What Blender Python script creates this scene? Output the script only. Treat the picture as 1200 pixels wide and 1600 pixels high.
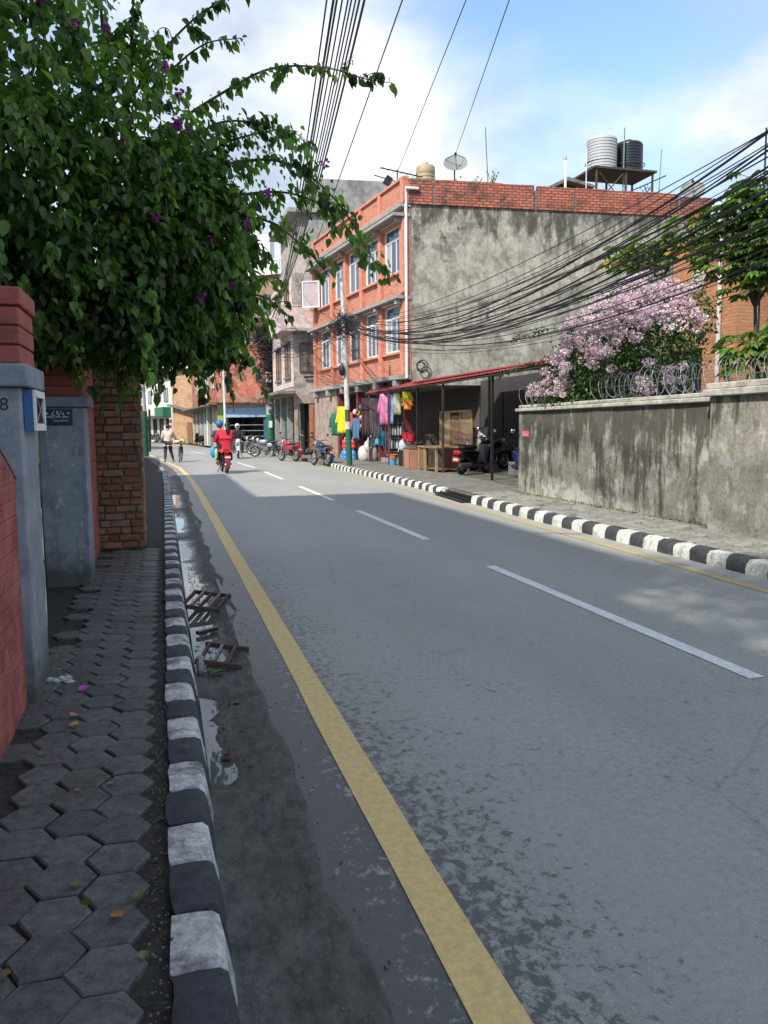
import bpy, bmesh, math, random
import numpy as np
from mathutils import Vector, Matrix
random.seed(7); rng = np.random.default_rng(11)
for o in list(bpy.data.objects): bpy.data.objects.remove(o)
SC = bpy.context.scene; COL = SC.collection
R = math.radians

# ------------------------------------------------------------------ camera
CAM_H = 1.5
cam_d = bpy.data.cameras.new('camera'); cam = bpy.data.objects.new('camera', cam_d); COL.objects.link(cam)
yaw, pitch, roll = R(15.4), math.atan(132/1240), R(0.5)
fw = Vector((math.sin(yaw)*math.cos(pitch), math.cos(yaw)*math.cos(pitch), -math.sin(pitch)))
rt = Vector((math.cos(yaw), -math.sin(yaw), 0)); up = rt.cross(fw)
rx = rt*math.cos(roll) - up*math.sin(roll); ux = up*math.cos(roll) + rt*math.sin(roll)
cam.matrix_world = Matrix(((rx.x, ux.x, -fw.x, 0), (rx.y, ux.y, -fw.y, 0), (rx.z, ux.z, -fw.z, CAM_H), (0, 0, 0, 1)))
cam_d.sensor_fit = 'VERTICAL'; cam_d.sensor_height = 24; cam_d.lens = 24*1240/1600
cam_d.clip_start = 0.05; cam_d.clip_end = 3000
SC.camera = cam

# ------------------------------------------------------------------ sky and sun
SUN_AZ = (-0.78, -0.626); SUN_EL = 44
world = bpy.data.worlds.new('World'); SC.world = world; world.use_nodes = True
nt = world.node_tree; nt.nodes.clear()
def wn(t, **k):
    n = nt.nodes.new(t)
    for a, b in k.items(): setattr(n, a, b)
    return n
w_out = wn('ShaderNodeOutputWorld'); w_bg = wn('ShaderNodeBackground')
sky = wn('ShaderNodeTexSky', sky_type='NISHITA', sun_disc=False, sun_elevation=R(SUN_EL), sun_rotation=math.atan2(SUN_AZ[0], SUN_AZ[1]))
sky.air_density = 1.0; sky.dust_density = 0.25; sky.ozone_density = 2.2
tc = wn('ShaderNodeTexCoord'); sep = wn('ShaderNodeSeparateXYZ')
add = wn('ShaderNodeMath', operation='ADD'); add.inputs[1].default_value = 0.28
mx = wn('ShaderNodeMath', operation='MAXIMUM'); mx.inputs[1].default_value = 0.05
dx = wn('ShaderNodeMath', operation='DIVIDE'); dy = wn('ShaderNodeMath', operation='DIVIDE'); cmb = wn('ShaderNodeCombineXYZ')
n1 = wn('ShaderNodeTexNoise'); n1.inputs['Scale'].default_value = 1.15; n1.inputs['Detail'].default_value = 7; n1.inputs['Roughness'].default_value = 0.52; n1.inputs['Distortion'].default_value = 0.25
mp = wn('ShaderNodeMapping'); mp.inputs['Location'].default_value = (4.6, 0.3, 2.4)
r1 = wn('ShaderNodeValToRGB'); r1.color_ramp.elements[0].position = 0.37; r1.color_ramp.elements[1].position = 0.56
n2 = wn('ShaderNodeTexNoise'); n2.inputs['Scale'].default_value = 2.6; n2.inputs['Detail'].default_value = 8; n2.inputs['Roughness'].default_value = 0.55
r2 = wn('ShaderNodeValToRGB'); r2.color_ramp.elements[0].position = 0.38; r2.color_ramp.elements[1].position = 0.62
r2.color_ramp.elements[0].color = (1.95, 2.3, 2.85, 1); r2.color_ramp.elements[1].color = (3.85, 3.95, 4.1, 1)
mixc = wn('ShaderNodeMixRGB')
L = nt.links.new
L(tc.outputs['Generated'], sep.inputs[0]); L(sep.outputs['Z'], mx.inputs[0]); L(mx.outputs[0], add.inputs[0])
L(sep.outputs['X'], dx.inputs[0]); L(add.outputs[0], dx.inputs[1]); L(sep.outputs['Y'], dy.inputs[0]); L(add.outputs[0], dy.inputs[1])
L(dx.outputs[0], cmb.inputs[0]); L(dy.outputs[0], cmb.inputs[1]); L(cmb.outputs[0], mp.inputs[0])
L(mp.outputs[0], n1.inputs['Vector']); L(mp.outputs[0], n2.inputs['Vector']); L(n1.outputs['Fac'], r1.inputs[0]); L(n2.outputs['Fac'], r2.inputs[0])
L(r1.outputs[0], mixc.inputs[0]); L(sky.outputs[0], mixc.inputs[1]); L(r2.outputs[0], mixc.inputs[2])
L(mixc.outputs[0], w_bg.inputs[0]); w_bg.inputs[1].default_value = 0.112; L(w_bg.outputs[0], w_out.inputs[0])

sun_d = bpy.data.lights.new('sun', 'SUN'); sun = bpy.data.objects.new('sun', sun_d); COL.objects.link(sun)
sun_d.energy = 2.1; sun_d.angle = R(1.0); sun_d.color = (1.0, 0.95, 0.86)
ce = math.cos(R(SUN_EL))
sun.rotation_mode = 'QUATERNION'
sun.rotation_quaternion = Vector((SUN_AZ[0]*ce, SUN_AZ[1]*ce, math.sin(R(SUN_EL)))).to_track_quat('Z', 'Y')
sun.location = (-30, -30, 60)
vs = SC.view_settings; vs.view_transform = 'Standard'; vs.look = 'None'; vs.gamma = 1; vs.use_curve_mapping = False
vs.exposure = 1.46
SC.cycles.max_bounces = 6; SC.cycles.transparent_max_bounces = 6
try: SC.cycles.use_denoising = True
except Exception: pass

# ------------------------------------------------------------------ helpers
def lin(r, g, b):
    f = lambda c: ((c/255+0.055)/1.055)**2.4 if c/255 > 0.04045 else c/255/12.92
    return (f(r), f(g), f(b))
class MB:
    """collects shapes; build() links them as ONE mesh object"""
    def __init__(s, M=None): s.V = []; s.F = []; s.M = M
    def v(s, p):
        p = Vector(p)
        if s.M is not None: p = s.M @ p
        s.V.append((p.x, p.y, p.z)); return len(s.V)-1
    def f(s, *i): s.F.append(tuple(i)); return s
    def quad(s, a, b, c, d): s.F.append(tuple(s.v(p) for p in (a, b, c, d))); return s
    def box(s, x0, x1, y0, y1, z0, z1):
        i = [s.v(p) for p in ((x0,y0,z0),(x1,y0,z0),(x1,y1,z0),(x0,y1,z0),(x0,y0,z1),(x1,y0,z1),(x1,y1,z1),(x0,y1,z1))]
        for q in ((3,2,1,0),(4,5,6,7),(0,1,5,4),(1,2,6,5),(2,3,7,6),(3,0,4,7)): s.F.append(tuple(i[k] for k in q))
        return s
    def prism(s, poly, z0, z1):
        n = len(poly); a = [s.v((p[0],p[1],z0)) for p in poly]; b = [s.v((p[0],p[1],z1)) for p in poly]
        s.F.append(tuple(reversed(a))); s.F.append(tuple(b))
        for k in range(n): s.F.append((a[k], a[(k+1)%n], b[(k+1)%n], b[k]))
        return s
    def ext(s, poly, y0, y1):
        """extrude an (x,z) outline along y"""
        n = len(poly); a = [s.v((p[0],y0,p[1])) for p in poly]; b = [s.v((p[0],y1,p[1])) for p in poly]
        s.F.append(tuple(a)); s.F.append(tuple(reversed(b)))
        for k in range(n): s.F.append((a[(k+1)%n], a[k], b[k], b[(k+1)%n]))
        return s
    def extx(s, poly, x0, x1):
        """extrude a (y,z) outline along x"""
        n = len(poly); a = [s.v((x0,p[0],p[1])) for p in poly]; b = [s.v((x1,p[0],p[1])) for p in poly]
        s.F.append(tuple(reversed(a))); s.F.append(tuple(b))
        for k in range(n): s.F.append((a[k], a[(k+1)%n], b[(k+1)%n], b[k]))
        return s
    def tube(s, pts, r, n=6, cap=True):
        pts = [Vector(p) for p in pts]; m = len(pts); rings = []
        rr = r if isinstance(r, (list, tuple)) else [r]*m
        ref = None
        for k in range(m):
            t = (pts[min(k+1, m-1)]-pts[max(k-1, 0)])
            if t.length < 1e-9: t = Vector((0,0,1))
            t.normalize()
            if ref is None: ref = Vector((0,0,1)) if abs(t.z) < 0.9 else Vector((1,0,0))
            a = ref - t*ref.dot(t)
            if a.length < 1e-6: a = Vector((1,0,0)) if abs(t.x) < 0.9 else Vector((0,1,0)); a = a - t*a.dot(t)
            a.normalize(); ref = a; b = t.cross(a)
            rings.append([s.v(pts[k]+(a*math.cos(2*math.pi*j/n)+b*math.sin(2*math.pi*j/n))*rr[k]) for j in range(n)])
        for k in range(m-1):
            for j in range(n): s.F.append((rings[k][j], rings[k][(j+1)%n], rings[k+1][(j+1)%n], rings[k+1][j]))
        if cap: s.F.append(tuple(reversed(rings[0]))); s.F.append(tuple(rings[-1]))
        return s
    def lathe(s, prof, n=16, o=(0,0,0), axis='z', sx=1, sy=1):
        rings = []
        for r, h in prof:
            ring = []
            for j in range(n):
                c, q = math.cos(2*math.pi*j/n)*r*sx, math.sin(2*math.pi*j/n)*r*sy
                p = (c, q, h) if axis == 'z' else ((h, c, q) if axis == 'x' else (q, h, c))
                ring.append(s.v((o[0]+p[0], o[1]+p[1], o[2]+p[2])))
            rings.append(ring)
        for k in range(len(rings)-1):
            for j in range(n): s.F.append((rings[k][j], rings[k][(j+1)%n], rings[k+1][(j+1)%n], rings[k+1][j]))
        s.F.append(tuple(reversed(rings[0]))); s.F.append(tuple(rings[-1]))
        return s
    def torus(s, o, Rr, r, n=20, m=6, axis='x', sx=1):
        g = []
        for j in range(n):
            a = 2*math.pi*j/n; ring = []
            for k in range(m):
                b = 2*math.pi*k/m; q = Rr+r*math.cos(b); h = r*math.sin(b)*sx
                p = (h, q*math.cos(a), q*math.sin(a)) if axis == 'x' else ((q*math.cos(a), h, q*math.sin(a)) if axis == 'y' else (q*math.cos(a), q*math.sin(a), h))
                ring.append(s.v((o[0]+p[0], o[1]+p[1], o[2]+p[2])))
            g.append(ring)
        for j in range(n):
            for k in range(m): s.F.append((g[j][k], g[(j+1)%n][k], g[(j+1)%n][(k+1)%m], g[j][(k+1)%m]))
        return s
    def blob(s, o, rx_, ry_, rz_, n=10, m=7, p=2.0):
        """rounded superellipsoid"""
        sg = lambda v, e: math.copysign(abs(v)**e, v)
        e = 2.0/p; prof = []
        top = []
        for i in range(m+1):
            a = -math.pi/2+math.pi*i/m; ring = []
            for j in range(n):
                b = 2*math.pi*j/n
                ring.append(s.v((o[0]+rx_*sg(math.cos(a),e)*sg(math.cos(b),e), o[1]+ry_*sg(math.cos(a),e)*sg(math.sin(b),e), o[2]+rz_*sg(math.sin(a),e))))
            top.append(ring)
        for i in range(m):
            for j in range(n): s.F.append((top[i][j], top[i][(j+1)%n], top[i+1][(j+1)%n], top[i+1][j]))
        return s
    def mesh(s, name, origin=None):
        me = bpy.data.meshes.new(name)
        V = s.V if origin is None else [(p[0]-origin[0], p[1]-origin[1], p[2]-origin[2]) for p in s.V]
        me.from_pydata(V, [], s.F); me.validate(); return me
    def build(s, name, m, parent=None, smooth=False, bevel=0, local=False, seg=1):
        org = None
        if parent is not None and not local: org = root_loc(parent)
        me = s.mesh(name, org); me.materials.append(m)
        if smooth:
            me.polygons.foreach_set('use_smooth', [True]*len(me.polygons))
            try: me.set_sharp_from_angle(angle=R(50))
            except Exception: pass
        o = bpy.data.objects.new(name, me); COL.objects.link(o)
        if parent is not None: o.parent = parent
        if bevel:
            b = o.modifiers.new('bevel', 'BEVEL'); b.width = bevel; b.segments = seg; b.limit_method = 'ANGLE'
        return o
def root_loc(o):
    l = Vector(o.location)
    while o.parent is not None: o = o.parent; l += Vector(o.location)
    return (l.x, l.y, l.z)
def tag(o, label=None, cat=None, group=None, kind=None):
    if label: o['label'] = label
    if cat: o['category'] = cat
    if group: o['group'] = group
    if kind: o['kind'] = kind
    return o
def empty(name, loc, label=None, cat=None, group=None, rz=0, kind=None):
    o = bpy.data.objects.new(name, None); COL.objects.link(o); o.location = loc; o.rotation_euler = (0, 0, rz)
    o.empty_display_size = 0.2
    return tag(o, label, cat, group, kind)
def copy_tree(o, parent=None):
    c = o.copy(); COL.objects.link(c); c.parent = parent
    for ch in list(o.children):
        if ch is not c: copy_tree(ch, c)
    return c
def frame(A, B):
    """wall frame: x runs from A to B along the wall, y points out of the wall (left of A->B), z up"""
    u = Vector((B[0]-A[0], B[1]-A[1], 0)); u.normalize(); n = Vector((-u.y, u.x, 0))
    return Matrix(((u.x, n.x, 0, A[0]), (u.y, n.y, 0, A[1]), (0, 0, 1, 0), (0, 0, 0, 1)))
def flen(A, B): return math.hypot(B[0]-A[0], B[1]-A[1])
def interp(pts, y):
    """x of a plan polyline [(x, y)] at y"""
    return float(np.interp(y, [p[1] for p in pts], [p[0] for p in pts]))

# ------------------------------------------------------------------ materials
class NT:
    def __init__(s, name):
        s.m = bpy.data.materials.new(name); s.m.use_nodes = True; s.t = s.m.node_tree
        s.b = s.t.nodes['Principled BSDF']; s.out = s.t.nodes['Material Output']
        s.geo = s.n('ShaderNodeNewGeometry')
    def n(s, t, **k):
        x = s.t.nodes.new(t)
        for a, b in k.items(): setattr(x, a, b)
        return x
    def l(s, a, b): s.t.links.new(a, b)
    def pos(s, sc=(1,1,1), loc=(0,0,0)):
        m = s.n('ShaderNodeMapping'); m.inputs['Scale'].default_value = sc; m.inputs['Location'].default_value = loc
        s.l(s.geo.outputs['Position'], m.inputs[0]); return m.outputs[0]
    def noise(s, scale, detail=4, rough=0.55, vec=None, dist=0):
        x = s.n('ShaderNodeTexNoise'); x.inputs['Scale'].default_value = scale; x.inputs['Detail'].default_value = detail
        x.inputs['Roughness'].default_value = rough; x.inputs['Distortion'].default_value = dist
        s.l(vec if vec is not None else s.geo.outputs['Position'], x.inputs['Vector']); return x.outputs['Fac']
    def ramp(s, fac, a, b, ca=(0,0,0), cb=(1,1,1)):
        x = s.n('ShaderNodeValToRGB'); e = x.color_ramp.elements; e[0].position = a; e[1].position = b
        e[0].color = (*ca, 1); e[1].color = (*cb, 1); s.l(fac, x.inputs[0]); return x.outputs[0]
    def mix(s, fac, a, b, mode='MIX'):
        x = s.n('ShaderNodeMixRGB', blend_type=mode)
        for i, q in enumerate((fac, a, b)):
            if isinstance(q, (int, float)): x.inputs[i].default_value = q
            elif isinstance(q, tuple): x.inputs[i].default_value = (*q[:3], 1)
            else: s.l(q, x.inputs[i])
        return x.outputs[0]
    def math(s, op, a, b=None):
        x = s.n('ShaderNodeMath', operation=op)
        for i, q in enumerate((a, b)):
            if q is None: continue
            if isinstance(q, (int, float)): x.inputs[i].default_value = q
            else: s.l(q, x.inputs[i])
        return x.outputs[0]
    def xyz(s):
        x = s.n('ShaderNodeSeparateXYZ'); s.l(s.geo.outputs['Position'], x.inputs[0]); return x.outputs
    def bump(s, h, strength=0.3, dist=0.01, prev=None):
        x = s.n('ShaderNodeBump'); x.inputs['Strength'].default_value = strength; x.inputs['Distance'].default_value = dist
        s.l(h, x.inputs['Height'])
        if prev is not None: s.l(prev, x.inputs['Normal'])
        s.l(x.outputs[0], s.b.inputs['Normal']); return x.outputs[0]
    def col(s, c):
        if isinstance(c, tuple): s.b.inputs['Base Color'].default_value = (*c, 1)
        else: s.l(c, s.b.inputs['Base Color'])
    def rough(s, r):
        if isinstance(r, (int, float)): s.b.inputs['Roughness'].default_value = r
        else: s.l(r, s.b.inputs['Roughness'])
MATS = {}
def plain(name, c, rough=0.7, metal=0.0, var=0.25, scale=6.0, bump=0.0, bscale=60, dirt=0.0, spec=0.5):
    if name in MATS: return MATS[name]
    k = NT(name)
    a = k.noise(scale, 5); b = k.noise(scale*7, 3)
    f = k.math('ADD', k.math('MULTIPLY', a, 0.65), k.math('MULTIPLY', b, 0.35))
    lo = tuple(x*(1-var) for x in c); hi = tuple(min(1, x*(1+var)) for x in c)
    cc = k.ramp(f, 0.3, 0.7, lo, hi)
    if dirt: cc = k.mix(k.ramp(k.noise(scale*0.7, 6, 0.65), 0.5, 0.72, (0,0,0), (dirt,)*3), cc, (0.035, 0.03, 0.024))
    k.col(cc); k.rough(rough); k.b.inputs['Metallic'].default_value = metal
    k.b.inputs['Specular IOR Level'].default_value = spec
    if bump: k.bump(k.noise(bscale, 4), bump, 0.01)
    MATS[name] = k.m; return k.m
def brick_mat(name, c1, c2, mortar, bw=0.23, bh=0.075, axis='xy', ms=0.008, stain=0.3, rough=0.85, bump=0.5, grime=(0.03,0.03,0.025)):
    k = NT(name); X, Y, Z = k.xyz()
    u = k.math('ADD', X, Y) if axis == 'xy' else (X if axis == 'x' else Y)
    cv = k.n('ShaderNodeCombineXYZ'); k.l(u, cv.inputs[0]); k.l(Z, cv.inputs[1])
    b = k.n('ShaderNodeTexBrick'); b.inputs['Scale'].default_value = 1; b.inputs['Brick Width'].default_value = bw; b.inputs['Row Height'].default_value = bh
    b.inputs['Mortar Size'].default_value = ms; b.inputs['Mortar Smooth'].default_value = 0.3; b.inputs['Bias'].default_value = 0
    b.inputs['Color1'].default_value = (*c1, 1); b.inputs['Color2'].default_value = (*c2, 1); b.inputs['Mortar'].default_value = (*mortar, 1)
    k.l(cv.outputs[0], b.inputs['Vector'])
    n = k.noise(1.1, 6, 0.6)
    cc = k.mix(k.ramp(n, 0.3, 0.7, (0.12,)*3, (0,0,0)), b.outputs['Color'], (0.9,0.75,0.6), 'MIX') if False else b.outputs['Color']
    cc = k.mix(0.35, cc, k.ramp(k.noise(9, 4), 0.3, 0.7, (0.45,)*3, (0.6,)*3), 'OVERLAY')
    cc = k.mix(k.ramp(k.noise(1.7, 10, 0.78), 0.47, 0.62, (0,0,0), (stain,)*3), cc, grime)
    k.col(cc); k.rough(rough)
    h = k.math('ADD', k.math('MULTIPLY', b.outputs['Fac'], -1.0), k.math('MULTIPLY', k.noise(70, 3), 0.3))
    k.bump(h, bump, 0.012)
    MATS[name] = k.m; return k.m
def plaster(name, c, stain=0.6, dark=(0.025, 0.025, 0.022), light=None, streak=True, patch=None, s=1.0, rough=0.9):
    k = NT(name)
    big = k.noise(0.8*s, 9, 0.66, dist=0.5); mid = k.noise(4.2*s, 9, 0.74); fine = k.noise(30*s, 5, 0.65)
    lo = tuple(x*0.55 for x in c); hi = tuple(min(1, x*1.35) for x in c)
    cc = k.ramp(k.math('ADD', k.math('MULTIPLY', mid, 0.7), k.math('MULTIPLY', fine, 0.3)), 0.36, 0.64, lo, hi)
    if light: cc = k.mix(k.ramp(k.noise(1.5*s, 9, 0.72, k.pos((1,1,0.7), (5,3,1))), 0.47, 0.60, (0,0,0), (0.8,)*3), cc, light)
    if patch: cc = k.mix(k.ramp(k.noise(1.3*s, 9, 0.70, k.pos((1,1,1), (9,2,4))), 0.50, 0.55, (0,0,0), (0.9,)*3), cc, patch)
    cc = k.mix(k.ramp(big, 0.50, 0.62, (0,0,0), (stain,)*3), cc, dark)
    if streak: cc = k.mix(k.ramp(k.noise(3.4*s, 8, 0.74, k.pos((1.0,1.0,0.14))), 0.53, 0.68, (0,0,0), (stain*0.75,)*3), cc, dark)
    k.col(cc); k.rough(rough); k.b.inputs['Specular IOR Level'].default_value = 0.25
    h = k.math('ADD', k.math('MULTIPLY', mid, 0.7), k.math('MULTIPLY', fine, 0.3)); k.bump(h, 0.45, 0.02)
    MATS[name] = k.m; return k.m
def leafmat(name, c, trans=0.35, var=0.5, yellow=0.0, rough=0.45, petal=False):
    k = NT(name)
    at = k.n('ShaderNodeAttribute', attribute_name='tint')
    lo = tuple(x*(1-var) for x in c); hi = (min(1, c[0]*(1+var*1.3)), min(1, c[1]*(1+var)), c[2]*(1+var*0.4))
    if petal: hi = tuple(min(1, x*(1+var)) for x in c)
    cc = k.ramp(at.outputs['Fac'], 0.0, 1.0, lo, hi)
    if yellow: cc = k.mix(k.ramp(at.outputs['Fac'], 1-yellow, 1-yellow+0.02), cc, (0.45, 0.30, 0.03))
    k.col(cc); k.rough(rough); k.b.inputs['Specular IOR Level'].default_value = 0.5
    tr = k.n('ShaderNodeBsdfTranslucent'); k.l(k.mix(1.0, cc, (1.0, 1.0, 1.0) if petal else (1.25, 1.5, 0.5), 'MULTIPLY'), tr.inputs[0])
    ms = k.n('ShaderNodeMixShader'); ms.inputs[0].default_value = trans
    k.l(k.b.outputs[0], ms.inputs[1]); k.l(tr.outputs[0], ms.inputs[2]); k.l(ms.outputs[0], k.out.inputs[0])
    MATS[name] = k.m; return k.m
def glass_mat(name, c=(0.03,0.045,0.06), rough=0.06):
    k = NT(name); k.col(c); k.rough(rough); k.b.inputs['Specular IOR Level'].default_value = 0.9; MATS[name] = k.m; return k.m

concrete = plain('concrete', (0.30,0.29,0.27), 0.9, var=0.25, bump=0.3, dirt=0.5)
concrete_dark = plain('concrete_dark', (0.17,0.165,0.15), 0.92, var=0.3, bump=0.3, dirt=0.6)
white_paint = plain('white_paint', (0.72,0.72,0.70), 0.5, var=0.08, dirt=0.2)
steel = plain('steel', (0.45,0.45,0.46), 0.35, 0.9, var=0.1)
chrome = plain('chrome', (0.7,0.7,0.72), 0.18, 1.0, var=0.05)
black_metal = plain('black_metal', (0.018,0.018,0.02), 0.5, 0.2, var=0.2)
rubber = plain('rubber', (0.015,0.015,0.015), 0.85, var=0.2)
rust = plain('rust_iron', (0.085,0.060,0.048), 0.75, 0.3, var=0.35, bump=0.3, dirt=0.4)
grey_iron = plain('grey_iron', (0.22,0.21,0.20), 0.6, 0.5, var=0.3, dirt=0.4)
cable_m = plain('cable_black', (0.012,0.012,0.013), 0.6, var=0.1)
wood_brown = plain('wood_brown', (0.20,0.11,0.055), 0.7, var=0.35, scale=9, bump=0.2)
wood_pale = plain('wood_pale', (0.33,0.22,0.11), 0.75, var=0.35, scale=9, bump=0.2)
wood_red = plain('wood_red', (0.33,0.15,0.08), 0.6, var=0.25, scale=8)
glass = glass_mat('window_glass', (0.05,0.075,0.11))
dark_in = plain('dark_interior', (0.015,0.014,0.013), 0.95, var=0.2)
# ================================================================== THE SETTING
YL = [(0.77,-40),(0.77,20),(0.72,26),(0.54,32),(-0.1,40.5),(-0.75,48),(-2.0,58),(-4.0,70),(-8,90),(-14,115)]
KR = [(5.35,-40),(5.52,0),(5.60,6.3),(5.68,12),(5.80,14.6),(5.98,18.2),(6.08,27),(6.16,31),(6.0,38),(5.55,45.4),(4.95,51),(3.75,62),(2.2,79),(-1.7,99),(-6,116)]
YR = [(4.95,-40),(5.10,0),(5.20,6),(5.32,8.6),(5.42,12),(5.57,17),(5.67,25),(5.70,35),(5.2,45),(3.5,62.5),(1.9,79),(-1.95,99),(-6.4,116)]
CL = [(3.34,-40),(3.35,24),(3.33,31),(3.1,36.5),(2.39,48.5),(1.7,56),(-0.4,72),(-4,92),(-8,110)]
KERB_H = 0.155
def lroad(y): return interp(YL, y)-0.60      # foot of the near kerb's face (0.13..0.17)
g = MB(); g.quad((-500,-300,-0.12),(500,-300,-0.12),(500,900,-0.12),(-500,900,-0.12))
tag(g.build('ground', plain('ground_earth', (0.10,0.085,0.06), 0.95, var=0.3, scale=0.8)), kind='structure')

# asphalt with worn, damp flecks near the gutter
k = NT('asphalt'); X, Y, Z = k.xyz()
grain = k.noise(170, 4, 0.85); mid = k.noise(30, 8, 0.75); big = k.noise(0.6, 7, 0.62, k.pos((1,0.35,1)))
cc = k.ramp(k.math('ADD', k.math('MULTIPLY', grain, 0.62), k.math('MULTIPLY', mid, 0.38)), 0.40, 0.61, (0.185,0.188,0.168), (0.475,0.474,0.432))
cc = k.mix(k.ramp(big, 0.40, 0.62, (0.42,)*3, (0,0,0)), cc, (0.235,0.237,0.215))
# tyre-polished wheel tracks
trk = k.math('MULTIPLY', k.math('ADD', k.math('COSINE', k.math('MULTIPLY', k.math('SUBTRACT', X, 1.55), 4.6)), 1.0), 0.5)
cc = k.mix(k.math('MULTIPLY', k.math('MULTIPLY', trk, k.ramp(k.noise(1.0, 6, 0.6, k.pos((1,0.12,1),(7,0,0))), 0.4, 0.65)), 0.30), cc, (0.40,0.40,0.37))
cc = k.mix(k.math('MULTIPLY', k.ramp(k.noise(1.1, 8, 0.68, k.pos((1,0.5,1),(4,1,0))), 0.54, 0.70), 0.38), cc, (0.37,0.365,0.35))
vs_ = k.n('ShaderNodeTexVoronoi'); vs_.inputs['Scale'].default_value = 80; k.l(k.geo.outputs['Position'], vs_.inputs['Vector'])   # pale stones in the binder
cc = k.mix(k.math('MULTIPLY', k.ramp(vs_.outputs['Distance'], 0.10, 0.22, (1,1,1), (0,0,0)), k.ramp(k.noise(40, 3), 0.45, 0.6)), cc, (0.58,0.575,0.55))
# damp zone: solid close to the gutter, breaking into flecks further out
mr = k.n('ShaderNodeMapRange'); mr.inputs['From Min'].default_value = 0.42; mr.inputs['From Max'].default_value = 1.7
k.l(X, mr.inputs['Value'])
mrn = k.n('ShaderNodeMapRange'); mrn.inputs['From Min'].default_value = 13; mrn.inputs['From Max'].default_value = 4.0; k.l(Y, mrn.inputs['Value'])
fl = k.noise(21, 8, 0.72, k.pos((1,0.8,1)), 0.3)
th = k.math('ADD', fl, k.math('MULTIPLY', k.math('SUBTRACT', k.math('POWER', k.math('SUBTRACT', 1.0, mr.outputs[0]), 2.0), 0.225), 0.34))
th = k.math('ADD', th, k.math('MULTIPLY', k.math('SUBTRACT', k.noise(1.5, 6, 0.6), 0.5), 0.30))
damp = k.math('MULTIPLY', k.ramp(th, 0.525, 0.61), k.math('ADD', k.math('MULTIPLY', mrn.outputs[0], 0.8), 0.2))
cc = k.mix(k.math('MULTIPLY', damp, 0.80), cc, (0.042,0.045,0.05))
spots = k.ramp(k.noise(7.5, 4, 0.6, k.pos((1,1,1),(3,5,0))), 0.685, 0.74)
cc = k.mix(k.math('MULTIPLY', spots, 0.55), cc, (0.085,0.085,0.09))
vo = k.n('ShaderNodeTexVoronoi', feature='DISTANCE_TO_EDGE'); vo.inputs['Scale'].default_value = 0.55
nzc = k.n('ShaderNodeTexNoise'); nzc.inputs['Scale'].default_value = 3; nzc.inputs['Detail'].default_value = 6; k.l(k.geo.outputs['Position'], nzc.inputs['Vector'])
k.l(k.mix(0.10, k.geo.outputs['Position'], nzc.outputs['Color']), vo.inputs['Vector'])
crk = k.math('MULTIPLY', k.ramp(vo.outputs['Distance'], 0.0, 0.007, (1,1,1), (0,0,0)), k.ramp(k.noise(0.4, 2, 0.5, k.pos((1,1,1),(1,6,0))), 0.50, 0.58))
cc = k.mix(k.math('MULTIPLY', crk, 0.22), cc, (0.08,0.08,0.085))
k.col(cc); k.rough(k.math('SUBTRACT', 0.62, k.math('MULTIPLY', damp, 0.2)))
k.b.inputs['Specular IOR Level'].default_value = 0.45
k.bump(k.math('ADD', k.math('MULTIPLY', grain, 0.8), k.math('ADD', k.math('MULTIPLY', mid, 0.12), k.math('MULTIPLY', damp, -0.2))), 0.5, 0.006)
asphalt = k.m
ys = [-40,-10]+[i*0.5 for i in range(0,60)]+[30+i for i in range(0,90)]
road = MB(); prev = None
for y in ys:
    a = lroad(y)+0.28; b = interp(KR, y)+0.03; row = []
    for i in range(9):
        t = i/8; row.append(road.v((a+(b-a)*t, y, 0.03*math.sin(math.pi*t)*0)))
    if prev:
        for i in range(8): road.f(prev[i], prev[i+1], row[i+1], row[i])
    prev = row
road = tag(road.build('road', asphalt), kind='structure')

def ribbon(name, line, y0, y1, w, z, m, step=0.5, jit=0.004, parent=road):
    b = MB(); n = max(2, int((y1-y0)/step)+1); pv = None
    for i in range(n):
        y = y0+(y1-y0)*i/(n-1); x = interp(line, y)
        d = (interp(line, y+0.3)-interp(line, y-0.3))/0.6
        j = random.uniform(-jit, jit)
        a = b.v((x-w/2+j, y+d*w/2, z)); c = b.v((x+w/2+random.uniform(-jit, jit), y-d*w/2, z))
        if pv: b.f(pv[0], pv[1], c, a)
        pv = (a, c)
    return b.build(name, m, parent)
def paint(name, c, wear):
    k = NT(name); n = k.noise(60, 8, 0.8); n2 = k.noise(2.4, 4)
    f = k.math('ADD', k.math('MULTIPLY', n, 0.75), k.math('MULTIPLY', n2, 0.25))
    base = k.ramp(k.noise(26, 9, 0.8), 0.38, 0.60, tuple(x*0.8 for x in c), tuple(min(1, x*1.08) for x in c))
    k.col(k.mix(k.ramp(f, wear, wear+0.07), base, (0.10,0.10,0.10))); k.rough(0.65); k.bump(k.noise(200, 3), 0.35, 0.006); return k.m
yel = paint('yellow_road_paint', (0.72,0.53,0.21), 0.63); whi = paint('white_road_paint', (0.78,0.78,0.76), 0.545)
ribbon('edge_line', YL, -10, 110, 0.145, 0.004, yel)
ribbon('edge_line', YR, -10, 110, 0.12, 0.004, paint('pale_yellow_road_paint', (0.46,0.36,0.17), 0.56))
for a, b_ in ((-2.2,1.8),(3.83,7.85),(10.0,13.95),(16.1,20.4),(23.4,27.8),(30.8,36.0),(39.5,43.5),(48.0,55.5),(60,66),(72,78)):
    ribbon('lane_dash', CL, a, b_, 0.115, 0.004, whi)

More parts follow.
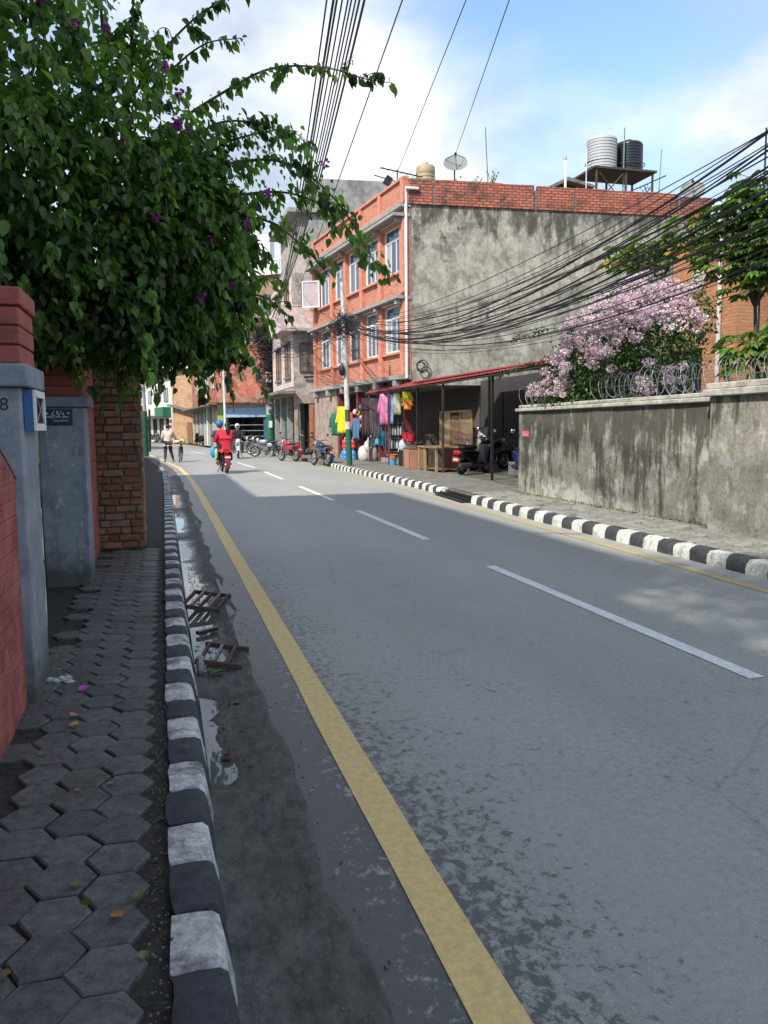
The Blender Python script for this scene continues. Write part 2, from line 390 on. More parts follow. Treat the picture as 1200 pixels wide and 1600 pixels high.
# gutter: dished, muddy, with standing water
def nz(x, y, s=1.0):
    return math.sin(x*7.1*s+1.3)*math.cos(y*2.3*s+0.7)+0.6*math.sin(x*3.3*s-y*4.1*s)+0.4*math.sin(x*13*s+y*7.7*s)+0.35*math.sin(y*17*s+x*5)
def pool(y):
    """how far the gutter floor stands above its pools: 0 in a pool, 1 on a dry length"""
    d = min(max(ya-y, y-yb, 0) for ya, yb in ((3.45,4.4),(5.1,6.0),(6.15,9.2),(9.5,11.0),(12.2,14.6),(16,19)))
    return min(1.0, d/0.25)
gut = MB(); pv = None; NX = 14
y = -3.0
while y < 60:
    st = 0.05 if y < 12 else (0.15 if y < 24 else 1.0)
    x0 = lroad(y)-0.06; x1 = lroad(y)+0.345; row = []
    nar = 0.016 if y < 5 else (0.004 if y < 8 else 0.012)
    for i in range(NX+1):
        t = i/NX; x = x0+(x1-x0)*t
        z = -0.052+nar+0.056*t**1.25+0.0035*nz(x*2.1, y*1.6)+0.002*nz(x*5, y*5.3)+0.03*pool(y)*(1-t)**2
        z = min(z, 0.006+0.0035*nz(x*3,y*2.2))
        if i == NX: z = -0.02
        row.append(gut.v((x+(0.035*nz(3,y*0.5) if i > NX-4 else 0), y, z)))
    if pv:
        for i in range(NX): gut.f(pv[i], pv[i+1], row[i+1], row[i])
    pv = row; y += st
k = NT('gutter_mud')
f = k.noise(17, 10, 0.8, k.pos((1,0.5,1)))
cc = k.ramp(f, 0.38, 0.64, (0.045,0.047,0.043), (0.145,0.145,0.128))
cc = k.mix(k.ramp(k.noise(2.2, 5, 0.6), 0.50, 0.66, (0,0,0), (0.55,)*3), cc, (0.05,0.055,0.035))
cc = k.mix(k.ramp(k.noise(90, 3), 0.62, 0.70, (0,0,0), (0.5,)*3), cc, (0.20,0.19,0.17))
X, Y, Z = k.xyz(); wet = k.ramp(k.math('ADD', Z, k.math('MULTIPLY', k.math('SUBTRACT', k.noise(20, 5), 0.5), 0.012)), 0.0, 1.0)
mw = k.n('ShaderNodeMapRange'); mw.inputs['From Min'].default_value = -0.008; mw.inputs['From Max'].default_value = -0.021; k.l(Z, mw.inputs['Value'])
wetm = k.math('MULTIPLY', mw.outputs[0], 1.0)
cc = k.mix(k.math('MULTIPLY', wetm, 0.75), cc, (0.018,0.019,0.018))
k.col(cc); k.rough(k.math('SUBTRACT', 0.82, k.math('MULTIPLY', wetm, 0.6))); k.bump(k.math('ADD', f, k.math('MULTIPLY', k.noise(60, 6, 0.7), 0.5)), 0.8, 0.014)
tag(gut.build('gutter', k.m, smooth=True), kind='structure')
water = NT('puddle_water'); water.col((0.10,0.105,0.11)); water.rough(0.03); water.b.inputs['IOR'].default_value = 1.33; water.b.inputs['Specular IOR Level'].default_value = 1.0
water.bump(water.noise(9, 2), 0.03, 0.004)
for (ya, yb) in ((3.1,4.8),(4.85,11.3),(11.8,20)):
    tag(MB().quad((lroad(ya)-0.03,ya,-0.024),(lroad(ya)+0.33,ya,-0.024),(lroad(yb)+0.33,yb,-0.024),(lroad(yb)-0.03,yb,-0.024)).build('puddle', water.m), kind='structure')

# ------------------------------------------------------------------ kerbs, block by block
def kerb_paint(name, c, chip, chipc=(0.16,0.155,0.14), moss=0.0, dirt=0.5):
    k = NT(name); oi = k.n('ShaderNodeObjectInfo')
    base = k.ramp(k.noise(17, 10, 0.8), 0.38, 0.58, tuple(x*0.45 for x in c), tuple(min(1,x*1.15) for x in c))
    n = k.noise(16, 7, 0.7); n2 = k.math('ADD', k.math('MULTIPLY', n, 0.8), k.math('MULTIPLY', oi.outputs['Random'], 0.16))
    cc = k.mix(k.ramp(n2, chip, chip+0.10), base, chipc)
    cc = k.mix(k.ramp(k.noise(5, 8, 0.7, k.pos((1,1,1),(2,5,1))), 0.49, 0.62, (0,0,0), (dirt,)*3), cc, (0.06,0.06,0.052))
    if moss:
        cc = k.mix(k.math('MULTIPLY', k.ramp(k.noise(4, 6, 0.66), 0.50, 0.66), k.math('MULTIPLY', oi.outputs['Random'], moss)), cc, (0.10,0.115,0.035))
    k.col(cc); k.rough(0.75); k.bump(k.noise(38, 7, 0.75), 0.9, 0.016); return k.m
kw = kerb_paint('kerb_white', (0.66,0.66,0.645), 0.56, (0.20,0.20,0.19), 0.0, 0.75); kb = kerb_paint('kerb_black', (0.05,0.056,0.07), 0.58, (0.13,0.13,0.125))
kwr = kerb_paint('kerb_white_mossy', (0.78,0.77,0.70), 0.64, (0.36,0.34,0.28), 0.9, 0.2); kbr = kerb_paint('kerb_black_dusty', (0.05,0.053,0.06), 0.62, (0.16,0.155,0.14))
kc = kerb_paint('kerb_bare', (0.27,0.255,0.22), 0.5, (0.17,0.16,0.13), 0.6)
def block_mesh(prof, L, seed, jit):
    r_ = random.Random(seed); b = MB(); n = len(prof)
    rings = []
    cuts = [(-L/2+0.002, 0.014), (-L/2+0.014, 0.003), (-L/6, 0), (L/6, 0), (L/2-0.014, 0.003), (L/2-0.002, 0.014)]
    cx = sum(p[0] for p in prof)/n; cz = sum(p[1] for p in prof)/n
    for y, ins in cuts:
        ring = []
        for (x, z) in prof:
            l = math.hypot(x-cx, z-cz)
            ring.append(b.v((x-(x-cx)/l*ins+r_.uniform(-jit, jit), y+r_.uniform(-jit, jit)*0.8, z-(z-cz)/l*ins+(r_.uniform(-jit, jit) if z > 0 else 0))))
        rings.append(ring)
    for a, c in zip(rings, rings[1:]):
        for j in range(n): b.f(a[j], a[(j+1)%n], c[(j+1)%n], c[j])
    b.f(*reversed(rings[0])); b.f(*rings[-1])
    return b
LP = [(-0.035,-0.12),(-0.035,0.153),(0.03,0.160),(0.082,0.155),(0.102,0.138),(0.118,0.06),(0.15,-0.12)]
LP = LP[::-1]
RP = [(0.0,-0.12),(-0.012,0.05),(0.0,0.12),(0.03,0.15),(0.08,0.163),(0.15,0.16),(0.19,0.145),(0.20,-0.12)]
def kerb_run(root, prof, line, y0, y1, L, mats, ntag, offx=0.0, jit=0.004, skip=None):
    var = {}
    y = y0; i = 0
    while y < y1:
        m = mats(i, y); key = (id(m), i//2 % 4)
        if key not in var:
            me = block_mesh(prof, L, hash(key[1])+len(var), jit).mesh('kerb_block'); me.materials.append(m)
            me.polygons.foreach_set('use_smooth', [True]*len(me.polygons)); 
            try: me.set_sharp_from_angle(angle=R(40))
            except Exception: pass
            var[key] = me
        yc = y+L/2
        if not (skip and skip(yc)):
            o = bpy.data.objects.new('kerb_block', var[key]); COL.objects.link(o); o.parent = root
            d = (line(yc+0.3)-line(yc-0.3))/0.6
            o.location = (line(yc)+offx+random.uniform(-0.006,0.006), yc, random.uniform(-0.006,0.004)); o.rotation_euler = (random.uniform(-0.008,0.008), random.uniform(-0.02,0.02), -math.atan(d)+random.uniform(-0.012,0.012))
        y += L+0.003; i += 1
kl = empty('kerb_beside_footpath', (0,0,0), kind='structure')
tag(kl, kind='structure')
kerb_run(kl, LP, lambda y: lroad(y)-0.17, 0.62, 30, 0.258, lambda i, y: kw if i % 2 else kb, 'l')
kr = empty('kerb_beside_wall', (0,0,0), kind='structure')
kerb_run(kr, RP, lambda y: interp(KR, y), -1.9, 46, 0.302, lambda i, y: (kwr if i % 2 else kbr) if y < 31 else kc, 'r', jit=0.006, skip=lambda y: 14.6 < y < 16.75 or 30.2 < y < 38)

# ------------------------------------------------------------------ footpaths with hexagonal pavers
k = NT('path_soil'); f = k.noise(26, 6, 0.65)
cc = k.ramp(f, 0.34, 0.70, (0.010,0.010,0.009), (0.055,0.052,0.045))
cc = k.mix(k.ramp(k.noise(3.2, 5), 0.52, 0.66, (0,0,0), (0.6,)*3), cc, (0.030,0.038,0.016))
cc = k.mix(k.ramp(k.noise(120, 2), 0.64, 0.70, (0,0,0), (0.6,)*3), cc, (0.17,0.165,0.15))
k.col(cc); k.rough(0.9); k.bump(f, 0.9, 0.02); soil = k.m
def paver_mat(name, a, b, rough):
    k = NT(name); oi = k.n('ShaderNodeObjectInfo')
    f = k.noise(22, 10, 0.8); cc = k.ramp(f, 0.38, 0.62, a, b)
    cc = k.mix(k.math('MULTIPLY', oi.outputs['Random'], 0.45), cc, tuple(x*0.55 for x in a))
    cc = k.mix(k.ramp(k.noise(2.1, 5, 0.6), 0.54, 0.70, (0,0,0), (0.5,)*3), cc, (0.028,0.032,0.016))
    k.col(cc); k.rough(k.ramp(k.noise(5, 5), 0.3, 0.7, (rough-0.16,)*3, (rough+0.1,)*3)); k.bump(k.math('ADD', k.noise(90, 5, 0.7), f), 0.7, 0.008); return k.m
pav_l = paver_mat('paver_damp', (0.055,0.059,0.057), (0.165,0.172,0.166), 0.62)
pav_r = paver_mat('paver_dusty', (0.19,0.185,0.16), (0.40,0.385,0.34), 0.85)
def hex_mesh(rad, m, seed, h=0.045):
    r_ = random.Random(seed); b = MB(); rings = []
    jx = [(r_.uniform(-0.004,0.004), r_.uniform(-0.004,0.004)) for _ in range(6)]
    for rr, z in ((rad, -h), (rad, -0.006), (rad-0.006, 0.0)):
        rings.append([b.v((rr*math.cos(math.pi/3*j)+jx[j][0], rr*math.sin(math.pi/3*j)+jx[j][1], z)) for j in range(6)])
    for a, c in zip(rings, rings[1:]):
        for j in range(6): b.f(a[j], a[(j+1)%6], c[(j+1)%6], c[j])
    b.f(*rings[-1]); me = b.mesh('paver'); me.materials.append(m); return me
fl = MB(); pv = None
for i in range(0, 61):
    yy = -6+i; xk = lroad(yy)-0.20
    a = fl.v((xk-2.6, yy, 0.122)); b_ = fl.v((xk, yy, 0.126)); c = fl.v((xk, yy, -0.1))
    if pv: fl.f(pv[0], pv[1], b_, a); fl.f(pv[1], pv[2], c, b_)
    pv = (a, b_, c)
fpl = tag(fl.build('footpath', soil), kind='structure')
hx = [hex_mesh(0.1008, pav_l, s) for s in range(6)]
for ci in range(4):
    xc = -0.188-0.1585*ci; n = 0
    y0 = 0.9+(0.0915 if ci % 2 else 0.0)
    for ri in range(66):
        yy = y0+0.183*ri
        if yy > 9.4: break
        if ci == 3 and yy < 4.7 and False: continue
        if ci == 3 and random.random() < 0.35 and yy > 3: continue
        o = bpy.data.objects.new('paver', hx[random.randrange(6)]); COL.objects.link(o); o.parent = fpl
        sink = -0.006 if ci < 2 else -0.009
        o.location = (xc+random.uniform(-0.004,0.004), yy+random.uniform(-0.004,0.004), 0.152+sink+random.uniform(-0.0025,0.0015))
        o.rotation_euler = (random.uniform(-0.008,0.008), random.uniform(-0.008,0.008), random.uniform(-0.02,0.02))
fr_ = MB(); pv = None
k = NT('path_dust'); f = k.noise(9, 6, 0.65)
cc = k.ramp(f, 0.32, 0.70, (0.09,0.085,0.07), (0.27,0.255,0.22)); cc = k.mix(k.ramp(k.noise(2.0, 5), 0.50, 0.66, (0,0,0), (0.5,)*3), cc, (0.07,0.08,0.035))
k.col(cc); k.rough(0.92); k.bump(f, 0.7, 0.02); dusty = k.m
for i in range(0, 76):
    yy = 0+i*0.8; xk = interp(KR, yy)+0.19
    a = fr_.v((xk, yy, 0.135)); b_ = fr_.v((xk+(5.5 if yy > 15.6 else 3.5), yy, 0.14)); c = fr_.v((xk, yy, -0.1))
    if pv: fr_.f(pv[0], a, b_, pv[1]); fr_.f(pv[2], c, a, pv[0])
    pv = (a, b_, c)
fpr = tag(fr_.build('footpath_beside_wall', dusty), kind='structure')
hr = [hex_mesh(0.112, pav_r, 20+s) for s in range(5)]
n = 0
for ci in range(6):
    for ri in range(60):
        yy = 6.3+0.203*ri+(0.1015 if ci % 2 else 0); xc = interp(KR, yy)+0.325+0.176*ci
        if yy > 15.4 or xc > 6.98 or random.random() < 0.12 or n >= 290: continue
        n += 1
        o = bpy.data.objects.new('paver', hr[random.randrange(5)]); COL.objects.link(o); o.parent = fpr
        o.location = (xc, yy, 0.154+random.uniform(-0.006,0.005)); o.rotation_euler = (random.uniform(-0.02,0.02), random.uniform(-0.02,0.02), random.uniform(-0.04,0.04))

# ================================================================== NEAR SIDE: red wall, gate pillars, brick pier
k = NT('red_wall_paint'); f = k.noise(4, 6, 0.62)
X, Y, Z = k.xyz(); cv = k.n('ShaderNodeCombineXYZ'); k.l(Y, cv.inputs[0]); k.l(Z, cv.inputs[1])
bt = k.n('ShaderNodeTexBrick'); bt.inputs['Scale'].default_value = 1; bt.inputs['Brick Width'].default_value = 0.23; bt.inputs['Row Height'].default_value = 0.078; bt.inputs['Mortar Size'].default_value = 0.007; bt.inputs['Mortar Smooth'].default_value = 0.9
k.l(cv.outputs[0], bt.inputs['Vector'])
cc = k.ramp(k.noise(5, 9, 0.74), 0.36, 0.64, (0.24,0.052,0.045), (0.52,0.15,0.125))
cc = k.mix(k.ramp(k.noise(11, 7, 0.7), 0.60, 0.68, (0,0,0), (0.75,)*3), cc, (0.09,0.03,0.026))
cc = k.mix(k.ramp(k.noise(6, 6, 0.65, k.pos((1,1,0.3),(3,0,0))), 0.60, 0.74, (0,0,0), (0.4,)*3), cc, (0.45,0.22,0.20))
k.col(cc); k.rough(0.8)
k.bump(k.math('ADD', k.math('MULTIPLY', bt.outputs['Fac'], -0.22), k.math('ADD', k.noise(9, 9, 0.75), k.math('MULTIPLY', k.noise(40, 5, 0.7), 0.4))), 0.9, 0.03)
red_paint = k.m
red_brick_paint = plain('red_brick_paint', (0.34,0.085,0.070), 0.75, var=0.3, scale=7, bump=0.5, bscale=35, dirt=0.35)
k = NT('grey_blue_paint'); X, Y, Z = k.xyz()
cc = k.ramp(k.noise(6, 9, 0.75), 0.36, 0.64, (0.165,0.19,0.225), (0.30,0.33,0.375))
cc = k.mix(k.ramp(k.noise(13, 8, 0.75, k.pos((1,1,0.6),(3,1,2))), 0.60, 0.64, (0,0,0), (0.85,)*3), cc, (0.50,0.49,0.44))      # flaked spots
cc = k.mix(k.ramp(k.noise(8, 9, 0.75, k.pos((1,1,0.15))), 0.54, 0.70, (0,0,0), (0.6,)*3), cc, (0.06,0.06,0.06))               # runs of dirt
mz = k.n('ShaderNodeMapRange'); mz.inputs['From Min'].default_value = 0.62; mz.inputs['From Max'].default_value = 0.12; k.l(Z, mz.inputs['Value'])
cc = k.mix(k.ramp(k.math('ADD', k.math('MULTIPLY', mz.outputs[0], 0.5), k.math('MULTIPLY', k.noise(9, 7, 0.7), 0.7)), 0.50, 0.78, (0,0,0), (0.85,)*3), cc, (0.05,0.052,0.04))   # splashed mud
k.col(cc); k.rough(0.65); k.bump(k.noise(22, 8, 0.75), 0.5, 0.012); grey_paint = k.m
dark_green = plain('gate_green', (0.02,0.03,0.028), 0.5, var=0.3, dirt=0.4)
t = empty('garden_wall', (-0.82,1.0,0.1), 'low red painted rough brick wall beside the hexagonal paved footpath', 'wall')
b = MB(); prof = [(-6,0.0),(4.2,0.0),(4.2,1.27),(4.0,1.35),(3.75,1.45),(3.3,1.47),(-6,1.47)]
b.extx(prof, -0.95, -0.705); b.build('wall_face', red_paint, t, bevel=0.02, seg=2)
b = MB(); b.tube([(-0.70,4.19,1.27),(-0.70,4.0,1.355),(-0.70,3.75,1.455),(-0.70,3.3,1.475),(-0.70,1.5,1.475)], 0.005, 6); b.build('render_edge', red_brick_paint, t)

def gate_pillar(loc, x0, x1, y0, y1, ztop, zb, label, courses, jx):
    t = empty('gate_pillar', loc, label, 'pillar')
    MB().box(x0, x1, y0, y1, 0.0, ztop).build('shaft', grey_paint, t, bevel=0.012, seg=2)
    MB().box(x0-0.045, x1+0.045, y0-0.045, y1+0.045, ztop, zb).build('coping', grey_paint, t, bevel=0.012, seg=2)
    z = zb
    for i in range(courses):
        h = 0.092; e = 0.012 if i == courses-1 else random.uniform(-0.006, 0.004)
        MB().box(x0-0.02-e+jx, x1+0.012+e-jx, y0+0.015-e, y1-0.015+e, z+0.004, z+h-0.002).build('brick_course', red_brick_paint, t, bevel=0.010, seg=2)
        z += h
    MB().box(x0+0.02, x1-0.02, y0+0.04, y1-0.04, zb-0.01, z-0.01).build('core', red_brick_paint, t)
    return t
p1 = gate_pillar((-0.87,4.42,0.1), -1.08, -0.66, 4.20, 4.66, 1.71, 1.82, 'grey pillar with red brick cap and framed opening beside the low red wall', 4, 0.0)
chip = MB(); pts = []
for i in range(12):
    z = 0.42+i*0.06; pts.append((z, 0.018+0.014*nz(1,z*9)))
pv = None
for z, w in pts:
    a = chip.v((-0.6575, 4.655-w*1.4, z)); c = chip.v((-0.6575, 4.655, z))
    if pv: chip.f(pv[0], pv[1], c, a)
    pv = (a, c)
chip.build('flaked_patch', plain('bare_lime', (0.62,0.60,0.50), 0.85), p1)
lb = empty('letter_box', (-0.62,4.45,1.58), 'small blue and white framed box with crossed wires on grey pillar', 'box')
MB().box(-0.657, -0.615, 4.26, 4.60, 1.50, 1.70).build('case', plain('blue_enamel', (0.03,0.12,0.30), 0.5), lb)
b = MB()
for (ya, yb, za, zb) in ((4.26,4.60,1.665,1.70),(4.26,4.60,1.50,1.535),(4.26,4.295,1.5355,1.6645),(4.565,4.60,1.5355,1.6645)): b.box(-0.6145,-0.603, ya, yb, za, zb)
b.build('frame', white_paint, lb)
MB().box(-0.6145,-0.613,4.296,4.564,1.536,1.664).build('opening', dark_in, lb)
b = MB(); b.tube([(-0.606,4.29,1.53),(-0.606,4.57,1.67)], 0.003, 5); b.tube([(-0.604,4.29,1.67),(-0.604,4.57,1.53)], 0.003, 5); b.build('wire', steel, lb)

def text_mesh(name, body, size, m, M, parent, ext=0.001):
    cu = bpy.data.curves.new(name, 'FONT'); cu.body = body; cu.size = size; cu.align_x = 'CENTER'; cu.align_y = 'CENTER'; cu.extrude = ext
    o = bpy.data.objects.new(name, cu); COL.objects.link(o)
    dg = bpy.context.evaluated_depsgraph_get(); me = bpy.data.meshes.new_from_object(o.evaluated_get(dg))
    bpy.data.objects.remove(o)
    org = Vector(root_loc(parent)); me.transform(Matrix.Translation(-org) @ M); me.materials.clear(); me.materials.append(m)
    q = bpy.data.objects.new(name, me); COL.objects.link(q); q.parent = parent; return q
def face_M(o, right, upv):
    r_ = Vector(right).normalized(); u = Vector(upv).normalized(); n = r_.cross(u)
    return Matrix(((r_.x,u.x,n.x,o[0]),(r_.y,u.y,n.y,o[1]),(r_.z,u.z,n.z,o[2]),(0,0,0,1)))
text_mesh('painted_number', '8', 0.085, plain('black_paint', (0.02,0.02,0.02), 0.6), face_M((-0.735,4.198,1.625),(1,0,0.05),(0,0,1)), p1)

p2 = gate_pillar((-0.85,7.58,0.1), -1.04, -0.66, 7.40, 7.78, 1.70, 1.79, 'grey pillar carrying the dark blue number plate beside the brick pier', 5, 0.03)
sg = empty('house_number_plate', (-0.84,7.39,1.62), 'dark blue enamel number plate with white Devanagari numerals on grey pillar', 'sign')
MB().box(-0.985,-0.755,7.378,7.397,1.545,1.68).build('plate', plain('navy_enamel', (0.012,0.018,0.085), 0.4, var=0.1), sg, bevel=0.004)
wt = plain('sign_white', (0.75,0.75,0.75), 0.5, var=0.05)
text_mesh('numerals', '८६५', 0.066, wt, face_M((-0.872,7.3765,1.645),(1,0,0),(0,0,1)), sg)
for j, sx in enumerate((-0.958,-0.786)):
    MB().ext([(sx-0.011,1.646),(sx,1.636),(sx+0.011,1.646),(sx,1.656)], 7.3745, 7.377).build('star_mark', wt, sg)
b = MB()
for (xa, xb, z, h) in ((-0.962,-0.90,1.607,0.014),(-0.892,-0.845,1.607,0.014),(-0.838,-0.785,1.607,0.014),(-0.91,-0.865,1.577,0.010),(-0.858,-0.79,1.577,0.010)):
    b.box(xa, xb, 7.3748, 7.377, z+h-0.002, z+h)
    x = xa+0.003
    while x < xb-0.003:
        b.box(x, x+0.0022, 7.3748, 7.377, z-random.choice((0,0.004)), z+h-0.0022)
        if random.random() < 0.6: b.box(x+0.0023, x+0.0055, 7.3748, 7.377, z+h*0.35, z+h*0.5)
        x += 0.0075
b.build('lettering', wt, sg)

gt = empty('metal_gate', (-1.15,6.0,0.12), 'dark closed sheet metal gate in the shade between the two grey pillars', 'gate')
for (ya, yb) in ((4.70,6.01),(6.03,7.36)):
    MB().box(-1.22,-1.20, ya+0.05, yb-0.05, 0.2, 1.75).build('panel', dark_green, gt)
    b = MB()
    for (y0_, y1_, z0_, z1_) in ((ya, ya+0.05, 0.15, 1.8),(yb-0.05, yb, 0.15, 1.8),(ya+0.0505, yb-0.0505, 0.15, 0.2),(ya+0.0505, yb-0.0505, 1.75, 1.8),(ya+0.0505, yb-0.0505, 0.95, 1.0)): b.box(-1.235,-1.195, y0_, y1_, z0_, z1_)
    b.build('gate_frame', black_metal, gt)
t = empty('boundary_wall', (-0.9,8.6,0.1), 'red painted brick wall linking the plated grey pillar and the brick pier', 'wall')
MB().box(-0.98,-0.74,7.79,9.48,0.0,2.30).build('wall_face', red_paint, t, bevel=0.01)
t.location.z = 0.1
t2 = empty('garden_boundary_wall', (-1.2,11,0.0), 'plain plastered boundary wall running on behind the brick pier', 'wall')
MB().box(-1.45,-1.15,10.45,21.8,0.0,2.1).build('wall_face', plaster('old_plaster', (0.28,0.26,0.22), 0.5), t2)

# brick pier: every brick of the two seen faces is a brick
pier = empty('brick_pier', (-0.62,9.95,0.1), 'weathered brown brick pier with ragged joints at the bend of the footpath', 'brick pier')
mortar = plain('pier_mortar', (0.11,0.095,0.075), 0.95, var=0.35, bump=0.5, dirt=0.5)
MB().box(-1.02,-0.262,9.525,10.4,0.0,3.15).build('core', mortar, pier)
bm = [plain('pier_brick_%d' % i, c, 0.88, var=0.35, scale=14, bump=0.5, bscale=50, dirt=0.55) for i, c in enumerate(((0.26,0.115,0.060),(0.21,0.098,0.056),(0.30,0.15,0.085),(0.17,0.10,0.07),(0.25,0.17,0.12)))]
vb = {}
def brick_obj(parent, L, D_, H, mi, vi):
    key = (round(L,3), round(D_,3), mi, vi)
    if key not in vb:
        r_ = random.Random(hash((L, vi))); b = MB(); j = lambda s: r_.uniform(-s, s)
        x0, x1, z0, z1 = -L/2, L/2, -H/2, H/2; e = 0.007
        back = [b.v((x, D_, z)) for x, z in ((x0,z0),(x1,z0),(x1,z1),(x0,z1))]
        midr = [b.v((x+j(0.005), 0.008, z+j(0.004))) for x, z in ((x0,z0),(x1,z0),(x1,z1),(x0,z1))]
        frn = [b.v((x+j(0.004), j(0.003), z+j(0.003))) for x, z in ((x0+e,z0+e),(x1-e,z0+e),(x1-e,z1-e),(x0+e,z1-e))]
        for a, c in ((back, midr), (midr, frn)):
            for q in range(4): b.f(a[q], a[(q+1)%4], c[(q+1)%4], c[q])
        b.f(*frn); me = b.mesh('brick'); me.materials.append(bm[mi]); vb[key] = me
    o = bpy.data.objects.new('brick', vb[key]); COL.objects.link(o); o.parent = parent; return o
row = 0; z = 0.15; pl = Vector(root_loc(pier)); nb = 0
while z < 3.1:
    H = 0.068; seq = [0.205,0.10] if row % 2 else [0.10,0.205]
    x = -1.0+random.uniform(-0.02,0.02); i = row % 2
    while x < -0.30:
        L_ = (0.225, 0.112)[i % 2] if random.random() < 0.75 else 0.16
        L_ = min(L_, -0.262-x)
        if L_ < 0.05: break
        mi = random.choices(range(5), (4,3,2,2,1))[0]
        if z > 1.3 and z < 2.2 and x > -0.62 and random.random() < 0.55: mi = 4 if random.random() < 0.6 else 3
        o = brick_obj(pier, round(L_-0.014,2), 0.10, H, mi, random.randrange(2))
        o.location = Vector((x+L_/2, 9.50+random.uniform(-0.012,0.010)+(0.01 if random.random()<0.1 else 0), z+H/2+random.uniform(-0.003,0.003)))-pl
        o.rotation_euler = (0, random.uniform(-0.015,0.015), random.uniform(-0.03,0.03))
        x += L_; i += 1; nb += 1
    y = 9.60
    for q in range(3):
        o = brick_obj(pier, 0.23, 0.10, H, random.randrange(4), random.randrange(2))
        o.location = Vector((-0.245+random.uniform(-0.006,0.006), y+0.12+(0.12 if row%2 else 0), z+H/2))-pl; o.rotation_euler = (0,0,R(90)); y += 0.25
    z += 0.083; row += 1
# ================================================================== BUILDINGS
red_brick = brick_mat('painted_red_brick', (0.60,0.245,0.155), (0.50,0.18,0.11), (0.34,0.17,0.125), 0.25, 0.095, 'xy', 0.014, 0.22)
red_flat = plain('red_render', (0.57,0.22,0.14), 0.8, var=0.2, dirt=0.3)
parapet_brick = brick_mat('parapet_brick', (0.50,0.155,0.09), (0.37,0.095,0.055), (0.12,0.055,0.04), 0.26, 0.10, 'xy', 0.018, 0.85, bump=0.9)
side_plaster = plaster('side_plaster', (0.31,0.29,0.235), 0.58, (0.085,0.082,0.068), light=(0.43,0.41,0.345), s=1.5)
k_ = [n for n in side_plaster.node_tree.nodes if n.type == 'BSDF_PRINCIPLED'][0]
class _K(NT):
    def __init__(s, m): s.m = m; s.t = m.node_tree; s.b = k_; s.geo = s.n('ShaderNodeNewGeometry')
q_ = _K(side_plaster); X, Y, Z = q_.xyz()
mr_ = q_.n('ShaderNodeMapRange'); mr_.inputs['From Min'].default_value = 6.6; mr_.inputs['From Max'].default_value = 9.5; q_.l(Z, mr_.inputs['Value'])
gr_ = q_.math('ADD', q_.noise(2.2, 9, 0.75, q_.pos((1,1,0.35))), q_.math('MULTIPLY', q_.math('POWER', mr_.outputs[0], 2.0), 0.17))
src_ = k_.inputs['Base Color'].links[0].from_socket
q_.l(q_.mix(q_.ramp(gr_, 0.57, 0.68, (0,0,0), (0.78,)*3), src_, (0.035,0.035,0.03)), k_.inputs['Base Color'])
curtain = plain('pale_curtain', (0.55,0.53,0.5), 0.8, var=0.15)
glass2 = glass_mat('window_glass_pale', (0.12,0.16,0.21), 0.08); glass_curtain = glass_mat('curtained_glass', (0.34,0.35,0.36), 0.15)
def window(parent, M, u0, u1, z0, z1, y, fm, n=2, transom=None, bars=None, pane_m=None, name='window', th=0.05, dep=0.06):
    b = MB(M); b.box(u0, u1, y, y+dep, z0, z0+th); b.box(u0, u1, y, y+dep, z1-th, z1)
    b.box(u0, u0+th, y, y+dep, z0+th+0.0005, z1-th-0.0005); b.box(u1-th, u1, y, y+dep, z0+th+0.0005, z1-th-0.0005)
    w = b.build(name, fm, parent)
    zt = transom if transom else z1
    us = [u0+th+(u1-u0-2*th)*i/n for i in range(n+1)]
    for i in range(n):
        a, c = us[i], us[i+1]; e = th*0.45
        MB(M).quad((a, y+0.018+0.006*(i%2), z0+th), (c, y+0.018+0.006*(i%2), z0+th), (c, y+0.018+0.006*(i%2), zt-th), (a, y+0.018+0.006*(i%2), zt-th)).build('pane', pane_m or random.choice((glass, glass, glass2, glass_curtain)), w)
        s_ = MB(M); s_.box(a, a+e, y+0.01, y+dep*0.8, z0+th, zt-th); s_.box(c-e, c, y+0.01, y+dep*0.8, z0+th, zt-th)
        s_.box(a+e+0.0005, c-e-0.0005, y+0.01, y+dep*0.8, z0+th+0.0005, z0+th+e); s_.box(a+e+0.0005, c-e-0.0005, y+0.01, y+dep*0.8, zt-th-e, zt-th-0.0005)
        s_.build('sash', fm, w)
    if transom:
        MB(M).box(u0+th, u1-th, y+0.001, y+dep-0.004, transom-th, transom).build('transom', fm, w)
        MB(M).quad((u0+th, y+0.015, transom), (u1-th, y+0.015, transom), (u1-th, y+0.015, z1-th), (u0+th, y+0.015, z1-th)).build('fanlight_pane', glass, w)
    if bars:
        q = MB(M)
        for i in range(1, bars): 
            uu = u0+(u1-u0)*i/bars; q.box(uu-0.008, uu+0.008, y+dep+0.01, y+dep+0.026, z0, z1)
        for zz in (z0+0.3*(z1-z0), z0+0.7*(z1-z0)): q.box(u0, u1, y+dep+0.027, y+dep+0.04, zz-0.008, zz+0.008)
        q.build('grille', black_metal, w)
    return w
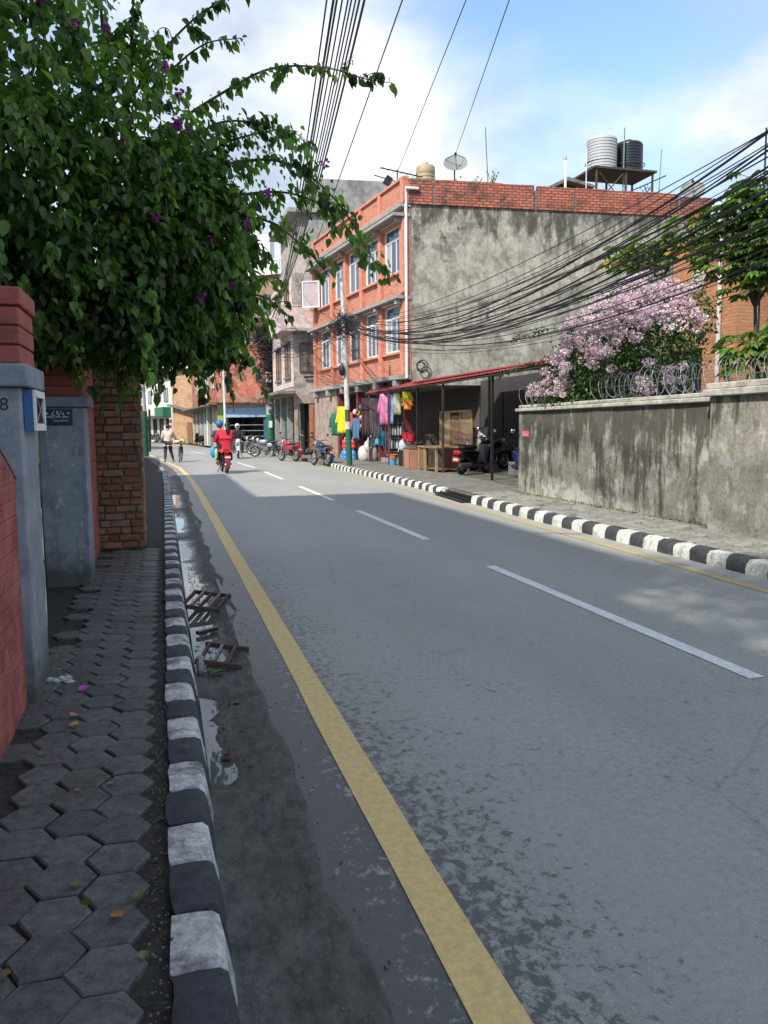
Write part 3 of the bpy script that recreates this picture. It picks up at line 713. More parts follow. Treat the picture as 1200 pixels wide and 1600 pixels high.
# ---- the red brick building with the bare plaster flank
A = (8.65,28.28); B = (7.33,39.25); MF = frame(A, B); LF = flen(A, B)
S2 = (20.98,27.42); MS = frame(S2, A); LS = flen(S2, A)
rb = empty('red_brick_building', (8.65,28.28,0.0), 'three storey red brick building with white windows and grey stained plaster flank', 'building')
inn = lambda u, y: tuple((MF @ Vector((u, y, 0)))[:2])
foot = [inn(0.02,-0.24), (S2[0], S2[1]+0.02), (S2[0]+1.0, 39.0), inn(LF,-9.5), inn(LF-0.02,-0.24)]
MB().prism(foot, 3.05, 9.50).build('flank_wall', side_plaster, rb)
MB().prism([inn(0.02,-3.2), (S2[0]-0.02, S2[1]+0.04), (S2[0]+0.9, 38.9), inn(LF-0.05,-9.4), inn(LF-0.05,-3.2)], 0.0, 3.05).build('ground_storey', plain('shop_dim_plaster', (0.2,0.18,0.15), 0.9, dirt=0.5), rb)
bays = [(0.42,2.0),(2.62,4.05),(4.68,6.05),(6.62,7.90),(8.45,10.08)]
for fi, (zs, zw0, zw1, zc) in enumerate(((3.44,4.36,6.06,6.16),(6.40,7.26,8.92,9.06))):
    b = MB(MF); b.box(0.0, LF, -0.235, -0.06, zs, zw0-0.06)                       # spandrel
    edges = [0.0]+[e for p in bays for e in p]+[LF]
    for i in range(0, len(edges), 2): b.box(edges[i], edges[i+1], -0.235, -0.06, zw0-0.0595, zw1)
    b.box(0.0, LF, -0.235, -0.06, zw1+0.0005, zs+2.95)
    b.build('brick_facing', red_brick, rb)
    for i in range(0, len(edges), 2):
        w0, w1 = edges[i], edges[i+1]; c = (w0+w1)/2; hw = min(0.16, (w1-w0)/2)
        if i == 0: c = 0.17
        if i == len(edges)-2: c = LF-0.17
        MB(MF).box(c-hw, c+hw, -0.0595, 0.075, zs, zc-0.02).build('pilaster', red_flat, rb)
    for j, (u0, u1) in enumerate(bays):
        MB(MF).box(u0-0.18, u1+0.18, -0.0592, 0.07, zw0-0.13, zw0-0.055).build('window_sill', red_flat, rb)
        bars = 7 if (fi == 0 and j == 2) else None
        window(rb, MF, u0, u1, zw0-0.05, zw1, -0.13, white_paint, 3 if u1-u0 > 1.4 else 2, transom=zw1-0.42, bars=bars, th=0.055)
        MB(MF).box(u0-0.1, u1+0.1, -0.0592, 0.045, zw1+0.002, zw1+0.09).build('lintel', red_flat, rb)
        MB(MF).tube([(u0-0.05, 0.09, zc-0.05), (u1+0.05, 0.09, zc-0.05)], 0.02, 6).build('curtain_rail', white_paint, rb)
    MB(MF).box(-0.05, LF, -0.2, 0.36 if fi == 0 else 0.46, zc, zc+0.11).build('sunshade_slab', concrete, rb)
    for i in range(0, len(edges), 2):
        c = (edges[i]+edges[i+1])/2; c = min(max(c, 0.15), LF-0.15)
        MB(MF).ext([(c-0.08, zc-0.18), (c+0.08, zc-0.18), (c+0.08, zc-0.002), (c-0.08, zc-0.002)], 0.078, 0.30).build('bracket', concrete, rb)
MB(MF).box(-0.02, LF, -0.23, 0.30, 3.26, 3.425).build('floor_slab', concrete, rb)
for i in range(6): MB(MF).box(0.3+i*2.0, 0.62+i*2.0, -0.1, 0.27, 3.0, 3.258).build('slab_bracket', concrete, rb)
MB(MF).box(-0.02, LF, -0.24, 0.18, 9.40, 9.545).build('roof_slab', concrete, rb)
# parapet on the street side: framed panels
b = MB(MF); b.box(-0.05, LF, -0.15, 0.0, 9.5455, 10.36); b.build('parapet', red_brick, rb)
MB(MF).box(-0.06, LF, -0.16, 0.085, 10.3605, 10.45).build('parapet_coping', red_flat, rb)
for u0, u1 in ((-0.05,0.22),(2.15,2.42),(4.25,4.5),(6.25,6.5),(8.15,8.4),(LF-0.3,LF)): MB(MF).box(u0, u1, 0.0005, 0.08, 9.5455, 10.36).build('parapet_pier', red_flat, rb)
MB(MF).box(-0.05, LF, 0.0005, 0.07, 9.546, 9.66).build('parapet_plinth', red_flat, rb)
# parapet on the flank: brick lengths with dark gaps between them
for (u0, u1, dz) in ((0.1,1.42,-0.10),(1.54,5.75,0.0),(5.83,7.30,0.0),(7.42,11.22,0.03),(11.32,LS-0.03,0.03)):
    b = MB(MS)
    n = max(2, int((u1-u0)/0.5)); top = []
    for i in range(n+1):
        t = u0+(u1-u0)*i/n; top.append((t, 10.36+dz+random.uniform(-0.025,0.02)))
    b.ext([(u1, 9.52), (u0, 9.52)]+top, -0.14, 0.02)
    b.build('parapet_length', parapet_brick, rb)
MB(MS).box(0.1, LS-0.05, -0.16, -0.02, 9.5, 10.2).build('parapet_backing', concrete_dark, rb)
# downpipe on the corner
b = MB(MF); b.tube([(-0.02,-0.05,3.3),(-0.02,-0.05,10.02)], 0.055, 10); b.build('downpipe', white_paint, rb, smooth=True)
b = MB(MS); b.tube([(LS-0.02,0.1,10.02),(LS-0.5,0.1,10.02)], 0.055, 10); b.build('pipe_elbow', white_paint, rb, smooth=True)
b = MB(MS)
for i in range(5): b.torus((LS-0.65+0.03*i,0.09+0.015*i,3.72+0.03*math.sin(i*2)), 0.22-0.02*i, 0.014, 20, 5, 'y')
b.build('cable_coil', cable_m, rb)
# an opened sash at the far window
p = MF @ Vector((10.08,0.0,0)); q = MF @ Vector((10.5,0.78,0)); MO = frame((p.x,p.y), (q.x,q.y))
w = window(rb, MO, 0.0, 0.85, 7.25, 8.5, 0, white_paint, 1, name='open_sash', pane_m=plain('sash_reflection', (0.45,0.36,0.36), 0.3))
# shop floor under the slab: posts, plastered end wall, open dark shop
shop_plaster = plaster('pinkish_plaster', (0.36,0.285,0.24), 0.35, s=1.2)
MB(MF).box(7.75, LF, -0.5, 0.02, 0.1, 3.255).build('end_wall', shop_plaster, rb)
for u in (0.1,2.6,5.1,7.55): MB(MF).box(u, u+0.2, -0.3, -0.02, 0.1, 3.255).build('shop_post', plain('maroon_paint', (0.17,0.035,0.035), 0.6), rb)
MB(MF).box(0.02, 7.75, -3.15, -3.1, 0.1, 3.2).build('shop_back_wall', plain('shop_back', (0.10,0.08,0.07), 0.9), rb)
MB(MF).box(0.02, 7.75, -3.1, -0.05, 0.10, 0.30).build('shop_step', concrete, rb)

# ---- pink plastered building beyond, with the concrete tower
C1 = (6.42,40.2); C2 = (6.30,46.9); M2 = frame(C1, C2); L2 = flen(C1, C2)
C0 = (13.4,39.75); M2s = frame(C0, C1); L2s = flen(C0, C1)
pk = plaster('pink_plaster', (0.62,0.49,0.46), 0.30, s=1.1); pk2 = plaster('greyish_pink_plaster', (0.42,0.36,0.33), 0.45, s=0.9)
tower = plaster('tower_concrete', (0.27,0.265,0.25), 0.6, (0.06,0.06,0.055), s=0.8, streak=False)
pb_ = empty('pink_building', (6.42,40.2,0.0), 'tall narrow pink plastered building with corner balcony and bare concrete top', 'building')
far2 = lambda u, y: tuple((M2 @ Vector((u, y, 0)))[:2])
ftp = [C1, C0, (C0[0], 47.0), C2]
MB().prism([C1, C0, (C0[0], 47.0), C2], 3.2, 9.2).build('storey_walls', pk2, pb_)
MB().prism([(6.9,40.9), (13.4,39.8), (13.4,47), (6.9,47)], 9.2, 12.2).build('upper_storey', pk2, pb_)
MB().prism([(7.75,40.75), (15.0,40.0), (15.0,47), (7.75,47)], 12.2, 13.95).build('concrete_top', tower, pb_)
MB().prism([(7.3,40.6), (15.0,39.9), (15.0,40.74), (7.3,40.74)], 9.5, 12.199).build('concrete_flank', tower, pb_)
b = MB(); b.prism([(6.35,40.5), (7.9,40.3), (7.9,47.2), (6.25,47.2)], 12.21, 12.42); b.build('roof_overhang', concrete, pb_)
MB(M2).box(0.0, L2, 0.0, 0.03, 3.6, 9.1).build('front_facing', pk, pb_)
MB(M2s).box(0.4, L2s-0.02, 0.0, 0.75, 6.28, 6.40).build('balcony_floor', concrete, pb_)
b = MB(M2s); b.box(L2s-3.2, L2s+0.0, 0.66, 0.75, 6.4005, 7.45); b.box(L2s-0.001, L2s+0.7, 0.66, 0.75, 6.4005, 7.45); b.build('balcony_wall', pk, pb_)
b = MB(M2); b.box(-0.7, 3.2, 0.62, 0.71, 6.4, 7.45); b.box(-0.7, 3.2, 0.03, 0.71, 6.28, 6.399); b.build('balcony_front', pk, pb_)
MB(M2s).box(L2s-3.2, L2s+0.7, 0.64, 0.77, 7.4505, 7.52).build('balcony_rail', pk, pb_)
wood_w = plain('brown_frame', (0.13,0.085,0.06), 0.6)
for (u0, u1, z0, z1) in ((0.6,2.2,4.15,5.75),(3.6,5.2,4.15,5.75),(3.6,5.2,7.2,8.6),(0.7,2.1,7.4,8.8)):
    window(pb_, M2, u0, u1, z0, z1, 0.02, wood_w, 2, pane_m=plain('tan_shutter', (0.33,0.2,0.11), 0.7), bars=5)
    MB(M2).box(u0-0.1, u1+0.1, 0.031, 0.25, z1+0.03, z1+0.12).build('hood', concrete_dark, pb_); MB(M2).box(u0-0.1, u1+0.1, 0.031, 0.16, z0-0.12, z0-0.02).build('sill', concrete_dark, pb_)
for (u0, u1, z0, z1) in ((L2s-1.15,L2s-0.30,4.3,5.75),(L2s-1.15,L2s-0.45,7.6,8.7)):
    window(pb_, M2s, u0, u1, z0, z1, 0.01, wood_w, 2, pane_m=plain('drab_curtain', (0.24,0.2,0.17), 0.8), bars=5)
MB(M2s).tube([(L2s-1.3,0.14,4.1),(L2s-0.5,0.14,4.05)], 0.05, 8).build('vent_pipe', black_metal, pb_)
# ground storey: shop opening, brown door
b = MB(M2s); b.box(0.0, L2s-1.55, -0.3, 0.0, 0.1, 3.2); b.box(L2s-0.18, L2s-0.0, -0.3, 0.0, 0.1, 3.2); b.box(L2s-1.5495, L2s-0.181, -0.3, 0.0, 2.75, 3.2); b.build('ground_wall', shop_plaster, pb_)
MB(M2s).box(L2s-1.4, L2s-0.75, -0.12, 0.06, 0.3, 2.7).build('door', wood_red, pb_)
for i in range(3): MB(M2s).box(L2s-1.34+i*0.2, L2s-1.2+i*0.2, 0.061, 0.085, 0.4, 2.6).build('door_board', wood_red, pb_)
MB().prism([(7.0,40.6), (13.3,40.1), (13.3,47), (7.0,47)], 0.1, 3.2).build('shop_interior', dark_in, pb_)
for y in (0.05,2.2,4.4,6.4): MB(M2).box(y, y+0.16, -0.3, -0.02, 0.1, 3.2).build('shop_post', concrete, pb_)
MB(M2).box(2.4, 4.3, -0.25, -0.2, 0.1, 2.8).build('shop_shutter', plain('shutter_green', (0.03,0.09,0.06), 0.5), pb_)
MB(M2).box(-0.5, L2, 0.0, 0.9, 3.22, 3.36).build('canopy_slab', concrete_dark, pb_)

# ---- stained red corner building with the blue shop front
D1 = (3.95,61.3); D0 = (8.6,57.4); D2 = (2.75,79.0); M4 = frame(D0, D1); L4 = flen(D0, D1); M4s = frame(D1, D2); L4s = flen(D1, D2)
rc = plaster('stained_red_plaster', (0.42,0.12,0.075), 0.62, (0.045,0.036,0.028), patch=(0.30,0.22,0.16), s=1.3, streak=False)
cb = empty('corner_building', (3.95,61.3,0.0), 'peeling red two storey corner building with blue shop awning', 'building')
MB().prism([D0, (12,61), (12,80), D2, D1][::1], 3.3, 7.6).build('upper_walls', rc, cb)
b = MB(M4); b.box(0.0, 0.9, -0.3, 0, 0.1, 3.3); b.box(L4-0.75, L4, -0.3, 0.0, 0.1, 3.3); b.box(0.9005, L4-0.7505, -0.3, 0.0, 2.7, 3.3); b.build('front_piers', plain('cream_wall', (0.45,0.42,0.34), 0.8, dirt=0.4), cb)
MB(M4).box(L4-0.72, L4-0.02, 0.0005, 0.03, 0.2, 3.15).build('green_panel', plain('lime_green', (0.20,0.28,0.07), 0.6, dirt=0.2), cb)
MB(M4).box(0.8, L4-0.8, 0.03, 0.12, 2.35, 3.05).build('shop_sign', plain('sky_blue_sign', (0.22,0.34,0.48), 0.5, var=0.15), cb)
MB(M4).box(0.9, L4-0.75, -2.2, -2.1, 0.1, 2.7).build('shop_interior', dark_in, cb)
for i, u in enumerate((1.0,1.55)): MB(M4).box(u, u+0.5, -0.15, -0.1, 0.15, 2.3).build('blue_shutter', plain('blue_shutter', (0.03,0.09,0.16), 0.5), cb)
for i in range(4): MB(M4).box(2.2, L4-0.9, -0.9+0.1*i, -0.55+0.1*i, 0.5+0.42*i, 0.54+0.42*i).build('shop_shelf', steel, cb)
b = MB(M4); b.ext([(-0.6,3.22),(L4+0.5,3.42),(L4+0.5,3.5),(-0.6,3.32)], 0.0, 0.95); b.build('canopy', rust, cb)
window(cb, M4, 2.0, 2.6, 4.9, 5.9, 0.01, concrete_dark, 1, bars=4, pane_m=dark_in)
for u0 in (1.2,4.6,8.2,12.0): window(cb, M4s, u0, u0+1.5, 4.6, 6.1, 0.02, white_paint, 2, bars=4)
MB(M4s).box(0, L4s, 0.0, 1.0, 3.2, 3.34).build('street_canopy', concrete_dark, cb)
b = MB(M4s); b.box(0, L4s, -2.0, -1.9, 0.1, 3.2); b.build('shop_row_back', dark_in, cb)
for i, c in enumerate(((0.35,0.35,0.36),(0.15,0.15,0.16),(0.4,0.39,0.37),(0.05,0.32,0.36),(0.4,0.12,0.1),(0.3,0.28,0.25))):
    MB(M4s).box(0.2+i*2.9, 2.4+i*2.9, -0.2, -0.12, 0.1, 2.9).build('roller_shutter', plain('shutter_%d' % i, c, 0.6, dirt=0.4), cb)
    MB(M4s).box(2.45+i*2.9, 3.05+i*2.9, -0.3, 0.0, 0.1, 3.2).build('shop_pier', plain('cream_wall', (0.45,0.42,0.34)), cb)
MB(M4s).tube([(5.5,0.1,0.2),(5.5,0.1,7.4)], 0.06, 8).build('downpipe', white_paint, cb)

# ---- tan brick house with white balustrade behind it
th = empty('balustrade_house', (7.0,67,0.0), 'tall tan brick house with white roof balustrade behind the street', 'house')
tb = brick_mat('tan_brick', (0.34,0.21,0.13), (0.28,0.17,0.10), (0.22,0.18,0.14), 0.25, 0.085, 'xy', 0.012, 0.45)
E0 = (9.6,64.0); E1 = (4.4,67.6); ME = frame(E0, E1); LE = flen(E0, E1)
MB().prism([E0, (14,70), (9,75), E1], 0.0, 13.6).build('walls', tb, th)
MB(ME).box(-0.3, LE+0.3, -0.4, 0.35, 13.6005, 13.85).build('cornice', white_paint, th)
for i in range(26): MB(ME).box(-0.2+i*0.25, -0.1+i*0.25, 0.08, 0.18, 13.851, 14.7).build('baluster', white_paint, th)
MB(ME).box(-0.3, LE+0.3, 0.03, 0.24, 14.7005, 14.84).build('hand_rail', white_paint, th)
for u0 in (1.0,3.2): 
    for z0 in (4.6,7.6,10.6): window(th, ME, u0, u0+1.1, z0, z0+1.5, 0.02, wood_w, 2)
MB(ME).box(0.0, 0.35, 0.0, 0.05, 0.1, 13.6).build('corner_strip', plain('pale_quoin', (0.5,0.48,0.44), 0.8), th)
MB(ME).box(1.6, 2.4, -1.6, -0.8, 14.0, 17.0).build('stair_tower', white_paint, th)

# ---- orange, white and cream houses at the bend
def house(name, label, P0, P1, h, m, wins, roofm=concrete_dark, depth=8):
    Mh = frame(P0, P1); Lh = flen(P0, P1); t = empty(name, (P0[0], P0[1], 0.0), label, 'house')
    MB(Mh).box(0, Lh, -depth, 0, 0.05, h).build('walls', m, t)
    MB(Mh).box(-0.3, Lh+0.3, -depth, 0.5, h+0.001, h+0.16).build('roof', roofm, t)
    for (u0, u1, z0, z1) in wins: window(t, Mh, u0, u1, z0, z1, 0.005, wood_w, 2)
    return t, Mh, Lh
t, Mh, Lh = house('orange_house', 'plain orange rendered house with dark roof at the street bend', (3.0,82.5), (1.0,85.3), 7.4, plaster('orange_render', (0.46,0.29,0.17), 0.3), [])
MB(Mh).box(0.3, 1.1, 0.0, 0.06, 0.1, 2.2).build('door', wood_brown, t); MB(Mh).ext([(-0.3,3.2),(Lh,3.9),(Lh,4.05),(-0.3,3.35)], 0.0, 0.7).build('porch_roof', concrete_dark, t)
t, Mh, Lh = house('white_house', 'white two storey house with green awning at the street bend', (1.0,88.8), (-2.2,101.5), 7.2, plaster('white_render', (0.68,0.66,0.58), 0.2), [(1.5,3.2,4.5,6.0),(5.5,7.2,4.5,6.0),(9.0,10.5,4.5,6.0)])
MB(Mh).ext([(0.5,2.9),(4.2,2.9),(4.2,3.9),(0.5,3.9)], 0.01, 0.9).build('green_awning', plain('awning_green', (0.02,0.14,0.07), 0.6), t)
MB(Mh).ext([(4.6,2.9),(Lh,2.9),(Lh,3.05),(4.6,3.05)], 0.01, 1.4).build('canopy', concrete, t)
for i in range(4): MB(Mh).box(0.9+i*3.0, 2.6+i*3.0, 0.01, 0.05, 0.1, 2.7).build('shop_opening', dark_in, t)
for i in range(9): MB(Mh).box(0.25, 0.55, 0.06, 0.25, 0.3+i*0.28, 0.5+i*0.28).build('red_packet', plain('packet_red' if i % 2 else 'packet_white', (0.5,0.05,0.05) if i % 2 else (0.7,0.68,0.65), 0.6), t)
house('cream_house', 'cream house with flat roof closing the far end of street', (-2.6,104), (-9.0,118), 7.0, plaster('cream_render', (0.55,0.47,0.33), 0.3), [(1.5,3,4.3,5.8),(5,6.5,4.3,5.8)])
house('grey_house', 'grey plastered far house beyond the footpath pole', (-11,92), (-4.6,60), 6.5, plaster('grey_render', (0.4,0.38,0.35), 0.4), [(2,3.5,4,5.5),(8,9.5,4,5.5),(14,15.5,4,5.5),(20,21.5,4,5.5)], depth=7)

# ---- unseen houses added on the near side to cast shade over the road
gh = empty('shade_house', (-7.5,-1,0.0), 'tall unseen house added behind the red wall to shade the road', 'house')
MB().box(-13,-2.95,-18,11.2,0.0,8.1).build('walls', plaster('shade_house_plaster', (0.42,0.38,0.32), 0.3), gh)
MB().box(-13.2,-2.85,-18.2,11.3,8.1005,8.25).build('roof', concrete_dark, gh)
MB().box(-8,-2.95,0.6,11.2,8.2505,9.9).build('shade_block', plaster('shade_house_plaster', (0.42,0.38,0.32), 0.3), gh)  # added roof block, shaped so its shadow reaches further across the road
Mg = frame((-2.95,11.2), (-2.95,-18))
for u0 in (2,6,10,14,18,22,26):
    for z0 in (1.2,4.9): window(gh, Mg, u0, u0+1.6, z0, z0+1.5, 0.01, white_paint, 2)
nh = empty('shade_house_low', (-7,17,0.0), 'lower unseen house added behind the hanging creeper to shade the road', 'house')  # added lower mass, sized for the shade along the near road edge
MB().box(-12,-3.6,12.6,22.5,0.0,6.4).build('walls', plaster('shade_house_low_plaster', (0.40,0.35,0.28), 0.4), nh)
MB().box(-12.2,-3.4,12.4,22.7,6.4005,6.6).build('roof', concrete_dark, nh)

# ---- orange brick house with the round emblem behind the flowering bush
oh = empty('emblem_house', (13.0,17,0.0), 'orange brick house with round carved emblem and white downpipe', 'house')
ob = brick_mat('orange_brick', (0.52,0.22,0.10), (0.43,0.165,0.075), (0.32,0.20,0.13), 0.24, 0.08, 'xy', 0.012, 0.30, bump=0.9)
MB().prism([(12.9,15.9), (15.4,16.05), (15.4,18.75), (12.9,18.75)], 0.0, 6.0).build('walls', ob, oh)
MB().prism([(12.78,15.8), (15.5,15.9), (15.5,18.85), (12.78,18.85)], 6.0005, 6.15).build('roof_slab', concrete, oh)
MO_ = frame((12.9,15.9), (12.9,24.0))
MB(MO_).tube([(0.55,0.06,0.2),(0.55,0.06,6.0)], 0.055, 10).build('downpipe', plain('pinkish_pipe', (0.55,0.47,0.46), 0.5), oh, smooth=True)
MB(MO_).tube([(2.55,0.03,0.2),(2.55,0.03,6.0)], 0.09, 6).build('dark_post', concrete_dark, oh)
b = MB(MO_); b.lathe([(0.30,0.0),(0.30,0.05),(0.24,0.07),(0.22,0.04),(0.0,0.04)], 20, (1.42,0.0,5.02), 'y'); b.build('emblem', plain('emblem_stone', (0.36,0.30,0.24), 0.8, bump=0.5), oh, smooth=True)
b = MB(MO_)
for i in range(12):
    a = 2*math.pi*i/12; b.blob((1.42+0.15*math.cos(a),0.055,5.02+0.15*math.sin(a)), 0.04,0.03,0.04,6,4)
b.blob((1.42,0.05,5.02),0.06,0.05,0.06,8,5); b.build('emblem_petals', plain('emblem_green', (0.33,0.36,0.26), 0.8), oh)
for i in range(18):
    a = 2*math.pi*i/18; MB(MO_).box(1.42+0.345*math.cos(a)-0.03, 1.42+0.345*math.cos(a)+0.03, 0.001, 0.035, 5.02+0.345*math.sin(a)-0.035, 5.02+0.345*math.sin(a)+0.035).build('surround_brick', ob, oh)
# lattice screen beside it
ls = empty('lattice_screen', (14.8,15.3,0.0), 'pale pierced concrete lattice screen beside the orange brick house', 'screen')
b = MB(frame((16.4,15.2), (13.75,15.5)))
for i in range(18):
    for j in range(20):
        b.torus((0.08+0.15*i, 0.0, 2.6+0.15*j+(0.075 if i % 2 else 0)), 0.062, 0.022, 6, 4, 'y')
b.build('pierced_blocks', plain('lattice_grey', (0.36,0.34,0.30), 0.85), ls)
MB(frame((16.4,15.2), (13.75,15.5))).box(0,2.65,-0.06,0.06,0.0,2.5).build('screen_base', concrete_dark, ls)

# ---- low wall and shed-roofed store carrying on along the near side beyond the pier
lw = empty('street_wall', (-2.0,30,0.0), 'low plastered wall along the near footpath beyond the pier', 'wall')
Ml = frame((-1.95,43.5), (-1.75,22.9)); MB(Ml).box(0, flen((-1.95,43.5),(-1.75,22.9)), -0.22, 0.0, 0.05, 1.9).build('wall_face', plaster('street_wall_plaster', (0.34,0.31,0.26), 0.5), lw)
MB(Ml).box(-0.05, flen((-1.95,43.5),(-1.75,22.9))+0.05, -0.28, 0.06, 1.9005, 2.0).build('coping', concrete, lw)
house('store_house', 'plain single storey store set back behind the low street wall', (-5.4,42), (-5.2,25), 3.4, plaster('store_plaster', (0.45,0.36,0.27), 0.4), [(2,3.4,1.2,2.5),(7,8.4,1.2,2.5),(12,13.4,1.2,2.5)], depth=6)
# ================================================================== COMPOUND WALL, RAZOR WIRE
k = NT('compound_plaster'); X, Y, Z = k.xyz()
big = k.noise(1.1, 10, 0.76, k.pos((1,1,0.8))); fine = k.noise(26, 5, 0.65); mid = k.noise(4.5, 8, 0.72)
cc = k.ramp(k.math('ADD', k.math('MULTIPLY', mid, 0.55), k.math('MULTIPLY', fine, 0.45)), 0.36, 0.64, (0.18,0.168,0.138), (0.43,0.41,0.345))
cc = k.mix(k.ramp(k.noise(2.4, 8, 0.7, k.pos((1,1,0.8),(2,7,3))), 0.52, 0.57, (0,0,0), (0.75,)*3), cc, (0.52,0.51,0.47))
st = k.noise(3.6, 9, 0.76, k.pos((1,1,0.16)))                      # long vertical runs of black damp
zz = k.n('ShaderNodeMapRange'); zz.inputs['From Min'].default_value = 0.2; zz.inputs['From Max'].default_value = 1.8; k.l(Z, zz.inputs['Value'])
m = k.math('ADD', k.math('ADD', k.math('MULTIPLY', st, 0.6), k.math('MULTIPLY', big, 0.5)), k.math('MULTIPLY', k.math('SUBTRACT', zz.outputs[0], 0.5), 0.13))
yb_ = k.n('ShaderNodeMapRange'); yb_.inputs['From Min'].default_value = 8.6; yb_.inputs['From Max'].default_value = 9.3; k.l(Y, yb_.inputs['Value'])
m = k.math('ADD', m, k.math('MULTIPLY', k.math('SUBTRACT', yb_.outputs[0], 1.0), 0.10))
cc = k.mix(k.ramp(m, 0.515, 0.585, (0,0,0), (0.85,)*3), cc, (0.055,0.053,0.043))
cc = k.mix(k.math('MULTIPLY', k.ramp(Z, 0.18, 0.5, (1,1,1), (0,0,0)) if False else k.ramp(k.noise(3, 5), 0.55, 0.7), 0.35), cc, (0.12,0.115,0.06))
k.col(cc); k.rough(0.9); k.b.inputs['Specular IOR Level'].default_value = 0.2; k.bump(k.math('ADD', mid, k.math('MULTIPLY', fine, 0.5)), 0.6, 0.02)
comp = k.m
cop_m = plaster('coping_plaster', (0.48,0.46,0.40), 0.45, (0.09,0.09,0.06), s=2.0, streak=False)
cw = empty('compound_wall', (7.05,10,0.1), 'long black streaked grey plaster wall behind the far footpath', 'wall')
b = MB(); n = 14
foot = [(7.10,15.2)]
for i in range(n+1):
    y = 15.2-(15.2-8.9)*i/n; foot.append((7.11-0.10*i/n+0.006*nz(1,y), y))
foot = foot[1:]+[(7.32,8.9),(7.42,15.2)]
MB().prism(foot[::-1], 0.05, 1.80).build('wall_face', comp, cw)
MB().prism([(7.04,15.27),(6.945,8.92),(7.40,8.92),(7.50,15.27)], 1.8005, 1.865).build('coping', cop_m, cw, bevel=0.012)
MB().prism([(7.10,15.22),(7.0,8.92),(7.36,8.92),(7.45,15.22)], 1.8655, 1.93).build('coping_ridge', cop_m, cw, bevel=0.015)
cw2 = empty('compound_wall', (6.85,5,0.1), 'paler grey nearer length of plaster wall stepping forward at the picture edge', 'wall')
MB().prism([(6.85,8.885),(6.64,2.0),(7.1,2.0),(7.32,8.885)], 0.05, 1.86).build('wall_face', comp, cw2, bevel=0.01)
MB().prism([(6.77,8.95),(6.56,2.0),(7.18,2.0),(7.40,8.95)], 1.8605, 1.95).build('coping', cop_m, cw2, bevel=0.012)
MB().prism([(6.81,8.93),(6.60,2.0),(7.14,2.0),(7.36,8.93)], 1.9505, 2.03).build('coping_ridge', cop_m, cw2, bevel=0.012)
ws = empty('wall_notice', (7.09,14.75,1.35), 'small red and white notice plate on the end of plaster wall', 'notice')
Mn = frame((7.095,15.08), (7.083,14.6))
Mn = face_M((7.098,14.92,1.36),(0.016,-1,0),(0,0,1)); Mn = Mn @ Matrix.Scale(1,4)
Mq = face_M((7.094,14.86,1.355), (-0.016,-1,0), (0,0,1))
b = MB(Mq); b.box(-0.17,0.17,-0.075,0.075,0.0,0.006); b.build('plate', plain('notice_red', (0.55,0.05,0.06), 0.5, var=0.1), ws)
b = MB(Mq); b.box(-0.15,0.15,-0.045,0.04,0.0065,0.008); b.build('white_field', plain('notice_pink', (0.75,0.45,0.45), 0.5, var=0.15), ws)
b = MB(Mq)
for x0, x1 in ((-0.13,-0.07),(-0.055,0.02),(0.035,0.13)):
    b.box(x0,x1,0.015,0.024,0.0085,0.0095); x = x0+0.006
    while x < x1-0.006: b.box(x,x+0.006,-0.03,0.0145,0.0085,0.0095); x += 0.019
b.build('lettering', plain('notice_red', (0.55,0.05,0.06)), ws)

rw_m = plain('razor_steel', (0.30,0.31,0.32), 0.55, 0.6, var=0.2)
def razor(y0, y1, label, r0, zc, xo):
    t = empty('razor_wire', (7.15,y0,1.93), label, 'razor wire')
    b = MB(); q = MB(); turns = int(abs(y1-y0)/0.115); N = turns*18; pts = []
    for i in range(N+1):
        a = 2*math.pi*i/18; f = i/N; y = y0+(y1-y0)*f+0.10*math.sin(a*0.5)*1.0
        rr = r0*(1+0.18*math.sin(i*0.13)+0.08*math.sin(i*0.41)); xx = np.interp(y,[2,9,15.3],[6.95,7.17,7.27])+xo
        pts.append((xx+rr*0.55*math.cos(a), y+0.09*math.cos(a*0.5), zc+0.0+rr*math.sin(a)+0.02*math.sin(i*0.07)))
    b.tube(pts, 0.0036, 4, cap=False); b.build('coil', rw_m, t)
    for i in range(0, N, 1):
        p = Vector(pts[i]); d = (Vector(pts[i+1])-p).normalized(); s_ = d.cross(Vector((random.uniform(-1,1),random.uniform(-1,1),random.uniform(-1,1)))).normalized()
        a = [q.v(p-d*0.016+s_*0.010), q.v(p+d*0.004), q.v(p+d*0.016+s_*0.010), q.v(p), q.v(p-d*0.016-s_*0.010), q.v(p+d*0.016-s_*0.010)]
        q.f(a[0],a[1],a[3]); q.f(a[2],a[1],a[3]); q.f(a[4],a[1],a[3]); q.f(a[5],a[1],a[3])
    q.build('barbs', rw_m, t)
    MB().tube([(7.0+0.2,y0,zc),(6.95+0.2,y1,zc+0.01)], 0.003, 4).build('support_wire', rw_m, t)
razor(15.2, 14.2, 'short loop of razor wire at the shed end of wall', 0.19, 2.10, -0.03)
razor(12.3, 3.0, 'long tangled coil of razor wire along the wall top', 0.21, 2.14, 0.0)

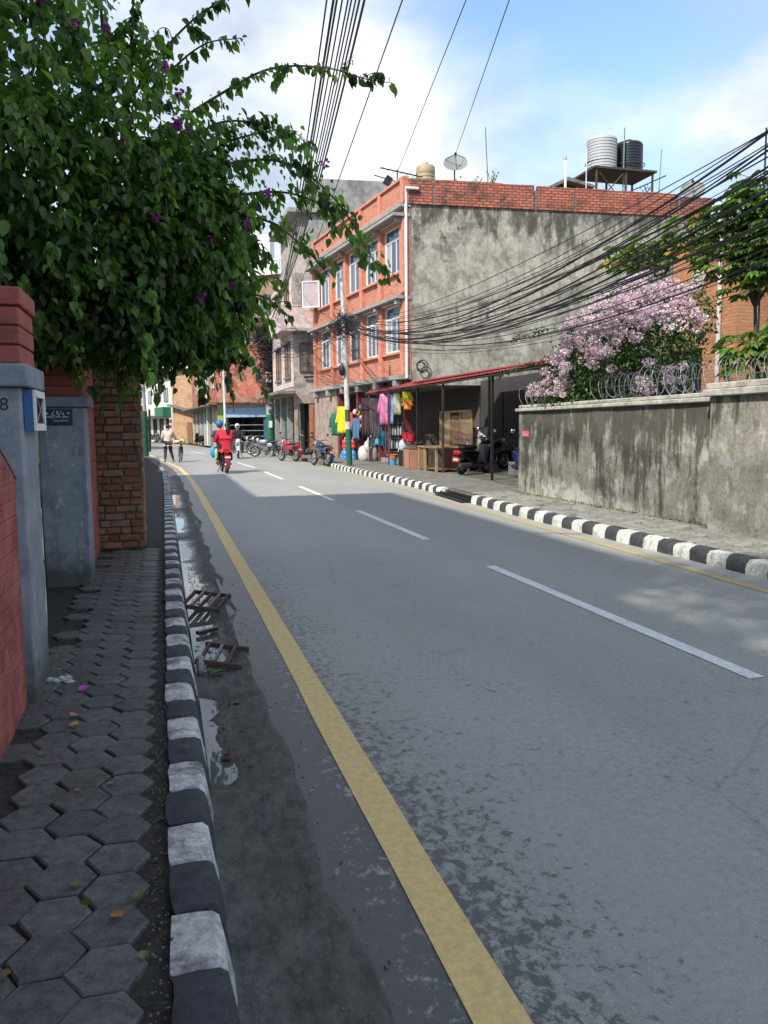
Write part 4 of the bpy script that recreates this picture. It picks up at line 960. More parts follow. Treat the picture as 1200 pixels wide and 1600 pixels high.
# ================================================================== LEAN-TO SHED
shed_red = plain('red_sheet', (0.26,0.05,0.045), 0.45, var=0.2, dirt=0.25)
sd = empty('lean_to_shed', (8.6,22,0.14), 'open lean-to shed with red corrugated roof beside the plaster wall', 'shed')
E0_, E1_ = (7.92,31.6,2.86), (7.88,15.4,2.83); R0_, R1_ = (11.2,28.6,3.30), (10.6,15.4,3.36)
b = MB(); NC = 90; ra = []; rb_ = []
for i in range(NC*2+1):
    t = i/(NC*2); w = 0.022 if i % 2 else -0.012
    e = Vector(E0_).lerp(Vector(E1_), t); r_ = Vector(R0_).lerp(Vector(R1_), t)
    if t < 0.22: r_ = Vector((8.85-0.0*t, e.y, 3.10)).lerp(Vector((8.85,28.2,3.12)), t/0.22); r_.y = min(e.y, 31.4) if t < 0.19 else e.y; r_ = Vector((8.75-0.12*(e.y-28.3), e.y, 3.12))
    ra.append(b.v((e.x, e.y, e.z+w))); rb_.append(b.v((r_.x, r_.y, r_.z+w)))
for i in range(NC*2): b.f(ra[i], ra[i+1], rb_[i+1], rb_[i])
ro = b.build('corrugated_roof', shed_red, sd); sm = ro.modifiers.new('thick', 'SOLIDIFY'); sm.thickness = 0.012
# red fascia board on the slope above, seen against the flank wall
b = MB(); b.tube([(8.75,28.1,3.10),(10.7,22.0,3.36),(10.6,16.0,3.39)], 0.05, 4); b.build('ridge_flashing', plain('red_flashing', (0.24,0.03,0.03), 0.5), sd)
b = MB(); b.tube([(7.97,31.4,2.80),(7.93,15.6,2.77)], 0.03, 4); b.build('eave_beam', rust, sd)
for (x, y, m) in ((7.96,31.0,rust),(7.93,28.05,plain('maroon_paint',(0.17,0.035,0.035))),(8.05,25.0,black_metal),(8.03,22.45,rust),(8.05,18.8,black_metal),(8.0,16.0,rust)):
    MB().box(x-0.03,x+0.03,y-0.03,y+0.03,0.12,2.80).build('post', m, sd)
for (x, y) in ((10.0,23.6),(10.2,20.0),(10.1,17.2)): MB().tube([(x,y,0.12),(x,y,3.1)], 0.045, 8).build('back_post', grey_iron, sd)
for y in (30.0,26.5,23.5,20.5,17.5): MB().tube([(7.98,y,2.80),(8.7 if y > 28 else 10.3,y,3.02 if y > 28 else 3.22)], 0.025, 4).build('rafter', rust, sd)
for x in (8.8,9.6): MB().tube([(x,28.0,2.78+0.16*(x-7.95)),(x,15.7,2.78+0.16*(x-7.95))], 0.02, 4).build('purlin', rust, sd)
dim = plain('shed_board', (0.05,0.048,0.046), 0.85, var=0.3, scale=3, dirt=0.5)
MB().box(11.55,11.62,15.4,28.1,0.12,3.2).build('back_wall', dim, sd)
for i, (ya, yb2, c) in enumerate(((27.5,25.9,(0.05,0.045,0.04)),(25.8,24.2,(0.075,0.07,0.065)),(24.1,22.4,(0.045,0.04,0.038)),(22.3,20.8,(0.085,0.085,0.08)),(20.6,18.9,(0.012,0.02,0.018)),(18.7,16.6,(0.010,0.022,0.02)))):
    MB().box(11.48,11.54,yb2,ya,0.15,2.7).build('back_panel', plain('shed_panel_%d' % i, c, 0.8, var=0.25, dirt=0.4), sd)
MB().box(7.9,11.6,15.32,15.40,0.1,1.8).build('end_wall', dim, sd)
lt = empty('tube_lamp', (9.0,18,3.0), 'white tube lamp under the shed roof', 'lamp')
MB().box(8.7,9.3,17.97,18.03,2.86,2.92).build('batten', white_paint, lt)
l2 = empty('tube_lamp', (8.9,20.5,3.0), 'shorter pale tube lamp deeper under the shed roof', 'lamp'); MB().box(8.75,9.1,20.47,20.53,2.86,2.91).build('batten', white_paint, l2)

# ================================================================== DRAIN GRATES
def grate_ladder(x0, x1, y, w, tilt, n, m, label, z0=0.02, rot=0.0):
    t = empty('drain_grate', (x0, y, 0.0), label, 'drain grate')
    L_ = x1-x0; M = Matrix.Translation((x0,y,z0)) @ Matrix.Rotation(rot,4,'Z') @ Matrix.Rotation(tilt,4,'Y')
    for s_ in (-w/2, w/2): MB(M).box(0,L_,s_-0.012,s_+0.012,0,0.034).build('rail', m, t, bevel=0.004)
    for i in range(n):
        x = 0.02+(L_-0.05)*i/(n-1) if n > 3 else 0.03+i*0.085
        MB(M).box(x-0.008,x+0.008,-w/2+0.017,w/2-0.017,0.004,0.036).build('bar', grey_iron if i % 2 else m, t)
    return t
grate_ladder(0.135, 0.47, 6.86, 0.56, R(8), 5, rust, 'rusty broken drain grate bridging the flooded gutter, the farther one', 0.05, R(-14))
g2 = grate_ladder(0.175, 0.47, 5.16, 0.40, R(9), 3, rust, 'bent rusty drain grate with three bars, the nearer one', 0.045, R(-12))
sb = MB(); sb.blob((0.17,4.98,0.03), 0.03,0.05,0.06,7,5,3); tag(sb.build('concrete_stub', concrete), 'small concrete lump holding the corner of nearer drain grate', 'stone')
pk_ = empty('timber_scrap', (0.24,5.95,-0.02), 'dark wet scrap of timber lying in gutter puddle', 'timber')
b = MB(Matrix.Translation((0.26,5.95,-0.01)) @ Matrix.Rotation(R(35),4,'Z')); b.box(-0.09,0.09,-0.02,0.02,0,0.025); b.build('plank', plain('wet_wood', (0.02,0.018,0.016), 0.4), pk_)
t = empty('drain_grate', (5.95,15.7,0.0), 'black slotted drain grate let into the far kerb', 'drain grate')
M = Matrix.Translation((5.72,15.68,0.0)) @ Matrix.Rotation(R(-4),4,'Z')
for s_ in (0.0,0.12,0.24,0.36): MB(M).box(s_-0.012,s_+0.012,-1.02,1.02,0.02+0.27*s_,0.05+0.27*s_).build('rail', black_metal, t)
for i in range(13): MB(M).box(0.0,0.37,-1.0+i*0.165,-0.98+i*0.165,0.045,0.065).build('bar', black_metal, t)
MB(M).box(-0.03,0.42,-1.05,1.05,-0.1,0.005).build('pit', dark_in, t)

# ================================================================== POLES
green_p = plain('pole_green', (0.015,0.105,0.055), 0.5, var=0.15, dirt=0.25); pole_w = plain('pole_white', (0.50,0.50,0.47), 0.7, var=0.25, dirt=0.5); pole_c = plaster('pole_concrete', (0.33,0.32,0.29), 0.4, s=3)
def tangle(parent, c, r, n, seed, rad=0.008, hz=0.5, name='cable_tangle'):
    rr = random.Random(seed); b = MB()
    for i in range(n):
        a0 = rr.uniform(0,6.28); pts = []; R1 = r*rr.uniform(0.25,1.0); ex = rr.uniform(0.5,1.3); dz = rr.uniform(-hz,hz)
        tilt = rr.uniform(-1.0,1.0); w = rr.uniform(2.5,6.3)
        for j in range(11):
            a = a0+w*j/10; pts.append((c[0]+R1*math.cos(a)*ex, c[1]+R1*math.sin(a)*0.7, c[2]+dz+R1*tilt*math.sin(a*1.3+a0)+rr.uniform(-0.03,0.03)))
        b.tube(pts, rad*rr.uniform(0.6,1.3), 4, cap=False)
    return b.build(name, cable_m, parent)
gp = empty('utility_pole', (6.47,28.1,0.13), 'slim white and green utility pole with cable tangle by red building', 'pole')
lean = lambda z: (6.47-0.030*z, 28.1, z)
MB().tube([lean(0.05),lean(1.45)], [0.105,0.10], 12).build('green_sleeve', green_p, gp, smooth=True)
MB().tube([lean(1.45),lean(1.72)], [0.1005,0.10], 12).build('pale_band', pole_w, gp, smooth=True)
MB().tube([lean(1.72),lean(2.15)], [0.0995,0.096], 12).build('green_band', green_p, gp, smooth=True)
MB().tube([lean(2.15),lean(6.6)], [0.095,0.072], 12).build('shaft', pole_w, gp, smooth=True)
tangle(gp, lean(5.15), 0.55, 46, 3, 0.011, 0.35); tangle(gp, lean(4.3), 0.13, 22, 4, 0.012, 0.75, 'hanging_cables')
MB().box(6.15,6.55,28.0,28.2,5.35,5.45).build('cross_arm', grey_iron, gp)
MB().blob((6.2,28.0,3.55),0.12,0.1,0.22,8,6).build('junction_box', black_metal, gp)
fp = empty('utility_pole', (6.15,47.6,0.0), 'thick far concrete pole smothered in cables with green painted foot', 'pole')
MB().tube([(6.15,47.6,0),(6.15,47.6,2.3)], [0.27,0.25], 12).build('green_foot', green_p, fp, smooth=True)
MB().tube([(6.15,47.6,2.3),(6.13,47.6,9.0)], [0.249,0.15], 12).build('shaft', pole_c, fp, smooth=True)
MB().box(6.02,6.22,47.3,47.34,1.55,1.95).build('painted_mark', white_paint, fp)
tangle(fp, (6.15,47.4,5.3), 0.72, 230, 8, 0.020, 2.1); tangle(fp, (5.9,47.3,6.8), 1.5, 110, 9, 0.016, 0.55, 'cable_nest')
MB().box(5.9,6.2,47.15,47.3,4.2,4.8).build('meter_box', pole_w, fp)
lp = empty('utility_pole', (-1.02,45.5,0.1), 'white and green pole beyond the brick pier at the footpath', 'pole')
MB().tube([(-1.02,45.5,0.05),(-1.02,45.5,2.5)], [0.21,0.20], 12).build('green_sleeve', green_p, lp, smooth=True)
MB().tube([(-1.02,45.5,2.5),(-1.1,45.5,8.0)], [0.17,0.12], 12).build('shaft', pole_w, lp, smooth=True)
tangle(lp, (-1.05,45.4,4.6), 0.3, 26, 5, 0.012, 1.2)
MB().tube([(-0.75,45.4,0.3),(-0.7,45.4,2.6)], 0.06, 6).build('side_conduit', black_metal, lp)
st_ = empty('lamp_post', (4.2,57.0,0.0), 'thin white post before the peeling red corner building', 'pole')
MB().tube([(4.2,57,0.0),(4.17,57,6.1)], 0.075, 8).build('shaft', white_paint, st_); MB().lathe([(0.09,6.1),(0.09,6.25),(0.0,6.3)], 8, (4.17,57,0)).build('cap', rust, st_)

# ================================================================== OVERHEAD CABLES, each its own thing
def cable(pts, r, label, group, n=22, m=None):
    """smooth curve through given points (quadratic through 3, straight through 2, with a light waver)"""
    pts = [Vector(p) for p in pts]; out = []
    if len(pts) == 2:
        for i in range(n+1): out.append(pts[0].lerp(pts[1], i/n))
    else:
        ys = [0, (pts[1]-pts[0]).length/((pts[1]-pts[0]).length+(pts[2]-pts[1]).length), 1.0]; tm = ys[1]
        for i in range(n+1):
            t = i/n; l0 = (t-tm)*(t-1)/((0-tm)*(0-1)); l1 = t*(t-1)/(tm*(tm-1)); l2 = t*(t-tm)/(1*(1-tm)); out.append(pts[0]*l0+pts[1]*l1+pts[2]*l2)
    o = MB().tube(out, r, 5, cap=False).build('overhead_cable', m or cable_m, smooth=True)
    tag(o, label, 'cable', group); return o
CY = lambda px, py, y: None
grp = 'cables fanning from the slim pole to the right'
lab = 'black cable sagging from the slim pole across the plaster flank, one of the fan'
# heights of each cable over y = 28 (pole), y = 14.9 and y = 7.2 (all run over the far kerb, x about 6.5)
fan = []
for i in range(24):
    f = i/23; z0 = 5.25+0.28*math.sin(i*2.1)-0.10*f
    zm = 4.62-1.42*f**0.9+random.uniform(-0.09,0.09); ze = 4.62-1.55*f+random.uniform(-0.10,0.10)
    x0 = 6.42+random.uniform(-0.15,0.15); fan.append((x0, z0, 6.38+random.uniform(-0.2,0.2), zm, 6.42+random.uniform(-0.25,0.25), ze))
for i, (x0, z0, xm, zm, xe, ze) in enumerate(fan):
    # carry the curve on past y = 7.2 towards the next pole behind the camera
    a, b_, c = (28.1,z0), (14.6,zm-0.25), (7.2,ze)
    q = np.polyfit([a[0],b_[0],c[0]], [a[1],b_[1],c[1]], 2)
    y2 = 1.0
    cable([(x0,28.1,z0), (xm,14.6,b_[1]), (xe-0.1, y2, float(np.polyval(q, y2)))], random.choice((0.005,0.007,0.009,0.012)), lab, grp)
for i in range(7):                                                  # the heavy twisted bundle among them
    q0 = 5.05+random.uniform(-0.15,0.15)
    cable([(6.42+random.uniform(-0.1,0.1),28.1,q0), (6.4+random.uniform(-0.12,0.12),14.6,3.42+0.09*i+random.uniform(-0.06,0.06)), (6.35+random.uniform(-0.12,0.12),1.0,5.3+0.14*i)], random.choice((0.010,0.013,0.016)), 'thick black cable in the heavy bundle sagging low over the far kerb', 'heavy bundle over the far kerb')
for i in range(6):
    z = 5.1+0.12*i
    cable([(6.42,28.1,z), (6.3,38,4.9+0.15*i), (6.15,47.5,5.9+0.2*i)], 0.012, 'cable strung between the slim pole and the smothered pole', 'cables between the two poles beside the pink building')
for i in range(9):
    dxx = (i-4)*0.042
    cable([(6.2+random.uniform(-0.3,0.3),47.5,7.2+0.12*i), (3.4+dxx*1.3,19.0,6.55+0.04*i), (1.4+dxx*1.6,2.0,7.0+0.02*i)], random.choice((0.012,0.015,0.018)), 'black cable in the thick bundle crossing above the road', 'bundle of cables crossing above the road', n=30)
cable([(7.2,44.0,8.6), (3.9,14.0,7.9), (3.1,4,8.6)], 0.012, 'single black cable just beside the thick overhead bundle', None)
cable([(9.05,30.4,11.3), (4.6,10.5,8.35)], 0.010, 'lone thin cable rising from the flat roof aerial', None)
cable([(11.3,30.3,11.9), (5.0,10.5,8.0)], 0.010, 'lone thin cable rising from the big roof dish', None)
for i in range(14):
    rr = random.Random(50+i); z = rr.uniform(4.3,7.6)
    cable([(6.35,28.1,5.2+rr.uniform(-0.4,0.3)), (7.0+rr.uniform(-0.3,0.6),34+rr.uniform(-2,2),z*0.5+2.4), (6.5+rr.uniform(-0.3,1.5),40.0,z)], 0.009, 'thin service wire looping from slim pole to the pink building', 'service wires on the pink building', n=12)
for i in range(8):
    rr = random.Random(80+i)
    cable([(6.1,47.5,5.6+rr.uniform(-0.5,1.4)), (4.8,52,5.0+rr.uniform(-0.2,0.6)), (3.6+rr.uniform(-0.6,1.0),61,5.8+rr.uniform(-0.8,1.2))], 0.012, 'wire drooping from smothered pole to the peeling corner building', 'wires on the corner building', n=12)

# ================================================================== ROOFTOP THINGS
def tank(name, c, r, h, m, label, ribs=9, on=None):
    t = empty(name, c, label, 'water tank'); prof = [(r*0.98,0)]
    for i in range(ribs):
        z = h*0.84*(i+0.15)/ribs; dz = h*0.84/ribs; prof += [(r,z),(r,z+dz*0.62),(r*0.965,z+dz*0.72),(r*0.965,z+dz*0.9)]
    prof += [(r,h*0.85),(r*0.985,h-0.14),(r*0.9,h-0.08),(r*0.45,h-0.02),(r*0.3,h-0.015)]
    MB().lathe(prof, 28, (0,0,0)).build('barrel', m, t, smooth=True, local=True)
    MB().lathe([(r*0.3,h-0.02),(r*0.3,h+0.06),(r*0.26,h+0.08),(0.0,h+0.085)], 16, (0,0,0)).build('lid', m, t, smooth=True, local=True)
    return t
gtm = plain('tank_grey', (0.40,0.41,0.41), 0.5, var=0.08, dirt=0.15); btm = plain('tank_black', (0.015,0.016,0.019), 0.35, var=0.15)
ts = empty('tank_stand', (18.6,30.7,10.4), 'rusty angle iron stand under the two big rooftop tanks', 'stand')
for x in (17.35,18.7,19.95):
    for y in (30.0,31.5): MB().box(x-0.035,x+0.035,y-0.035,y+0.035,9.5,11.9).build('leg', rust, ts)
b = MB(); b.box(17.2,20.1,29.9,31.7,11.9,11.98); b.build('deck', rust, ts)
b = MB(); b.tube([(17.35,30,10.5),(18.7,30,11.9)],0.025,4); b.tube([(18.7,30,10.5),(17.35,30,11.9)],0.025,4); b.tube([(20.6,30,11.85),(18.7,30,11.0)],0.025,4); b.build('brace', rust, ts)
tank('water_tank', (17.98,30.7,11.985), 0.62, 1.42, gtm, 'big pale grey ribbed water tank on rooftop stand', 10)
tank('water_tank', (19.32,30.85,11.985), 0.60, 1.36, btm, 'big black ribbed water tank on rooftop stand', 10)
tank('water_tank', (10.9,32.6,9.6), 0.40, 2.75, plain('tank_tan', (0.36,0.30,0.17), 0.6, dirt=0.3), 'tan water tank partly hidden by the roof parapet', 16)
tank('water_tank', (9.95,33.3,9.6), 0.28, 2.3, gtm, 'small grey water tank beside the tan tank', 10)
for (x, c) in ((17.98,0.64),(19.32,0.62)):
    o = MB().torus((x,30.75,12.35), c, 0.02, 24, 5, 'z').build('tank_hoop', rust); o.parent = ts; o.location = (-ts.location.x, -ts.location.y, -ts.location.z)
def dish(c, r, label, az, el):
    t = empty('satellite_dish', (c[0],c[1],c[2]), label, 'satellite dish')
    Md = Matrix.Translation(c) @ Matrix.Rotation(az,4,'Z') @ Matrix.Rotation(el,4,'X')
    b = MB(Md); b.lathe([(0.0,-0.12*r*2),(r*0.5,-0.085*r*2),(r*0.8,-0.035*r*2),(r,0.0),(r*0.99,0.012),(r*0.78,-0.02*r),(r*0.5,-0.13*r),(0.0,-0.20*r)], 28, (0,0,0)); b.build('reflector', plain('dish_grey', (0.20,0.205,0.20), 0.6, var=0.1), t, smooth=True)
    b = MB(Md)
    for a in (0.6,2.7,4.8): b.tube([(r*0.95*math.cos(a),r*0.95*math.sin(a),0),(0,0,r*0.8)],0.012,4)
    b.build('feed_arm', black_metal, t); MB(Md).lathe([(0.05,r*0.72),(0.05,r*0.9)],8,(0,0,0)).build('feed_horn', black_metal, t)
    MB().tube([(c[0],c[1]+0.1,9.6),(c[0],c[1]+0.1,c[2]-0.1)],0.035,6).build('mount', grey_iron, t)
dish((11.36,30.3,11.75), 0.47, 'large grey satellite dish tilted skyward above the brick parapet', R(-20), R(53))
dish((21.6,29.6,11.25), 0.50, 'pale satellite dish at the far end of flank parapet', R(-36), R(53))
def mast(name, base, top, r, label, cat='mast', m=grey_iron):
    t = empty(name, base, label, cat); MB().tube([base, top], r, 6).build('shaft', m, t); return t
t = mast('roof_aerial', (12.5,29.6,9.6), (12.36,29.7,12.95), 0.022, 'tall thin aerial rod leaning above the parapet')
MB().tube([(12.0,29.5,10.62),(13.5,29.4,10.52)], 0.035, 6).build('boom', black_metal, t)
t = mast('vent_pipe', (15.5,29.1,9.6), (15.51,29.2,11.85), 0.05, 'white capped vent pipe standing on the roof', 'pipe', white_paint); MB().lathe([(0.07,11.85),(0.07,11.95),(0,12.0)],8,(15.51,29.2,0)).build('cap', gtm, t)
mast('roof_rod', (17.0,30.2,9.6), (17.0,30.2,12.7), 0.02, 'slim pale rod left of the grey tank', 'mast', white_paint)
mast('roof_rod', (18.75,30.3,9.6), (18.78,30.3,13.7), 0.03, 'green pipe rising between the two big tanks', 'pipe', plain('pipe_green', (0.12,0.25,0.17), 0.5))
mast('roof_rod', (20.4,30.3,9.6), (20.55,30.3,13.0), 0.02, 'thin rod right of the black tank', 'mast')
t = mast('yagi_aerial', (9.05,30.5,9.6), (9.05,30.5,11.35), 0.025, 'yagi television aerial at the street corner of the roof', 'aerial', black_metal)
MB().tube([(8.3,30.2,11.3),(10.2,30.9,11.3)], 0.025, 5).build('boom', black_metal, t); MB().tube([(8.0,30.0,10.95),(9.2,30.4,10.85)], 0.02, 5).build('lower_boom', black_metal, t)
for i in range(6): MB().tube([(8.4+i*0.3,30.0+i*0.11,11.3),(8.3+i*0.3,30.5+i*0.11,11.3)], 0.010, 4).build('element', black_metal, t)
MB(Matrix.Translation((8.5,29.9,10.75)) @ Matrix.Rotation(R(30),4,'Y')).box(-0.13,0.13,-0.1,0.1,-0.15,0.15).build('floodlight', black_metal, t)
rsd = empty('roof_shed', (16.3,31,9.6), 'low dark roofed rooftop shed left of the tanks', 'shed')
MB().box(15.7,17.2,30.6,32.6,9.5,11.0).build('walls', plain('shed_brick', (0.3,0.16,0.1), 0.9, dirt=0.4), rsd); MB().ext([(14.6,10.75),(16.2,11.55),(17.4,11.3),(17.4,11.2),(16.2,11.4),(14.6,10.68)], 30.2, 32.8).build('roof', concrete_dark, rsd)
sf = empty('steel_frame', (10.6,12.3,0.1), 'thin steel lattice frame at the upper right picture edge', 'mast')
for (x, y) in ((10.45,12.3),(11.15,12.0)): MB().tube([(x,y,0.1),(x,y,6.7)], 0.018, 5).build('upright', black_metal, sf)
b = MB()
for z in (5.2,5.95,6.65): b.tube([(10.45,12.3,z),(11.15,12.0,z)], 0.014, 4)
b.tube([(10.45,12.3,5.2),(11.15,12.0,5.95)],0.012,4); b.tube([(11.15,12.0,5.95),(10.45,12.3,6.65)],0.012,4); b.build('bracing', black_metal, sf)
# ================================================================== VEHICLES
def wheel(t, name, y, rad, w, tyre_m=rubber, spokes=10, rim_m=None, disc=False):
    o = MB().torus((0,y,rad), rad-w*0.5, w*0.5, 22, 7, 'x', 1.0).build(name, tyre_m, t, smooth=True, local=True)
    rm = rim_m or steel
    MB().torus((0,y,rad), rad-w*1.05, w*0.22, 22, 5, 'x', 1.6).build('rim', rm, o, local=True)
    b = MB(); b.lathe([(0.045,-0.06),(0.06,-0.03),(0.06,0.03),(0.045,0.06)], 10, (0,y,rad), 'x')
    for i in range(spokes):
        a = 2*math.pi*i/spokes; rr = rad-w
        b.tube([(0.02*(-1)**i,y+0.04*math.cos(a),rad+0.04*math.sin(a)), (0,y+rr*math.cos(a),rad+rr*math.sin(a))], 0.004 if spokes > 8 else 0.014, 4)
    b.build('hub', rm, o, local=True); return o
def arc(y, z, r, a0, a1, n=8): return [(0, y+r*math.cos(R(a0+(a1-a0)*i/n)), z+r*math.sin(R(a0+(a1-a0)*i/n))) for i in range(n+1)]
def strip(b, pts, w, th=0.012):
    pv = None
    for (x, y, z) in pts:
        q = [b.v((x-w/2,y,z)), b.v((x+w/2,y,z)), b.v((x+w/2*0.9,y,z+th)), b.v((x-w/2*0.9,y,z+th))]
        if pv:
            for j in range(4): b.f(pv[j], pv[(j+1)%4], q[(j+1)%4], q[j])
        else: b.f(*q[::-1])
        pv = q
    b.f(*pv)
red_lens = plain('red_lens', (0.45,0.01,0.01), 0.2, var=0.1); plate_red = plain('plate_red', (0.5,0.06,0.06), 0.5); plate_white = plain('plate_white', (0.7,0.68,0.66), 0.5); lens = plain('headlamp_lens', (0.6,0.62,0.64), 0.08, var=0.05); seat_black = plain('seat_vinyl', (0.015,0.015,0.016), 0.55)
def motorcycle(loc, rz, label, paint_m, lean=0.0, accent=None, group=None):
    t = empty('motorcycle', loc, label, 'motorcycle', group, rz); t.rotation_euler = (0, lean, rz)
    K = dict(local=True)
    wheel(t, 'front_wheel', 0.64, 0.30, 0.085, spokes=12); wheel(t, 'rear_wheel', -0.64, 0.30, 0.105, spokes=12)
    b = MB(); b.blob((0,0.18,0.80), 0.135,0.27,0.13,12,8,2.5); b.build('fuel_tank', paint_m, t, smooth=True, **K)
    b = MB(); b.blob((0,-0.30,0.79), 0.13,0.40,0.055,12,6,3); b.build('seat', seat_black, t, smooth=True, **K)
    b = MB(); b.box(-0.11,0.11,-0.12,0.2,0.30,0.55); b.lathe([(0.085,0),(0.085,0.04),(0.10,0.045),(0.10,0.06),(0.085,0.065),(0.085,0.09),(0.10,0.095),(0.10,0.11),(0.07,0.16)],10,(0,0.12,0.54)); b.lathe([(0.10,-0.14),(0.12,-0.1),(0.12,0.1),(0.10,0.14)],12,(0,-0.05,0.40),'x'); b.build('engine', plain('engine_grey',(0.13,0.13,0.135),0.45,0.6), t, bevel=0.01, **K)
    b = MB(); b.tube([(0.09,0.2,0.45),(0.12,0.24,0.30),(0.14,0.0,0.24),(0.15,-0.35,0.30),(0.155,-0.85,0.40)], [0.022,0.022,0.03,0.048,0.05], 8); b.build('exhaust', chrome, t, smooth=True, **K)
    b = MB()
    for s_ in (-0.085,0.085): b.tube([(s_,0.64,0.30),(s_,0.42,0.98)], [0.026,0.02], 8)
    b.build('fork', chrome, t, smooth=True, **K)
    b = MB(); b.tube([(0,0.42,0.95),(0,0.18,0.65),(0,-0.3,0.62),(0,-0.62,0.72)],0.024,6); b.tube([(0.08,-0.62,0.32),(0.08,-0.15,0.38)],0.018,6); b.tube([(-0.08,-0.62,0.32),(-0.08,-0.15,0.38)],0.018,6); b.tube([(0.1,-0.6,0.34),(0.1,-0.5,0.70)],0.03,7); b.tube([(-0.1,-0.6,0.34),(-0.1,-0.5,0.70)],0.03,7); b.build('chassis', black_metal, t, **K)
    MB().tube([(-0.36,0.24,1.06),(-0.22,0.34,1.05),(-0.08,0.40,1.0),(0.08,0.40,1.0),(0.22,0.34,1.05),(0.36,0.24,1.06)],0.014,6).build('handlebar', black_metal, t, **K)
    for s_ in (-1,1):
        m_ = MB(); m_.tube([(s_*0.26,0.33,1.06),(s_*0.33,0.33,1.24)],0.007,5); m_.blob((s_*0.35,0.32,1.27),0.06,0.02,0.042,9,5); m_.build('mirror', black_metal, t, **K)
        m_ = MB(); m_.blob((s_*0.17,-0.78,0.72),0.03,0.03,0.022,6,4); m_.blob((s_*0.2,0.5,0.86),0.03,0.03,0.022,6,4); m_.build('indicator', plain('amber_lens',(0.6,0.25,0.03),0.25), t, **K)
        m_ = MB(); m_.blob((s_*0.115,-0.2,0.62),0.03,0.16,0.11,8,6,3); m_.build('side_panel', paint_m, t, smooth=True, **K)
        MB().tube([(s_*0.1,0.0,0.27),(s_*0.25,-0.02,0.27)],0.016,6).build('footpeg', rubber, t, **K)
    b = MB(); b.lathe([(0.03,-0.09),(0.09,-0.06),(0.105,0.0),(0.10,0.03),(0.0,0.05)],14,(0,0.52,0.90),'y'); b.build('headlight', lens, t, smooth=True, **K)
    b = MB(); strip(b, arc(0.64,0.30,0.34,20,150), 0.12); b.build('front_mudguard', accent or paint_m, t, **K)
    b = MB(); strip(b, arc(-0.64,0.30,0.37,200,60), 0.14); b.blob((0,-0.72,0.74),0.09,0.17,0.06,8,5,3); b.build('tail_cowl', paint_m, t, **K)
    b = MB(); b.blob((0,-0.89,0.72),0.065,0.03,0.045,8,5,3); b.build('tail_light', red_lens, t, **K)
    MB().box(-0.10,0.10,-0.965,-0.955,0.50,0.62).build('number_plate', plate_red if not accent else plate_white, t, **K)
    MB().box(-0.09,0.09,-0.967,-0.9655,0.535,0.585).build('plate_marks', plate_white, t, **K)
    MB().tube([(-0.1,-0.05,0.30),(-0.24,0.0,0.01)],0.012,5).build('side_stand', black_metal, t, **K)
    return t
